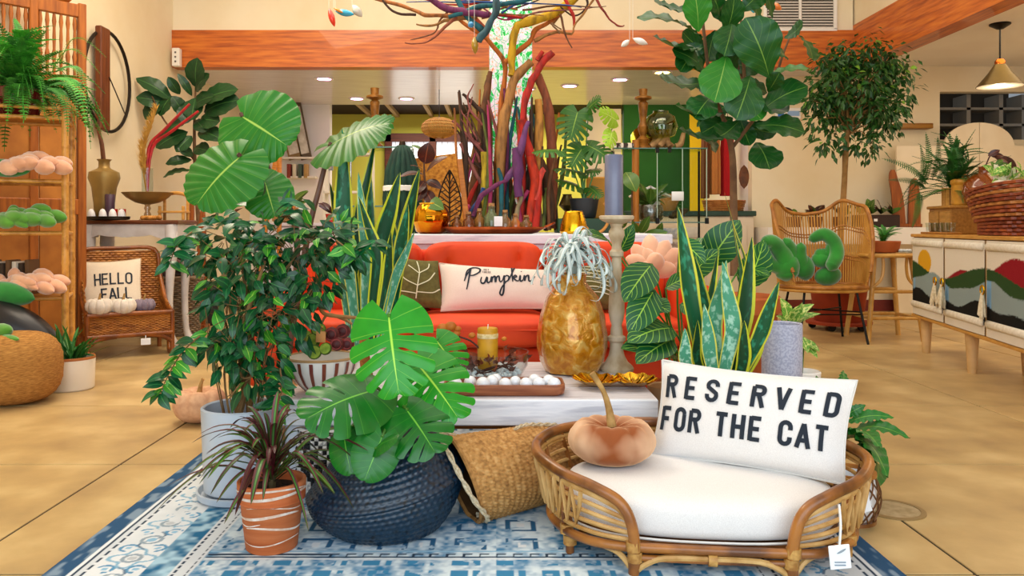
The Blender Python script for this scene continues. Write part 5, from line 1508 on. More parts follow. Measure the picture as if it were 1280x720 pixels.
hm3l = heart_mesh('monstera_lime_leaf', M_lm, ((.3, .02, .5, .015), (.5, .025, .45, .015), (.65, .025, .45, 0)), n=40, h=9, W=.5)
tp = p+Vector((0, 0, .12))
for a, b_, w_, nn, mm in (((722, 140), (712, 178), 1.05, (0, -1, .5), hm3), ((770, 150), (748, 138), .9, (.1, -1, .3), hm3l), ((728, 185), (712, 212), 1.15, (0, -1, .45), hm3), ((735, 182), (764, 200), 1.0, (.2, -1, .5), hm3), ((765, 165), (760, 185), .8, (.3, -1, .2), hm3l), ((725, 215), (690, 212), .8, (0, -.5, 1), hm3), ((732, 215), (752, 215), 1.0, (.1, -.8, .7), hm3), ((722, 232), (694, 226), .9, (0, -.6, .9), hm3), ((738, 235), (752, 248), .9, (.2, -1, .4), hm3), ((736, 135), (752, 122), 1.0, (.1, -.9, .5), hm3)):
    A = P(*a, 6.2); place('leaf', mm, A, P(*b_, 6.1), nn, w_, t)
    MB().tube([tp, (tp+A)/2+Vector((0, .04, .03)), A], [.007, .005, .004], 5).build('petiole', M_pet, t)
hm3b = place('leaf', hm3, P(697, 188, 5.95), P(665, 192, 5.85), (0, -.5, 1), .8, t); MB().tube([tp, P(715, 210, 6.1), P(697, 188, 5.95)], .005, 5).build('petiole', M_pet, t)
# brass lamp-like bell left of the black pot
p = P(709, 268, 6.5); p.z = CZ+.001
t = thing('brass_bell_vase', 'small dark brass vase between driftwood and black potted monstera', 'vase', p)
MB().lathe([(.06, 0), (.07, .02), (.075, .08), (.03, .13), (.02, .17), (.04, .19), (.07, .22), (.035, .30), (.04, .31), (.001, .30)], p, 28).build('vase', mat('old_brass', '#9d8038'), t)

# ================================================================== PLANTS
# ficus bush in the grey pot
M_gpot = mat('grey_glaze', '#b9c4d0', '#a9b5c3', scale=3, rough=.45, bump=.03)
p = Vector((-.935, 2.95, .013))
fic = thing('ficus_bush', 'dense weeping ficus in a tall pale grey cylinder pot with saucer at the rug edge', 'potted plant', p)
MB().lathe([(.12, .02), (.135, .03), (.145, .31), (.146, .325), (.138, .33), (.132, .325), (.128, .26), (.001, .255)], p, 56).build('pot', M_gpot, fic, smooth=35)
MB().lathe([(.135, 0), (.158, .006), (.162, .028), (.155, .03), (.145, .012), (.001, .012)], p, 48).build('saucer', M_gpot, fic, smooth=35)
MB().lathe([(.128, .262), (.001, .27)], p, 24).build('soil', mat('red_soil', '#5c2418', '#3a1710', scale=30, rough=1), fic)
M_bark = mat('bark_pale', '#8a6a3e', '#6b4f2c', scale=14, rough=.85, bump=.3)
M_fic = leafmat('ficus_leaf', '#0a4226', '#0f5e2c', '#3a8a44', nv=0, mid=.08, rough=.25, rand=.4, coat=.4, trl=.1)
M_fic2 = leafmat('ficus_leaf_bright', '#2a7e1a', '#45992a', '#a5d850', nv=0, mid=.08, rough=.3, rand=.25, coat=.3, trl=.18)
fl1 = leaf_mesh('ficus_a', lambda s: .25*math.sin(PI*s**.85)**.9*(1-.25*s), M_fic, 8, 1, .10, .22, side=.03)
fl2 = leaf_mesh('ficus_b', lambda s: .25*math.sin(PI*s**.85)**.9*(1-.25*s), M_fic2, 8, 1, .06, .15, side=-.03)
top = p+Vector((0, 0, .26))
R.seed(17)
for k in range(3):
    a = k*2.1
    MB().tube([top+Vector((.03*math.cos(a), .03*math.sin(a), 0)), top+Vector((.035*math.cos(a+1.5), .035*math.sin(a+1.5), .18)), top+Vector((.03*math.cos(a+3), .03*math.sin(a+3), .36)), top+Vector((.09*math.cos(a+4), .09*math.sin(a+4), .6))], [.013, .011, .010, .005], 7, 5).build('trunk', M_bark, fic)
CL = [(330, 300, .10, .17), (295, 335, .04, .15), (370, 320, .08, .15), (282, 298, .10, .10), (400, 300, .12, .12), (310, 385, -.02, .15), (358, 385, .0, .13), (284, 398, .02, .11), (398, 350, .06, .09), (295, 435, -.08, .10), (332, 440, -.08, .09), (270, 430, -.08, .05), (318, 470, -.12, .06), (255, 318, .14, .06), (425, 310, .14, .08)]
anchor = [(0, -.02, .36), (.0, 0, .25)]
nleaf = 0
fbm = {0: MB()}; fex = [MB(), MB()]
R.shuffle(CL)
for px, py, dy, rad in CL:
    c = P(px, py, 2.95+dy)
    MB().tube([top+Vector((0, 0, R.uniform(.1, .3))), (top+c)/2+rv(.04)+Vector((0, 0, .08)), c], [.006, .004, .002], 5).build('branch', M_bark, fic)
    nk = int(62*(rad/.12)**1.5)
    for i in range(nk):
        d = rv().normalized(); q = c+Vector((d.x, d.y*.8, d.z))*rad*R.uniform(.5, 1.12)
        o = Vector((d.x, d.y, d.z-.75))+rv(.5)
        o = o.normalized(); L = R.uniform(.055, .085)
        nn = Vector((0, -.5, .7))+rv(.7)
        if d.y < .1 and nleaf < 230: place('leaf', fl2 if R.random() < .13 else fl1, q, q+o*L, nn, R.uniform(.9, 1.2), fic); nleaf += 1
        else:
            y = o; z = nn-y*nn.dot(y); z.normalize(); x = y.cross(z); w_ = L*.24
            fex[R.random() < .12].add([q, q+y*L*.3+x*w_+z*.008, q+y*L*.65+x*w_*.8+z*.008, q+y*L, q+y*L*.65-x*w_*.8+z*.008, q+y*L*.3-x*w_+z*.008], [(0, 1, 5), (1, 2, 4, 5), (2, 3, 4)], [(.5, 0), (.9, .3), (.9, .65), (.5, 1), (.1, .65), (.1, .3)])
        if i % 4 == 0: fbm[0].tube([c+d*rad*.2, q], .0015, 4, 1)
# drooping sprays down the left and front
for pts in ([(250, 420), (228, 440), (210, 470), (200, 492)], [(300, 480), (285, 500)], [(240, 290), (222, 305), (212, 330)], [(420, 300), (445, 315), (470, 300)], [(350, 460), (352, 490), (340, 512)]):
    ps = [P(x, y, 2.80) for x, y in pts]; sp = smooth_path(ps, 5)
    fbm[0].tube(ps, [.003, .0015], 4, 3)
    for i, q in enumerate(sp[2:]):
        for s in (-1, 1):
            o = Vector((s*.7, R.uniform(-.4, .2), R.uniform(-.9, .1))).normalized()
            place('leaf', fl2 if R.random() < .25 else fl1, q, q+o*R.uniform(.055, .08), Vector((0, -.6, .6))+rv(.5), 1.05, fic)
for i in range(14):
    a = R.uniform(0, 6.28); fbm[0].tube([top+Vector((.06*math.cos(a), .06*math.sin(a), 0)), top+Vector((.10*math.cos(a), .10*math.sin(a), .2)), top+Vector((.13*math.cos(a+.4), .13*math.sin(a+.4), R.uniform(.3, .5)))], [.003, .0015], 4)
fex[0].build('foliage', M_fic, fic, kind='stuff'); fex[1].build('bright_foliage', M_fic2, fic, kind='stuff')
fbm[0].build('twigs', M_bark, fic, kind='stuff')

# snake plants
M_sn = leafmat('snake_leaf', '#0c4a2c', '#0f5a34', '#1c6a3e', nv=0, mid=0, edge='#d3cf3a', ew=.74, rough=.3, bands=('#2f8a66', 13, .52), rand=.15, coat=.3, trl=.05)
M_sn2 = leafmat('snake_leaf_silver', '#3b8a6a', '#57a585', '#1c6a3e', nv=0, mid=0, edge='#dcd659', ew=.8, rough=.3, bands=('#a5d3bc', 17, .52), rand=.1, coat=.3, trl=.05)
M_sn3 = leafmat('snake_leaf_dark', '#0a3a22', '#0e4a2a', '#1c6a3e', nv=0, mid=0, edge='#c9cc2c', ew=.66, rough=.3, bands=('#1c6a48', 11, .55), rand=.15, coat=.3, trl=.05)
SM = {'a': M_sn, 's': M_sn2, 'd': M_sn3}
def snake(root, base, tip, mid, w_, k, Y0, Y1, tw=0.0, nx=0.0):
    b_ = P(*base, Y0); t_ = P(*tip, Y1); m_ = P(*mid, (Y0+Y1)/2)
    strip([b_, b_.lerp(m_, .5), m_, m_.lerp(t_, .5)+Vector((0, 0, 0)), t_], w_, root, 'leaf', SM[k], nrm=(nx, -1, .1), cup=.35, twist=tw, sm=5,
          taper=lambda s: (.6+.75*min(s/.55, 1)*.55)*(1 if s < .55 else max(1-((s-.55)/.45)**1.8, .02)))
p = Vector((-.60, 3.87, 0))
t = thing('snake_plant', 'tall yellow edged snake plant in a white pot between table and sofa on the left', 'potted plant', p)
MB().lathe([(.085, 0), (.09, .01), (.118, .40), (.118, .42), (.108, .42), (.105, .38), (.001, .37)], p, 40).build('pot', mat('cream_pot', '#e6e0d4', '#d8d2c6', scale=4, rough=.5), t)
MB().lathe([(.105, .375), (.001, .385)], p, 20).build('soil', M_soil, t)
for a in (((452, 433), (428, 160), (430, 280), .045, 'a', 3.87, 3.8, .3, 0), ((462, 433), (470, 172), (448, 280), .028, 'd', 3.9, 3.85, -.5, .2), ((468, 433), (462, 205), (463, 300), .026, 'a', 3.92, 3.9, .4, .3), ((474, 433), (500, 215), (478, 300), .045, 'd', 3.86, 3.78, .3, 0),
          ((480, 433), (525, 210), (505, 300), .038, 'd', 3.84, 3.7, -.3, -.1), ((444, 433), (412, 228), (428, 310), .03, 'd', 3.9, 3.9, .5, .2), ((456, 433), (448, 215), (458, 310), .03, 's', 3.83, 3.75, -.3, .1), ((486, 433), (510, 255), (500, 320), .034, 'a', 3.8, 3.72, .2, -.2),
          ((448, 433), (418, 270), (436, 335), .03, 's', 3.82, 3.76, .2, 0), ((478, 433), (484, 240), (492, 320), .03, 'a', 3.95, 3.98, .6, 0), ((470, 433), (489, 290), (485, 345), .028, 'd', 3.8, 3.72, -.4, 0), ((440, 433), (425, 320), (430, 360), .022, 's', 3.84, 3.82, 0, 0),
          ((462, 433), (448, 245), (470, 320), .032, 'd', 3.80, 3.70, .9, 0), ((472, 433), (518, 290), (495, 345), .024, 's', 3.80, 3.7, .5, 0)):
    snake(t, *a)
p = Vector((.885, 3.16, .0))
t = thing('snake_plant', 'broad snake plant with silvery banded leaves behind the RESERVED pillow', 'potted plant', p)
MB().lathe([(.09, 0), (.10, .01), (.128, .34), (.128, .36), (.118, .36), (.114, .32), (.001, .31)], p, 40).build('pot', mat('clay_pot', '#b58a62', '#a07650', scale=5, rough=.7), t)
MB().lathe([(.114, .32), (.001, .33)], p, 20).build('soil', M_soil, t)
for a in (((884, 490), (847, 258), (862, 370), .040, 'a', 3.16, 3.1, .3, .1), ((890, 490), (868, 320), (880, 400), .036, 'a', 3.2, 3.14, -.3, 0), ((898, 490), (908, 325), (892, 400), .034, 's', 3.1, 3.05, .2, .1), ((900, 490), (903, 327), (915, 410), .034, 's', 3.06, 3.0, .1, 0),
          ((906, 490), (940, 296), (928, 400), .038, 'd', 3.16, 3.1, .4, -.1), ((885, 490), (898, 310), (878, 420), .03, 'd', 3.2, 3.2, .5, .2), ((914, 490), (974, 352), (950, 420), .030, 'a', 3.1, 3.0, -.3, -.2), ((918, 490), (952, 390), (942, 440), .032, 'd', 3.2, 3.15, .4, 0),
          ((872, 492), (856, 410), (856, 450), .026, 's', 3.05, 3.0, .1, 0), ((884, 492), (872, 400), (870, 445), .022, 'd', 3.14, 3.1, .3, 0), ((908, 490), (914, 268), (925, 350), .022, 'a', 3.3, 3.3, 1.0, .3), ((912, 490), (905, 240), (932, 340), .018, 'a', 3.3, 3.4, 1.2, .3),
          ((896, 492), (880, 380), (886, 440), .03, 's', 3.04, 2.98, .2, 0), ((920, 492), (930, 400), (928, 450), .03, 'd', 3.06, 3.0, .3, 0)):
    snake(t, *a)

# alocasia (elephant ear)
M_alo = leafmat('alocasia', '#1c6618', '#2f8a26', '#a5cc5a', nv=11, k=0, vw=.05, mid=.035, rough=.3, rand=.2, coat=.25, trl=.2, vs=.28)
hma = heart_mesh('alocasia_leaf', M_alo, (), n=48, h=8, W=.5, back=160, ripple=.02, rn=10, dome=.10, front=24)
p = Vector((-.98, 3.72, 0))
t = thing('alocasia', 'elephant ear plant with huge light green leaves behind the ficus bush', 'potted plant', p)
MB().lathe([(.10, 0), (.115, .01), (.14, .26), (.13, .27), (.12, .24), (.001, .235)], p, 36).build('pot', MATS['clay_pot'], t)
M_apet = mat('alocasia_stem', '#6a4634', '#4d2f25', scale=8, rough=.5)
b0 = p+Vector((0, 0, .24))
for a, b_, Ya, Yb, nn, w_ in (((300, 196), (240, 262), 3.5, 3.4, (-.25, -1, .45), 1.25), ((303, 146), (365, 186), 3.74, 3.66, (-.1, -1, .35), 1.35), ((412, 182), (497, 150), 3.75, 3.7, (.12, -.5, .85), 1.3), ((330, 225), (345, 275), 3.6, 3.52, (.3, -1, .3), 1.1)):
    A = P(*a, Ya); place('leaf', hma, A, P(*b_, Yb), nn, w_, t)
    MB().tube([b0+rv(.02), P(384 if a[0] > 400 else 372, 300, 3.75), (A+P(384 if a[0] > 400 else 372, 290, 3.75))/2+Vector((0, .02, .0)), A+Vector((0, .012, 0)), A], [.016, .014, .012, .008], 7, 4).build('petiole', M_apet, t)

# calathea with pale veins right of the candlestick
M_cal = leafmat('calathea', '#0d4a22', '#12602a', '#9fd04a', nv=7.5, k=.30, vw=.09, mid=.05, rough=.3, rand=.2, coat=.3, trl=.12, vs=.85)
cl = leaf_mesh('calathea_leaf', lambda s: .30*math.sin(PI*min(s, .999)**.85)**.72*(1-.1*s), M_cal, 14, 3, .08, .12, .015, 7)
p = Vector((.83, 3.55, 0))
t = thing('calathea', 'zebra calathea with pale veined broad leaves between candlestick and snake plant', 'potted plant', p)
MB().lathe([(.10, 0), (.11, .01), (.13, .30), (.12, .31), (.115, .27), (.001, .265)], p, 36).build('pot', M_terr, t)
b0 = p+Vector((0, 0, .27))
for a, b_, Ya, Yb, nn, w_ in (((815, 330), (780, 378), 3.4, 3.3, (-.2, -1, .5), 1.15), ((818, 362), (786, 418), 3.35, 3.25, (-.1, -1, .35), 1.0), ((840, 410), (784, 428), 3.35, 3.2, (0, -.7, .9), 1.1), ((845, 445), (776, 436), 3.35, 3.2, (0, -.6, 1), .9),
        ((812, 380), (838, 390), 3.4, 3.3, (.2, -1, .4), 1.4), ((862, 345), (900, 312), 3.6, 3.55, (0, -.9, .6), 1.1), ((885, 330), (925, 275), 3.7, 3.65, (-.3, -1, .3), 1.2), ((930, 360), (955, 300), 3.7, 3.65, (.3, -1, .3), 1.2), ((925, 335), (962, 345), 3.7, 3.6, (.2, -.8, .8), 1.3), ((865, 315), (885, 300), 3.75, 3.7, (0, -.7, .8), 1.6),
        ((832, 360), (870, 345), 3.5, 3.45, (.1, -.8, .8), 1.1), ((850, 300), (882, 330), 3.45, 3.4, (0, -1, .4), 1.1), ((760, 300), (722, 292), 3.95, 3.9, (0, -.6, 1), 1.0), ((775, 315), (792, 280), 3.9, 3.85, (0, -1, .3), .9), ((840, 425), (795, 455), 3.3, 3.15, (0, -.7, .8), 1.0), ((850, 380), (880, 395), 3.6, 3.55, (.2, -1, .4), 1.3)):
    A = P(*a, Ya); place('leaf', cl, A, P(*b_, Yb), nn, w_, t)
    MB().tube([b0+rv(.03), (b0+A)/2+rv(.02)+Vector((0, 0, .05)), A], [.006, .005, .004], 5, 4).build('petiole', M_pet, t)
# small white floor pots: patterned things under the calathea at the table end
p = Vector((.72, 3.35, 0))
t = thing('clay_bowl_planter', 'small clay planter on the floor beside the right end of the table', 'pot', p)
MB().lathe([(.05, 0), (.06, .01), (.085, .30), (.085, .335), (.075, .33), (.07, .29), (.001, .28)], p, 32).build('pot', mat('clay_light', '#c4966a', '#b0835a', scale=6, rough=.7), t)

# speckled planter and dieffenbachia
M_spk = mat('speckle_grey', '#b3b5c6', '#9a9cb2', scale=110, rough=.6, detail=2, contrast=(.42, .58))
p = Vector((1.215, 3.40, 0))
t = thing('speckled_planter', 'tall speckled lilac grey cylinder planter right of the snake plant', 'planter', p)
MB().lathe([(.078, 0), (.083, .006), (.083, .585), (.080, .59), (.074, .585), (.072, .52), (.001, .51)], p, 40).build('planter', M_spk, t, smooth=35)
MB().lathe([(.073, .525), (.001, .53)], p, 20).build('soil', M_soil, t)
p = Vector((1.475, 3.86, 0))
t = thing('dieffenbachia', 'speckled yellow green dieffenbachia in a white pot on wire legs behind the grey planter', 'potted plant', p)
MB().lathe([(.065, .12), (.075, .13), (.088, .30), (.082, .305), (.075, .27), (.001, .265)], p, 32).build('pot', mat('white_pot', '#eceae6', rough=.4), t)
for k in range(3):
    a = 2.1*k+.5
    MB().tube([p+Vector((.10*math.cos(a), .10*math.sin(a), 0)), p+Vector((.075*math.cos(a), .075*math.sin(a), .14)), p+Vector((.09*math.cos(a), .09*math.sin(a), .28))], .004, 5, 1).build('wire_leg', MATS['brown_wire'], t)
MB().tube([p+Vector((.078*math.cos(a), .078*math.sin(a), .12)) for a in [2*PI*i/20 for i in range(20)]], .004, 5, 1, closed=True).build('wire_ring', MATS['brown_wire'], t)
M_dif = leafmat('dieffenbachia', '#4c8a2a', '#6aa838', '#d8e08a', nv=8, k=.4, vw=.1, mid=.08, rough=.35, bands=('#d3dc7c', 9, .5), rand=.15, trl=.15)
dl = leaf_mesh('dieff_leaf', lambda s: .24*math.sin(PI*s**.85)**.85*(1-.15*s), M_dif, 10, 2, .10, .15)
for a, b_, w_, nn in (((985, 405), (1018, 380), 1.0, (0, -.7, .8)), ((990, 408), (1026, 392), .9, (0, -.6, 1)), ((985, 400), (975, 372), .9, (0, -1, .3)), ((1000, 425), (1025, 440), .9, (0, -.7, .7)), ((1000, 420), (1010, 442), 1.0, (0, -1, .4)), ((990, 400), (1003, 378), .8, (0, -1, .4)), ((1005, 430), (1022, 448), .9, (0, -.8, .6)), ((985, 412), (970, 395), .9, (0, -.7, .7))):
    A = P(*a, 3.82); place('leaf', dl, A, P(*b_, 3.74), nn, w_, t)
    MB().tube([p+Vector((0, 0, .26)), A], [.005, .003], 5, 1).build('petiole', M_pet, t)
MB().lathe([(.075, .27), (.001, .275)], p, 18).build('soil', M_soil, t)
# low plant right of the pillow
p = Vector((1.21, 3.06, .0))
t = thing('rattlesnake_plant', 'wavy leaved rattlesnake plant in a low clay pot right of the RESERVED pillow', 'potted plant', p)
MB().lathe([(.075, 0), (.08, .01), (.10, .20), (.095, .21), (.088, .17), (.001, .165)], p, 36).build('pot', M_terr, t)
M_lan = leafmat('lancifolia', '#165a20', '#23782a', '#6fa83a', nv=10, k=.35, vw=.08, mid=.06, rough=.3, rand=.2, coat=.3, trl=.12, vs=.35)
ll = leaf_mesh('lance_leaf', lambda s: .15*math.sin(PI*s**.85)**.8*(1+.10*math.sin(s*40)), M_lan, 30, 2, .16, .15, .02, 7)
b0 = p+Vector((0, 0, .17))
for a, b_, Yb, nn, w_ in (((1050, 545), (1110, 598), 2.7, (.3, -.7, .7), 1.0), ((1062, 540), (1138, 548), 2.85, (0, -.6, 1), 1.1), ((1060, 528), (1118, 522), 2.95, (0, -.7, .8), 1.1), ((1055, 520), (1082, 506), 3.0, (0, -1, .5), 1.5), ((1065, 560), (1092, 612), 2.7, (.4, -1, .2), 1.0), ((1060, 565), (1075, 600), 2.75, (0, -1, .2), 1.0), ((1058, 550), (1100, 560), 2.75, (.1, -.5, 1), 1.1), ((1045, 500), (1054, 463), 3.1, (0, -1, .1), 1.2), ((1035, 520), (1020, 470), 3.2, (0, -1, .2), 1.0), ((1030, 530), (985, 470), 3.15, (0, -.6, .8), .9), ((1035, 530), (950, 473), 3.05, (0, -.5, .9), .8), ((1055, 535), (1090, 575), 2.9, (.2, -.8, .6), 1.0)):
    A = P(*a, 3.02); place('leaf', ll, A, P(*b_, Yb), nn, w_, t)
    MB().tube([b0+rv(.02), (b0+A)/2+Vector((0, 0, .02)), A], [.004, .003], 5, 3).build('petiole', M_pet, t)

# fiddle leaf fig
p = Vector((1.50, 5.02, 0))
fig = thing('fiddle_leaf_fig', 'big fiddle leaf fig tree in a terracotta pot, right of centre', 'potted tree', p)
MB().lathe([(.19, 0), (.20, .02), (.255, .46), (.27, .47), (.275, .56), (.262, .57), (.245, .55), (.24, .5), (.001, .49)], p, 48).build('pot', M_terr, fig)
MB().lathe([(.245, .50), (.001, .51)], p, 24).build('soil', M_soil, fig)
M_fbark = mat('fig_bark', '#7a5a3a', '#5c4028', scale=12, rough=.85, bump=.3)
def FP(x, y, Y=5.0): return P(x, y, Y)
for pts, r in (([(918, 345), (917, 250), (915, 190), (905, 150)], [.028, .024, .02, .016]), ([(905, 150), (890, 110), (882, 60), (876, 0), (872, -40)], [.014, .012, .01, .006]), ([(912, 180), (925, 140), (930, 100), (928, 60), (925, 0)], [.015, .012, .01, .006]), ([(915, 185), (945, 145), (965, 110), (978, 70), (990, 40)], [.013, .011, .009, .005]), ([(928, 100), (915, 60), (905, 30)], [.009, .007, .004])):
    MB().tube([FP(x, y, 5.0+.03*math.sin(i*2)) for i, (x, y) in enumerate(pts)], r, 8, 5).build('trunk' if pts[0][1] > 300 else 'branch', M_fbark, fig)
M_fid = leafmat('fiddle_leaf', '#0c4014', '#165a1a', '#6f9a3e', nv=6, k=.45, vw=.035, mid=.035, rough=.3, rand=.22, coat=.3, trl=.12, vs=.5)
M_fidb = leafmat('fiddle_leaf_bright', '#2a7a26', '#3d9a30', '#93c25a', nv=6, k=.45, vw=.035, mid=.035, rough=.3, rand=.15, coat=.3, trl=.2, vs=.5)
ff = lambda s: .40*max(math.sin(PI*min(s, .999)**1.25), 0)**.6*(.62+.5*s)
fm1 = leaf_mesh('fiddle_a', ff, M_fid, 16, 4, .10, .10, .03, 4)
fm2 = leaf_mesh('fiddle_b', ff, M_fid, 16, 4, -.10, .14, .03, 5)
fm3 = leaf_mesh('fiddle_c', ff, M_fidb, 16, 4, .06, .10, .025, 4)
R.seed(9)
FL = [((878, 48), (796, 23), (0, -.5, 1), .7, 1), ((880, 60), (818, 46), (0, -.5, 1), .9, 2), ((873, 40), (868, -12), (0, -1, .3), 1, 3), ((905, 45), (918, -5), (.3, -1, .2), .9, 1), ((908, 70), (893, 128), (0, -1, .25), 1.05, 3), ((885, 95), (840, 62), (0, -.8, .7), .9, 1), ((888, 100), (826, 98), (0, -.6, .9), .9, 2),
      ((962, 98), (932, 22), (-.15, -1, .15), 1.0, 1), ((955, 95), (1012, 86), (0, -.5, 1), .8, 3), ((950, 140), (1010, 108), (0, -.8, .7), 1.0, 1), ((938, 95), (920, 150), (0, -1, .3), 1.0, 1), ((905, 142), (845, 132), (0, -.5, 1), .75, 2), ((908, 172), (850, 162), (0, -.5, 1), .75, 2), ((942, 158), (1006, 166), (0, -.75, .8), 1.05, 1), ((945, 178), (962, 212), (.1, -1, .3), 1.4, 1),
      ((980, 48), (1004, 28), (0, -.8, .5), 1.0, 2), ((998, 44), (1016, 76), (.6, -.8, .2), .9, 1), ((872, 10), (818, 2), (0, -.6, .8), .7, 2), ((985, 75), (958, 60), (0, -.8, .6), .9, 1), ((920, 120), (952, 150), (.1, -1, .4), 1.1, 3), ((900, 20), (880, -20), (0, -1, .3), 1, 1), ((925, 15), (955, -15), (.2, -1, .4), 1, 2), ((890, 120), (868, 148), (-.2, -1, .4), 1.1, 1), ((915, 100), (900, 60), (0, -1, .4), 1.1, 1), ((925, 150), (900, 170), (0, -.9, .6), 1.0, 2), ((915, 30), (905, 70), (0, -1, .3), 1.0, 1), ((945, 120), (985, 140), (.1, -.8, .7), 1, 2), ((870, 62), (850, 90), (-.2, -1, .2), .8, 1), ((960, 115), (975, 90), (0, -1, .3), .9, 1)]
for a, b_, nn, w_, k in FL:
    Y = 4.92+R.uniform(-.12, .12)
    A = FP(*a, Y); place('leaf', (fm1, fm2, fm3)[k-1], A, FP(*b_, Y-.12), nn, w_, fig)
for i in range(20):
    Y = R.uniform(5.05, 5.25); a = (R.uniform(868, 965), R.uniform(5, 160)); an = R.uniform(0, 6.28)
    place('leaf', fm1 if i % 2 else fm2, FP(*a, Y), FP(a[0]+46*math.cos(an), a[1]+40*math.sin(an), Y-.05), Vector((0, -.8, .5))+rv(.4), R.uniform(.8, 1), fig)
pb = P(920, 218, 4.98)
MB().blob(pb+Vector((.05, 0, .06)), pb+Vector((.05, 0, -.09)), .032, 10, 7, flat=.4).build('brown_leaf', mat('brown_dry', '#7a4420', '#54301a', scale=20, rough=.8), fig)

# ficus tree on the right
p = Vector((3.34, 7.80, 0))
ft = thing('ficus_tree', 'standard ficus tree with round crown in a terracotta pot on castors behind the rattan chair', 'potted tree', p)
MB().lathe([(.21, .08), (.22, .09), (.285, .58), (.30, .59), (.305, .70), (.29, .70), (.275, .66), (.001, .64)], p, 48).build('pot', mat('terracotta_red', '#a8401f', '#8f3317', scale=5, rough=.75), ft)
MB().lathe([(.24, .05), (.30, .055), (.305, .08), (.001, .085)], p, 40).build('saucer', MATS['terracotta_red'], ft)
for k in range(5):
    a = 2*PI*k/5+.3; MB().lathe([(.001, -.012), (.035, -.012), (.035, .012), (.001, .012)], p+Vector((.24*math.cos(a), .24*math.sin(a), .036)), 16, rot=Matrix.Rotation(PI/2, 3, 'X')).build('castor', MATS['black_metal'], ft)
def TP(x, y, Y=7.8): return P(x, y, Y)
MB().tube([p+Vector((0, 0, .63)), TP(1054, 250), TP(1056, 215), TP(1057, 190), TP(1060, 150)], [.032, .028, .026, .03, .018], 9, 5).build('trunk', mat('ficus_bark', '#a87f4a', '#85612f', scale=12, rough=.85, bump=.25), ft)
M_ft = leafmat('ficus_tree_leaf', '#163e12', '#285a1a', '#5a8a34', nv=0, mid=.06, rough=.35, rand=.4, coat=.25, trl=.15)
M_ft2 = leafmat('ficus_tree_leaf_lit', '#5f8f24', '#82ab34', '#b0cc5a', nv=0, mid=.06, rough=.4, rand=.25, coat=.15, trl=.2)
tl = leaf_mesh('ficus_c', lambda s: .24*math.sin(PI*s**.85)**.9*(1-.2*s), M_ft, 6, 1, .10, .2)
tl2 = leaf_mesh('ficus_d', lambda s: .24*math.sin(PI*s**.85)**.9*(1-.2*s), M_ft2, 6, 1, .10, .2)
R.seed(33)
cls = []
twb = MB(); cnt = 0; extra = MB()
def leafgeo(mb, q, o, L, nn):
    y = o; z = nn-y*nn.dot(y); z.normalize(); x = y.cross(z)
    mb.add([q, q+y*L*.45+x*L*.22+z*L*.06, q+y*L, q+y*L*.45-x*L*.22+z*L*.06], [(0, 1, 2, 3)], [(.5, 0), (1, .5), (.5, 1), (0, .5)])
for i in range(46):
    a = R.uniform(0, 2*PI); e = R.uniform(-.5, 1); rr = R.uniform(.5, 1)
    c = TP(1075, 120)+Vector((.47*rr*math.cos(a)*math.cos(e*1.3), .36*rr*math.sin(a)*math.cos(e*1.3), .44*rr*math.sin(e*1.45)+.02))
    cls.append(c)
for i in range(26): cls.append(TP(1075, 118, 7.85)+Vector((R.uniform(-.3, .3), R.uniform(-.15, .2), R.uniform(-.26, .30))))
for x, y in ((1025, 105), (1020, 150), (1040, 165), (1030, 180), (1070, 180), (1095, 165), (1110, 140), (1130, 80), (1112, 65), (1090, 55), (1060, 65), (1030, 75), (1015, 125), (1090, 185), (1135, 115)): cls.append(TP(x, y, 7.7))
for c in cls:
    s0 = TP(1059, 165)+Vector((0, 0, R.uniform(-.05, .2)))
    twb.tube([s0, s0.lerp(c, .5)+rv(.05)+Vector((0, 0, .05)), c], [.008, .005, .002], 4, 3)
    n_l = 40
    for i in range(n_l):
        d = rv().normalized(); q = c+d*R.uniform(.02, .17)
        o = (d+Vector((0, 0, -.9))+rv(.4)).normalized(); L = R.uniform(.065, .095); nn = Vector((0, -.5, .7))+rv(.6)
        if i < 4 and cnt < 300 and q.y < 7.9:
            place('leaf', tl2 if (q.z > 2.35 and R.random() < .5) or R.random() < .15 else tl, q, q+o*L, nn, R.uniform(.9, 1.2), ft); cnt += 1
        else: leafgeo(extra, q, o, L, nn)
twb.build('branches', MATS['ficus_bark'], ft, kind='stuff')
extra.build('foliage', M_ft, ft, smooth=False, kind='stuff')

# ================================================================== LEFT SIDE
M_bam = mat('bamboo', '#c98b35', '#a96d22', scale=6, rough=.4, stretch=(2, 2, 2), bump=.08, c3='#d89c48')
M_bam2 = mat('bamboo_slat', '#b87a2c', '#8f5a1c', scale=10, rough=.5, stretch=(1, 8, 8))
# carved wooden screen
sc_ = Vector((-3.42, 5.95, 0))
t = thing('carved_screen', 'tall orange brown carved wooden screen with spindles leaning behind the fern', 'screen', sc_)
M_scr = wood('screen_wood', '#b5661c', '#84430e', axis=2, scale=3, rough=.5)
ux = Vector((.40, .45, 0)).normalized(); wd_ = .70
def SPt(u, z, d=0): return sc_+ux*(u-wd_/2)+Vector((ux.y, -ux.x, 0))*d+Vector((0, 0, z))
rz = Matrix.Rotation(math.atan2(ux.y, ux.x), 3, 'Z')
for u in (.03, .33, .67): MB().box(SPt(u, 1.36), (.06, .05, 2.72), .006, rot=rz).build('stile', M_scr, t, False)
for z, h in ((.08, .16), (1.15, .12), (2.10, .10), (2.66, .10)): MB().box(SPt(.35, z), (.64, .04, h), .006, rot=rz).build('rail', M_scr, t, False)
for u0 in (.19, .50): MB().box(SPt(u0, .62), (.26, .02, .95), .004, rot=rz).build('panel', mat('screen_panel', '#c07a2e', '#9a5a1c', scale=4, rough=.55), t, False)
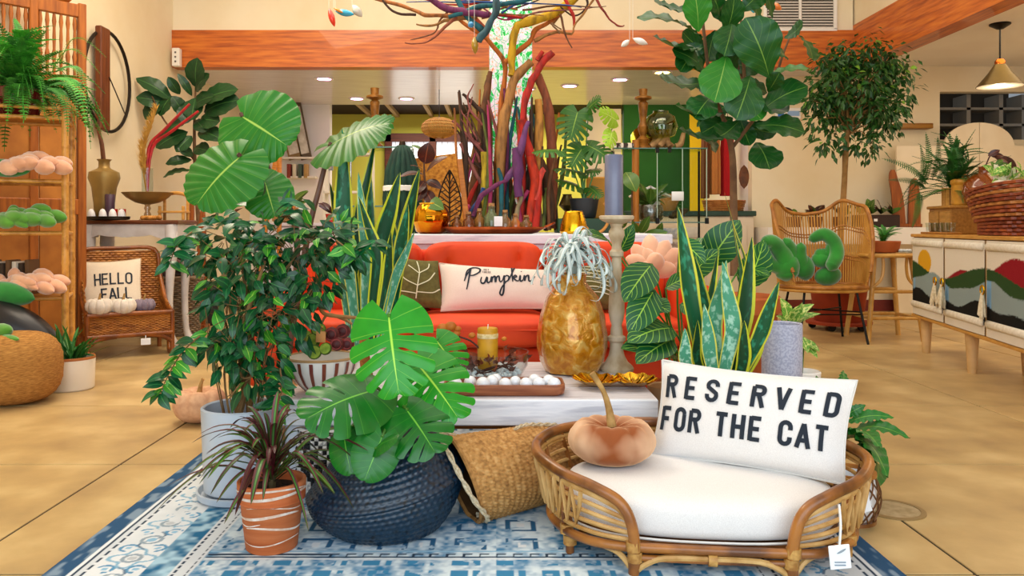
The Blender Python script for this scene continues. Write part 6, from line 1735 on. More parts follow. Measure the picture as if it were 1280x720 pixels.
for u0 in (.19, .50): MB().box(SPt(u0, 1.62), (.26, .02, .88), .004, rot=rz).build('panel', MATS['screen_panel'], t, False)
for i in range(12):
    u = .085+.535*i/11
    if abs(u-.33) < .035: continue
    MB().lathe([(.010, 2.14), (.012, 2.25), (.018, 2.30), (.010, 2.34), (.013, 2.42), (.010, 2.5), (.016, 2.55), (.009, 2.62)], SPt(u, 0), 8).build('spindle', M_scr, t)
MB().box(SPt(.35, 2.77), (.5, .05, .12), .03, rot=rz).build('crest', M_scr, t, False)

# bamboo shelf rack
FLc, FRc, RRc, RLc = Vector((-3.28, 5.0, 0)), Vector((-2.80, 5.20, 0)), Vector((-2.95, 5.56, 0)), Vector((-3.42, 5.36, 0))
rk = thing('bamboo_rack', 'bamboo shelf rack at the left edge holding plush leaves and a fern', 'shelf rack', Vector((-3.1, 5.28, 0)))
def bamboo(p0, p1, r, n=5):
    p0 = Vector(p0); p1 = Vector(p1); b = MB(); pts = []; rs = []
    for i in range(n):
        for f, k in ((0, 1.14), (.06, 1.0), (.94, 1.0)):
            pts.append(p0.lerp(p1, (i+f)/n)); rs.append(r*k)
    pts.append(p1); rs.append(r*1.14)
    q = (p1-p0).to_track_quat('Z', 'Y').to_matrix(); L = (p1-p0).length
    b.lathe([(a, (x-p0).length) for a, x in zip(rs, pts)], p0, 10, rot=q)
    return b
for c in (FLc, FRc, RRc, RLc): bamboo(c, c+Vector((0, 0, 1.78 if c in (FRc, FLc) else 1.80)), .022, 7).build('post', M_bam, rk)
SZ = [.13, .535, .955, 1.29, 1.70]
for z in SZ:
    for a, c in ((FLc, FRc), (FRc, RRc), (RRc, RLc), (RLc, FLc)):
        bamboo(a+Vector((0, 0, z)), c+Vector((0, 0, z)), .014, 3).build('rail', M_bam, rk)
    bb_ = MB()
    for i in range(16):
        f = (i+.5)/16
        bb_.box((FLc.lerp(RLc, f)+FRc.lerp(RRc, f))/2+Vector((0, 0, z+.010)), ((FRc-FLc).length, .018, .008), .002, rot=Matrix.Rotation(math.atan2((FRc-FLc).y, (FRc-FLc).x), 3, 'Z'))
    bb_.build('slats', M_bam2, rk, False, kind='stuff')
for a, c in ((FLc, FRc), (FRc, RRc)): bamboo(a+Vector((0, 0, 1.765)), c+Vector((0, 0, 1.765)), .012, 3).build('rail', M_bam, rk)
for px, py in ():
    pass
# fern in red pot on top
p = Vector((-3.13, 5.24, 1.717))
t = thing('boston_fern', 'lush Boston fern in a glossy dark red pot on top of the bamboo rack', 'potted plant', p)
MB().lathe([(.10, 0), (.12, .01), (.15, .10), (.145, .17), (.152, .18), (.14, .18), (.13, .15), (.001, .14)], p, 40).build('pot', mat('red_glaze', '#7a0f14', '#5c0a10', scale=4, rough=.15, coat=.5), t)
M_fern = mat('fern_green', '#4a9a2c', '#26701e', scale=6, rough=.55, rand=.4, c3='#388824')
fr1 = frond_mesh('fern_a', M_fern, 26, .25, .13); fr2 = frond_mesh('fern_b', M_fern, 26, .40, .12); fr3 = frond_mesh('fern_c', M_fern, 26, .12, .14)
R.seed(4)
def fern(t, c, n, L0, L1, up=(.0, 1.3), lim=None):
    for i in range(n):
        a = R.uniform(0, 2*PI); e = R.uniform(*up); L = R.uniform(L0, L1)
        d = Vector((math.cos(a)*math.cos(e), math.sin(a)*math.cos(e), math.sin(e)))
        tip = c+d*L+Vector((0, 0, -.25*L*math.cos(e)))
        if lim and not lim(tip): continue
        n_ = Vector((-d.x*math.sin(e), -d.y*math.sin(e), math.cos(e)+.15))
        place('frond', R.choice((fr1, fr2, fr3)), c+rv(.03), tip, n_, R.uniform(.9, 1.3), t)
fern(t, p+Vector((0, 0, .17)), 230, .28, .56, (-.5, 1.35), lambda q: q.x > -3.57)
for a, b_ in (((70, 90), (112, 130)), ((60, 100), (108, 165)), ((75, 80), (133, 72)), ((65, 90), (125, 92)), ((60, 110), (85, 170)), ((62, 108), (98, 150))): place('frond', fr2, P(*a, 5.1), P(*b_, 5.0), (.2, -.4, 1), 1.1, t)

# plush leaves on the shelves
M_pp = mat('blush_velvet', '#e8b48e', '#d49670', scale=8, rough=.85, sheen=.7)
M_gv = mat('lime_velvet', '#5da02c', '#47861d', scale=8, rough=.85, sheen=.5)
M_dv = mat('green_velvet', '#1f8a2c', '#146e20', scale=8, rough=.85, sheen=.5)
def rosette(px, py, Y, zf, rx, rz_, n, r):
    c = P(px, py, Y); out = []
    for k in range(n+4):
        f = k/(n+3); x = (f-.5)*1.5*rx+R.uniform(-.03, .03); lay = k % 3
        a = c+Vector((x*.75, .06-.05*lay, 0)); a.z = zf+r+(.085-.03*lay)*(1-abs(f-.5)*1.1)
        e = a+Vector((.11 if R.random() < .7 else -.09, -.06-.02*lay, R.uniform(-.01, .03)-.05*abs(f-.5))); e.z = max(e.z, zf+r*.9)
        out.append((a-Vector((.05, 0, -.015)), e, r*R.uniform(.9, 1.15)))
    return out
Y = 5.12
plush('blush_plush', 'blush pink plush with plump fingers on the second shelf of the bamboo rack', P(35, 222, Y), rosette(38, 212, Y, 1.31, .30, .16, 13, .044), M_pp)
plush('green_plush', 'dark green plush leaf under the blush plush on the second shelf', P(15, 222, Y-.03), [(P(-15, 212, Y-.06), P(38, 214, Y-.06), .045), (P(-10, 205, Y), P(25, 208, Y), .04)], M_dv)
plush('lime_plush', 'lime green plush with plump leaves on the third shelf of the bamboo rack', P(35, 288, Y), rosette(34, 280, Y, .975, .30, .13, 13, .042)+[(P(10, 268, Y-.05), P(35, 284, Y-.14), .035), (P(30, 268, Y-.05), P(62, 280, Y-.12), .036)], M_gv)
plush('blush_plush', 'blush pink plush with plump fingers on the fourth shelf of the bamboo rack', P(38, 370, Y), rosette(40, 360, Y, .555, .30, .15, 13, .044)+[(P(15, 345, Y-.05), P(48, 362, Y-.14), .036)], M_pp)
plush('green_plush', 'smooth dark green plush leaf drooping over the front of the fourth shelf', P(15, 375, Y-.12), [(P(-20, 362, Y-.14), P(44, 374, Y-.16), .075)], M_dv)
plush('lime_plush', 'lime green plush leaf lying by the woven pouf at the far left', P(2, 423, 4.6), [(P(-12, 418, 4.55), P(14, 412, 4.45), .05), (P(-8, 425, 4.5), P(24, 424, 4.4), .03)], M_gv)
# books low on the rack
for i in range(7):
    q = FLc.lerp(RLc, .6)+(FRc-FLc)*(.15+.07*i)+Vector((0, 0, .66))
    MB().box(q, (.028, .13, .24-.02*(i % 3)), .003).solo('upright_book', mat('book_%d' % (i % 3), ('#6b4a2a', '#d8cbb4', '#3c2c1c')[i % 3], rough=.8), q, ('%s book on the fourth rack shelf, %s from the left' % (('brown', 'cream', 'dark')[i % 3], ('first', 'second', 'third', 'fourth', 'fifth', 'sixth', 'last')[i])), 'book', 'books behind the blush plush')
# black gourd like bag, woven pouf, white planter
p = P(35, 430, 4.9); p.z = .25
b = MB(); b.blob(P(-30, 380, 4.9), P(78, 445, 4.95), .13, 20, 14, pw=.5)
b.solo('black_bolster', mat('black_leather', '#141216', '#201c1e', scale=8, rough=.35), p, 'black leather bolster leaning below the bamboo rack', 'bolster')
p = Vector((-2.74, 4.55, 0))
t = thing('jute_pouf', 'round honey woven jute pouf on the floor at the left edge', 'pouf', p)
prof = []
for i in range(27):
    a = PI*i/26; prof.append((max(.245*abs(math.sin(a))**.6, .001), .20-.20*math.copysign(abs(math.cos(a))**.75, math.cos(a))))
MB().lathe(prof, p, 120, lambda r, z, a, j: (r*(1+.012*math.sin(30*a+PI*(j % 2)))+(.004 if j % 2 else 0), z)).build('cover', mat('jute', '#c08a42', '#8c5c22', scale=12, rough=.85, c3='#aa7432', bump=.4, bscale=40, stretch=(3, 3, 30)), t, smooth=85)
p = Vector((-2.62, 4.93, 0))
t = thing('aloe_planter', 'cream round planter with spiky green aloe beside the woven pouf', 'potted plant', p)
MB().lathe([(.125, 0), (.132, .008), (.138, .195), (.135, .20), (.125, .195), (.12, .16), (.001, .15)], p, 48).build('planter', mat('cream_glaze', '#e9ddc8', '#dccfb8', scale=3, rough=.4), t, smooth=35)
MB().lathe([(.137, .185), (.1395, .19), (.136, .203), (.125, .2)], p, 48, closed=True).build('rim', mat('rim_tan', '#b06a32', rough=.6), t)
MB().lathe([(.12, .165), (.001, .18)], p, 20).build('soil', M_soil, t)
M_aloe = leafmat('aloe', '#1f5a22', '#2f7a2c', '#6a9a44', nv=0, mid=.15, rough=.4, rand=.3)
for i in range(34):
    a = R.uniform(0, 6.28); e = R.uniform(.15, 1.3); L = R.uniform(.14, .26)
    d = Vector((math.cos(a)*math.cos(e), math.sin(a)*math.cos(e), math.sin(e)))
    s0 = p+Vector((R.uniform(-.06, .06), R.uniform(-.06, .06), .17))
    strip([s0, s0+d*L*.5+Vector((0, 0, .02)), s0+d*L], .011, t, 'leaf', M_aloe, nrm=(-d.x, -d.y, .8), cup=.6, sm=4)
strip([p+Vector((.05, 0, .18)), p+Vector((.15, -.02, .23)), p+Vector((.27, -.03, .27))], .008, t, 'leaf', M_aloe, nrm=(0, 0, 1))
# beige drawstring pumpkin on the floor
p = Vector((-1.52, 4.10, 0))
pumpkin('canvas_pumpkin', 'beige canvas pumpkin cushion on the floor left of the ficus pot', p, .135, .19, mat('beige_canvas', '#d9ad88', '#c49472', scale=30, rough=.9), M_stem, [p+Vector((0, 0, .15)), p+Vector((.01, 0, .20)), p+Vector((.02, 0, .22))], 7, .08)

# wicker pet chair with HELLO FALL pillow
cw = P(150, 430, 6.2); cw.z = 0
M_wick = mat('wicker_brown', '#c07c30', '#864c16', scale=12, rough=.5, stretch=(1, 1, 4), bump=.4, bscale=60, c3='#a86824')
M_wickd = mat('wicker_pole', '#9a5519', '#6e360d', scale=10, rough=.4, coat=.2)
t = thing('wicker_pet_chair', 'low brown wicker chair with looped feet by the left wall', 'chair', cw)
ux = Vector((.37, .42, 0)).normalized()*1.0; ux = Vector((.62, .42, 0)); ux = ux.normalized(); uy = Vector((-ux.y, ux.x, 0))
fl_ = P(109, 452, 5.95); fl_.z = 0
def CP(u, d, z): return fl_+ux*u+uy*d+Vector((0, 0, z))
CW, CD = .60, .48
rot_ = Matrix.Rotation(math.atan2(ux.y, ux.x), 3, 'Z')
# woven front, sides and back built of rows of horizontal cane
def weave(fn, rows, name, amp=.005, nu=26):
    b = MB()
    for j in range(rows):
        f = (j+.5)/rows
        b.tube([fn(i/nu, f)+fn.n*(amp*(1 if (i+j) % 2 else -1)) for i in range(nu+1)], .55*fn.h/rows, 5, 1)
    b.build(name, M_wick, t, kind='stuff')
class Pn:
    def __init__(s, a, c, d, e, n): s.a, s.c, s.d, s.e, s.n = a, c, d, e, n; s.h = (d-a).length
    def __call__(s, u, v): return s.a.lerp(s.c, u).lerp(s.d.lerp(s.e, u), v)
weave(Pn(CP(0, 0, .17), CP(CW, 0, .17), CP(0, 0, .33), CP(CW, 0, .33), -uy), 16, 'woven_front')
weave(Pn(CP(0, 0, .17), CP(0, CD, .17), CP(0, 0, .34), CP(0, CD, .80), -ux), 26, 'woven_side')
weave(Pn(CP(CW, 0, .17), CP(CW, CD, .17), CP(CW, 0, .34), CP(CW, CD, .50), ux), 22, 'woven_side')
weave(Pn(CP(0, CD, .17), CP(CW, CD, .17), CP(0, CD+.06, .80), CP(CW, CD+.06, .80), -uy), 34, 'woven_back')
for pts, nm in (([CP(0, 0, .33), CP(CW/2, -.012, .335), CP(CW, 0, .33)], 'front_rail'), ([CP(0, -.005, .17), CP(CW, -.005, .17)], 'front_rail'), ([CP(0, 0, .0), CP(0, 0, .33)], 'front_post'), ([CP(CW, 0, .0), CP(CW, 0, .33)], 'front_post'),
        ([CP(0, 0, .33), CP(-.01, CD*.5, .45), CP(0, CD, .72), CP(.03, CD+.05, .81), CP(CW/2, CD+.07, .82), CP(CW-.03, CD+.05, .81), CP(CW, CD, .62), CP(CW, CD*.5, .40), CP(CW, 0, .33)], 'top_rail'),
        ([CP(0, 0, .02), CP(-.02, .10, .012), CP(-.03, .16, .08), CP(-.03, .15, .17)], 'looped_foot'), ([CP(CW, 0, .02), CP(CW+.0, .10, .012), CP(CW+.01, .16, .08), CP(CW, .15, .17)], 'looped_foot'), ([CP(0, 0, .10), CP(.08, 0, .15), CP(.2, 0, .165)], 'brace'), ([CP(CW, 0, .10), CP(CW-.08, 0, .15), CP(CW-.2, 0, .165)], 'brace'), ([CP(0, CD, 0), CP(0, CD, .3)], 'rear_post'), ([CP(CW, CD, 0), CP(CW, CD, .3)], 'rear_post')):
    MB().tube(pts, .018, 8, 4).build(nm, M_wickd, t)
MB().box(CP(CW/2, CD/2, .27), (CW-.04, CD-.04, .05), .02, rot=rot_).build('seat', M_wick, t, False)
q = CP(.40, -.03, .115); MB().box(q, (.07, .003, .05), .001, rot=rot_).tube([q+Vector((0, 0, .025)), q+Vector((-.01, .02, .06))], .003, 5, 1).build('price_tag', M_leather, t, False)
M_nat = mat('natural_linen', '#e2d2bc', '#d2bfa6', scale=400, rough=.95, bump=.15, bscale=200, detail=2)
pr, fn, PW, PH = pillow('greeting_pillow', 'natural linen pillow lettered HELLO FALL in the wicker chair', 'pillow', [P(97, 327, 6.32), P(176, 323, 6.42), P(178, 396, 6.22), P(104, 404, 6.10)], .14, M_nat, pinch=.05, seam=mat('nat_seam', '#bfa98a', rough=.9))
b = MB()
text(b, 'HELLO', -.10, .01, .105, fn, th=.12, gap=.16, wide=.9)
text(b, 'FALL', -.055, -.12, .10, fn, th=.13, gap=.19, wide=.95)
b.build('lettering', M_navy, pr, kind='stuff')
M_wp = mat('white_felt', '#e4dacd', '#d6cabb', scale=30, rough=.95); M_lp = mat('lilac_felt', '#8d7f8c', '#7a6c7a', scale=30, rough=.95)
for px, py, Y, r, m_, lab in ((124, 402, 6.04, .10, M_wp, 'cream felt pumpkin, left one of three on the wicker chair'), (154, 400, 6.12, .095, M_wp, 'cream felt pumpkin, middle one of three on the wicker chair'), (180, 392, 6.25, .085, M_lp, 'lilac grey felt pumpkin on the right of the wicker chair')):
    q = P(px, py, Y); q.z = .325; pumpkin('felt_pumpkin', lab, q, r, r*1.45, m_, M_stem, [q+Vector((0, 0, r*1.2)), q+Vector((.01, 0, r*1.7))], 9, .10, 'felt pumpkins on the wicker chair')

# grey wicker hamper with brown velvet pumpkins
p = Vector((-3.02, 7.42, 0))
M_gw = mat('grey_wicker', '#8f7a62', '#5e4c3a', scale=18, rough=.7, stretch=(1, 1, 3), c3='#7a6650')
t = thing('grey_hamper', 'large grey brown wicker hamper on the floor beyond the wicker chair', 'basket', p)
b = MB()
for j in range(27):
    z = .012+.019*j; r = .25+.035*z/.5
    b.tube([p+Vector(((r+.008*(1 if (k+j) % 2 else -1))*math.cos(2*PI*k/48), (r+.008*(1 if (k+j) % 2 else -1))*math.sin(2*PI*k/48)*.85, z)) for k in range(48)], .0105, 5, 1, closed=True)
b.build('woven_wall', M_gw, t, kind='stuff')
MB().lathe([(.27, .51), (.30, .515), (.305, .535), (.29, .55), (.27, .54)], p, 48, closed=True, sy=.85).build('rim', M_gw, t)
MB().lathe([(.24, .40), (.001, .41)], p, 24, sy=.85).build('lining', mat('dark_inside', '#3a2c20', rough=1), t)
MB().tube([p+Vector((-.07, -.26, .50)), p+Vector((-.07, -.28, .38)), p+Vector((-.03, -.275, .36)), p+Vector((-.03, -.26, .5))], .012, 6, 4).build('strap_handle', mat('strap_black', '#1c1714', rough=.7), t)
M_bv = mat('brown_velvet', '#5a260c', '#3e1807', scale=6, rough=.8, sheen=.6)
for dx, dy, z, r, lab in ((-.14, -.05, .50, .15, 'dark brown velvet pumpkin in the grey hamper, left one'), (.10, .03, .55, .16, 'dark brown velvet pumpkin in the grey hamper, right one'), (.0, .14, .66, .13, 'dark brown velvet pumpkin topmost in the grey hamper')):
    q = p+Vector((dx, dy, z)); pumpkin('brown_pumpkin', lab, q, r, r*1.05, M_bv, M_stem, [q+Vector((0, 0, r*.8)), q+Vector((.03, 0, r*1.3))], 9, .08, 'brown pumpkins in the hamper')

# white console table with brown top against the left wall
p = Vector((-3.09, 6.86, 0))
t = thing('console_table', 'white ornate console table with scalloped apron and dark brown top at the left wall', 'table', p)
M_cw = mat('old_white', '#d3cdc9', '#b9b0ab', scale=6, rough=.7, bump=.1)
MB().box((-3.09, 6.86, 1.035), (.90, .44, .035), .008).build('top', wood('table_top_brown', '#6b3514', '#46200b', axis=0, scale=4, rough=.35, coat=.3), t, False)
b = MB(); vs = []; fs = []
NA = 60
for i in range(NA+1):
    u = i/NA; x = -3.52+.86*u
    zb = .905+.035*math.sin(PI*u)-.022*abs(math.sin(4*PI*u))+.03*math.exp(-((u-.5)/.06)**2)*-1
    for y in (6.655, 6.68):
        vs += [(x, y, zb), (x, y, 1.017)]
for i in range(NA):
    a = i*4; fs += [(a, a+4, a+5, a+1), (a+3, a+7, a+6, a+2), (a, a+2, a+6, a+4)]
b.add(vs, fs); b.build('scalloped_apron', M_cw, t, False)
for x in (-2.665, -3.51): MB().box((x, 6.86, .96), (.02, .38, .11), .003).build('side_apron', M_cw, t, False)
for x, s in ((-3.40, -1), (-2.72, 1)):
    for y, s2 in ((6.69, -1), (7.02, 1)):
        b = MB(); pr_ = [(0, 1.015, .055), (.012*s, .85, .06), (.0, .68, .04), (-.012*s, .40, .03), (.0, .12, .026), (.03*s, .02, .034), (.035*s, 0, .03)]
        b.tube([Vector((x+dx, y, z)) for dx, z, r in pr_], [r for dx, z, r in pr_], 10, 4); b.build('cabriole_leg', M_cw, t)
TT = 1.054
q = Vector((-3.36, 6.86, TT))
v = thing('brass_vase', 'tall shouldered antique brass vase with a brown branch on the console table', 'vase', q)
MB().lathe([(.065, 0), (.075, .01), (.085, .15), (.10, .28), (.128, .36), (.12, .41), (.055, .44), (.045, .455), (.045, .50), (.06, .52), (.05, .52), (.038, .5), (.001, .45)], q, 44).build('vase', mat('antique_gold', '#a88a4c', '#86693a', scale=4, rough=.42, metal=.5), v)
MB().tube([q+Vector((0, 0, .45)), q+Vector((-.02, 0, .65)), q+Vector((-.05, 0, .8)), q+Vector((-.02, 0, 1.05))], [.02, .018, .014, .006], 7, 4).build('branch', wd('#6b3a1a'), v)
q = Vector((-3.31, 6.70, TT)); c_ = q+Vector((.0, .0, .025))
q = Vector((-3.28, 6.73, TT))
v = thing('round_tray', 'round dark metal tray of little white ghosts on the console table', 'tray', q)
MB().lathe([(.17, 0), (.195, .004), (.20, .028), (.195, .03), (.185, .01), (.001, .008)], q, 48, sy=.55).build('tray', mat('dark_pewter', '#4a4034', '#332b22', scale=6, rough=.4, metal=.8), v)
q2 = q+Vector((.01, .045, .0085))
v = thing('purple_candle', 'dark purple pillar candle on the round tray of the console table', 'candle', q2)
MB().lathe([(.038, 0), (.039, .004), (.039, .205), (.034, .21), (.001, .205)], q2, 28).build('wax', mat('purple_wax', '#4a3040', '#3a2433', scale=8, rough=.5), v)
MB().tube([q2+Vector((0, 0, .2)), q2+Vector((0, 0, .225))], .002, 4, 1).build('wick', MATS['wick_dark'], v)
M_gh = mat('ghost_white', '#e8e4e4', rough=.5)
for dx, dy, k in ((-.10, -.05, 'leftmost'), (-.0, -.06, 'second from the left'), (.08, -.055, 'third from the left'), (.13, -.0, 'rightmost')):
    q2 = q+Vector((dx, dy, .0085)); b = MB()
    b.lathe([(.030, 0), (.031, .02), (.027, .055), (.016, .078), (.001, .085)], q2, 18, lambda r, z, a, j: (r*(1+.10*math.sin(5*a)*(1 if j < 2 else 0)), z))
    b.solo('ceramic_ghost', M_gh, q2, 'small white ceramic ghost on the round tray, '+k, 'figurine', 'white ghosts on the round tray')
for dx, c in ((.045, 'left of'), (.115, 'right of')):
    q2 = q+Vector((dx, .05, .0085)); MB().lathe([(.026, 0), (.028, .085), (.024, .085), (.022, .01), (.001, .01)], q2, 18).solo('red_votive', mat('red_glass', '#c01a18', rough=.2, coat=.4), q2, 'small red votive glass %s the third ghost' % c, 'votive')
q = Vector((-2.98, 6.84, TT))
v = thing('cake_stand', 'wide brass bowl on a glass pedestal on the console table', 'bowl stand', q)
MB().lathe([(.07, 0), (.06, .012), (.025, .025), (.03, .05), (.018, .075), (.028, .10), (.02, .125), (.03, .135)], q, 28).build('pedestal', glassmat('pedestal_glass', '#d9cbb8', mixc=.8), v)
MB().lathe([(.04, .135), (.10, .15), (.17, .19), (.215, .235), (.21, .237), (.165, .197), (.09, .16), (.001, .15)], q, 44, sy=.8).build('bowl', mat('antique_gold', '#b58a35'), v)
q2 = q+Vector((.0, .0, .165)); pv = q2.copy()
pam = v = thing('pampas_vase', 'golden pampas plume in a slim glass cylinder standing in the brass bowl', 'vase', q2)
MB().lathe([(.045, 0), (.046, .005), (.046, .28), (.043, .28), (.042, .01), (.001, .006)], q2, 28).build('glass', M_gl, v)
M_pam = mat('pampas', '#c8963f', '#a87628', scale=30, rough=.95, rand=.1)
b = MB(); R.seed(8)
p0 = q2+Vector((0, 0, .03)); p1 = P(178, 190, 6.84); p2 = P(196, 135, 6.84)
b.tube([p0, p1, p2], [.008, .006, .002], 5)
for i in range(420):
    f = R.uniform(.25, 1); s0 = p0.lerp(p1, f*2) if f < .5 else p1.lerp(p2, f*2-1)
    d = Vector((R.uniform(-.6, .35), R.uniform(-.4, .4), R.uniform(.6, 1))).normalized(); L = .11*(1.15-f*.6)
    x = d.orthogonal()*.004
    b.add([s0-x, s0+x, s0+d*L], [(0, 1, 2)])
b.build('plume', M_pam, v, kind='stuff')
q = Vector((-2.77, 6.88, TT))
v = thing('toy_chair', 'small honey wooden arched chair ornament on the right end of the console table', 'ornament', q)
M_toy = wood('toy_pine', '#d39a4c', '#b57c30', axis=0, scale=5)
for s in (-1, 1):
    for y in (-.05, .05): MB().box(q+Vector((s*.10, y, .06 if y < 0 else .10)), (.022, .022, .12 if y < 0 else .20), .003).build('leg', M_toy, v, False)
MB().box(q+Vector((0, 0, .07)), (.23, .13, .018), .003).build('seat', M_toy, v, False)
MB().tube([q+Vector((-.10, .05, .19)), q+Vector((-.08, .05, .22)), q+Vector((0, .05, .235)), q+Vector((.08, .05, .22)), q+Vector((.10, .05, .19))], .016, 7, 4).build('arched_back', M_toy, v)
M_bead = mat('wood_bead', '#c98a3c', '#a86a24', scale=20, rough=.5)
v = thing('bead_garland', 'string of wooden beads lying on the console table edge', 'beads', Vector((-2.88, 6.72, TT)))
for i in range(13):
    q = Vector((-2.97+.013*i, 6.72+.02*math.sin(i*.9), TT+.019)); MB().lathe([(max(.019*math.sin(PI*k/8), .0005), -.019*math.cos(PI*k/8)) for k in range(9)], q, 12).build('bead', M_bead, v)
# bent wood blades beside the console
def blades(base, spec, name, label, cat, m_):
    v = thing(name, label, cat, base)
    for x0, z1, lean, w_ in spec:
        b = MB(); pts = [base+Vector((x0, 0, 0)), base+Vector((x0+lean*.3, 0, z1*.5)), base+Vector((x0+lean*.9, 0, z1*.85)), base+Vector((x0+lean, 0, z1))]
        ps = smooth_path(pts, 5); vs = []; fs = []
        for i, q in enumerate(ps):
            f = i/(len(ps)-1); ww = w_*(1-.75*f**2)
            for dx, dy in ((-ww, -.012), (ww, -.012), (ww, .012), (-ww, .012)): vs.append(q+Vector((dx, dy, 0)))
        for i in range(len(ps)-1):
            for k in range(4): fs.append((4*i+k, 4*i+(k+1) % 4, 4*i+4+(k+1) % 4, 4*i+4+k))
        fs += [(3, 2, 1, 0), tuple(4*(len(ps)-1)+k for k in range(4))]
        b.add(vs, fs); b.build('blade', m_, v)
    MB().box(base+Vector((0, 0, .02)), (.34, .14, .04), .006).build('base', m_, v, False)
    return v
M_bl = wood('bent_wood', '#a85a20', '#7a3a10', axis=2, scale=4)
q = P(238, 330, 7.84); q.z = 0
blades(q, ((-.06, 1.32, .07, .05), (.10, 1.18, .02, .05)), 'bent_wood_stand', 'pair of tapering bent brown wood blades behind the grey hamper by the left wall', 'wood decor', M_bl)

# dark rubber fig behind, red stem
p = Vector((-2.98, 8.15, 0))
t = thing('dark_fig', 'tall dark leaved fig in the back left corner under the beam end', 'potted tree', p)
MB().lathe([(.16, 0), (.17, .01), (.20, .4), (.19, .41), (.18, .36), (.001, .35)], p, 36).build('pot', MATS['black_glaze'], t)
MB().tube([p+Vector((0, 0, .35)), P(245, 230, 8.1), P(243, 160, 8.1), P(245, 100, 8.1)], [.025, .02, .015, .008], 7).build('trunk', M_fbark, t)
MB().tube([P(243, 200, 8.1), P(205, 150, 8.0), P(190, 120, 7.95)], [.014, .010, .006], 6).build('branch', M_fbark, t)
M_df = leafmat('dark_fig_leaf', '#16321a', '#1f4a20', '#4a7a3a', nv=6, k=.45, vw=.04, mid=.04, rough=.3, rand=.3, coat=.3, trl=.08, vs=.4)
df = leaf_mesh('dark_fig', lambda s: .34*max(math.sin(PI*min(s, .999)**1.1), 0)**.65, M_df, 12, 3, .10, .12, .02, 4)
R.seed(12)
for a, b_, w_ in (((246, 110), (247, 72), 1.1), ((245, 115), (262, 92), .9), ((240, 120), (222, 92), .5), ((215, 125), (170, 98), .7), ((210, 130), (170, 122), .9), ((240, 135), (268, 120), 1), ((250, 130), (298, 112), .8), ((255, 140), (300, 125), 1), ((245, 150), (258, 165), 1), ((230, 145), (215, 120), 1), ((250, 150), (275, 152), 1.2), ((235, 165), (195, 185), 1), ((240, 170), (220, 190), 1), ((242, 195), (222, 185), 1), ((240, 200), (207, 205), .7), ((240, 213), (204, 222), .6), ((235, 130), (230, 155), 1.1), ((215, 120), (200, 145), 1.1), ((205, 125), (182, 150), 1.1), ((248, 165), (278, 175), 1.0), ((238, 150), (208, 165), 1.1), ((243, 185), (262, 190), 1.1), ((225, 118), (210, 96), .8), ((245, 122), (240, 150), 1.2)):
    place('leaf', df, P(*a, 8.05), P(*b_, 7.95), Vector((0, -.8, .5))+rv(.3), w_, t)
M_rs = mat('red_stalk', '#b3181c', '#8a1015', scale=10, rough=.5)
for pts in ([(186, 186), (205, 163), (237, 130)], [(190, 186), (215, 164), (248, 139)]): MB().tube([pv+Vector((0, 0, .04))]+[P(*x, 6.86) for x in pts], [.006, .014, .014, .010], 6).build('red_stalk', M_rs, pam)

# ================================================================== RIGHT SIDE
# rattan wing chair
M_cane = mat('cane', '#d09a48', '#b57a2c', scale=8, rough=.45, stretch=(1, 1, .4))
M_cane2 = mat('cane_dark', '#b87a30', '#8f551a', scale=14, rough=.45)
ec = Vector((2.86, 7.02, 0))
t = thing('rattan_wing_chair', 'honey rattan winged armchair on thin black legs by the back right wall', 'chair', ec)
def ring(a, k):
    """a: angle, 0 = front right, going over the back to the front left; k: 0 seat ring .. 1 top rim"""
    th = math.radians(-38+256*a)
    rx, ry = .37+.05*k, .30+.04*k
    s = math.sin(math.radians(-38+256*a))
    zt = .60+.56*max(0, min(1, (s+.62)/.75))**.8
    d = abs(math.cos(th))
    zt += .09*math.exp(-((d-.72)/.22)**2)*(1 if s > .2 else 0) - .05*(1-d)*(s > 0)
    z = .48+(zt-.48)*k
    return ec+Vector((rx*math.cos(th), ry*math.sin(th)+.07*k*max(s, 0), z))
N_ = 72
b = MB()
for i in range(N_):
    a = (i+.5)/N_
    b.tube([ring(a, 0), ring(a, .5), ring(a, 1)], .0072, 5, 2)
b.build('cane_rods', M_cane, t, kind='stuff')
MB().tube([ring(i/40, 1) for i in range(41)], .017, 8, 2).build('top_rim', M_cane2, t)
for k in (.3, .34, .66, .70): MB().tube([ring(i/40, k)+Vector((0, -.006, 0)) for i in range(41)], .006, 5, 1).build('binding_band', M_cane2, t)
fr = [ec+Vector((.37*math.cos(a), .30*math.sin(a), .48)) for a in [2*PI*i/40 for i in range(40)]]
MB().tube(fr, .02, 8, 1, closed=True).build('seat_ring', M_cane2, t)
MB().tube([q+Vector((0, 0, -.03)) for q in fr], .014, 8, 1, closed=True).build('seat_ring', M_cane, t)
b = MB()
for i in range(30):
    x = -.35+.7*i/29; hh = .30*math.sqrt(max(0, 1-(x/.37)**2))
    b.tube([ec+Vector((x, -hh, .485)), ec+Vector((x, hh, .47))], .007, 5, 1)
b.build('seat_canes', M_cane, t, kind='stuff')
M_bm = MATS['black_metal']
for s in (-1, 1):
    for s2 in (-1, 1):
        MB().tube([ec+Vector((s*.22, s2*.18, .46)), ec+Vector((s*.29, s2*.25, 0))], .0105, 7, 1).build('leg', M_bm, t)
for s in (-1, 1): MB().tube([ec+Vector((-.26, s*.21, .27)), ec+Vector((.26, -s*.21, .27))], .007, 6, 1).build('cross_wire', M_bm, t)
MB().tube([ec+Vector((-.26, -.215, .25)), ec+Vector((.26, -.215, .25))], .007, 6, 1).build('cross_wire', M_bm, t)
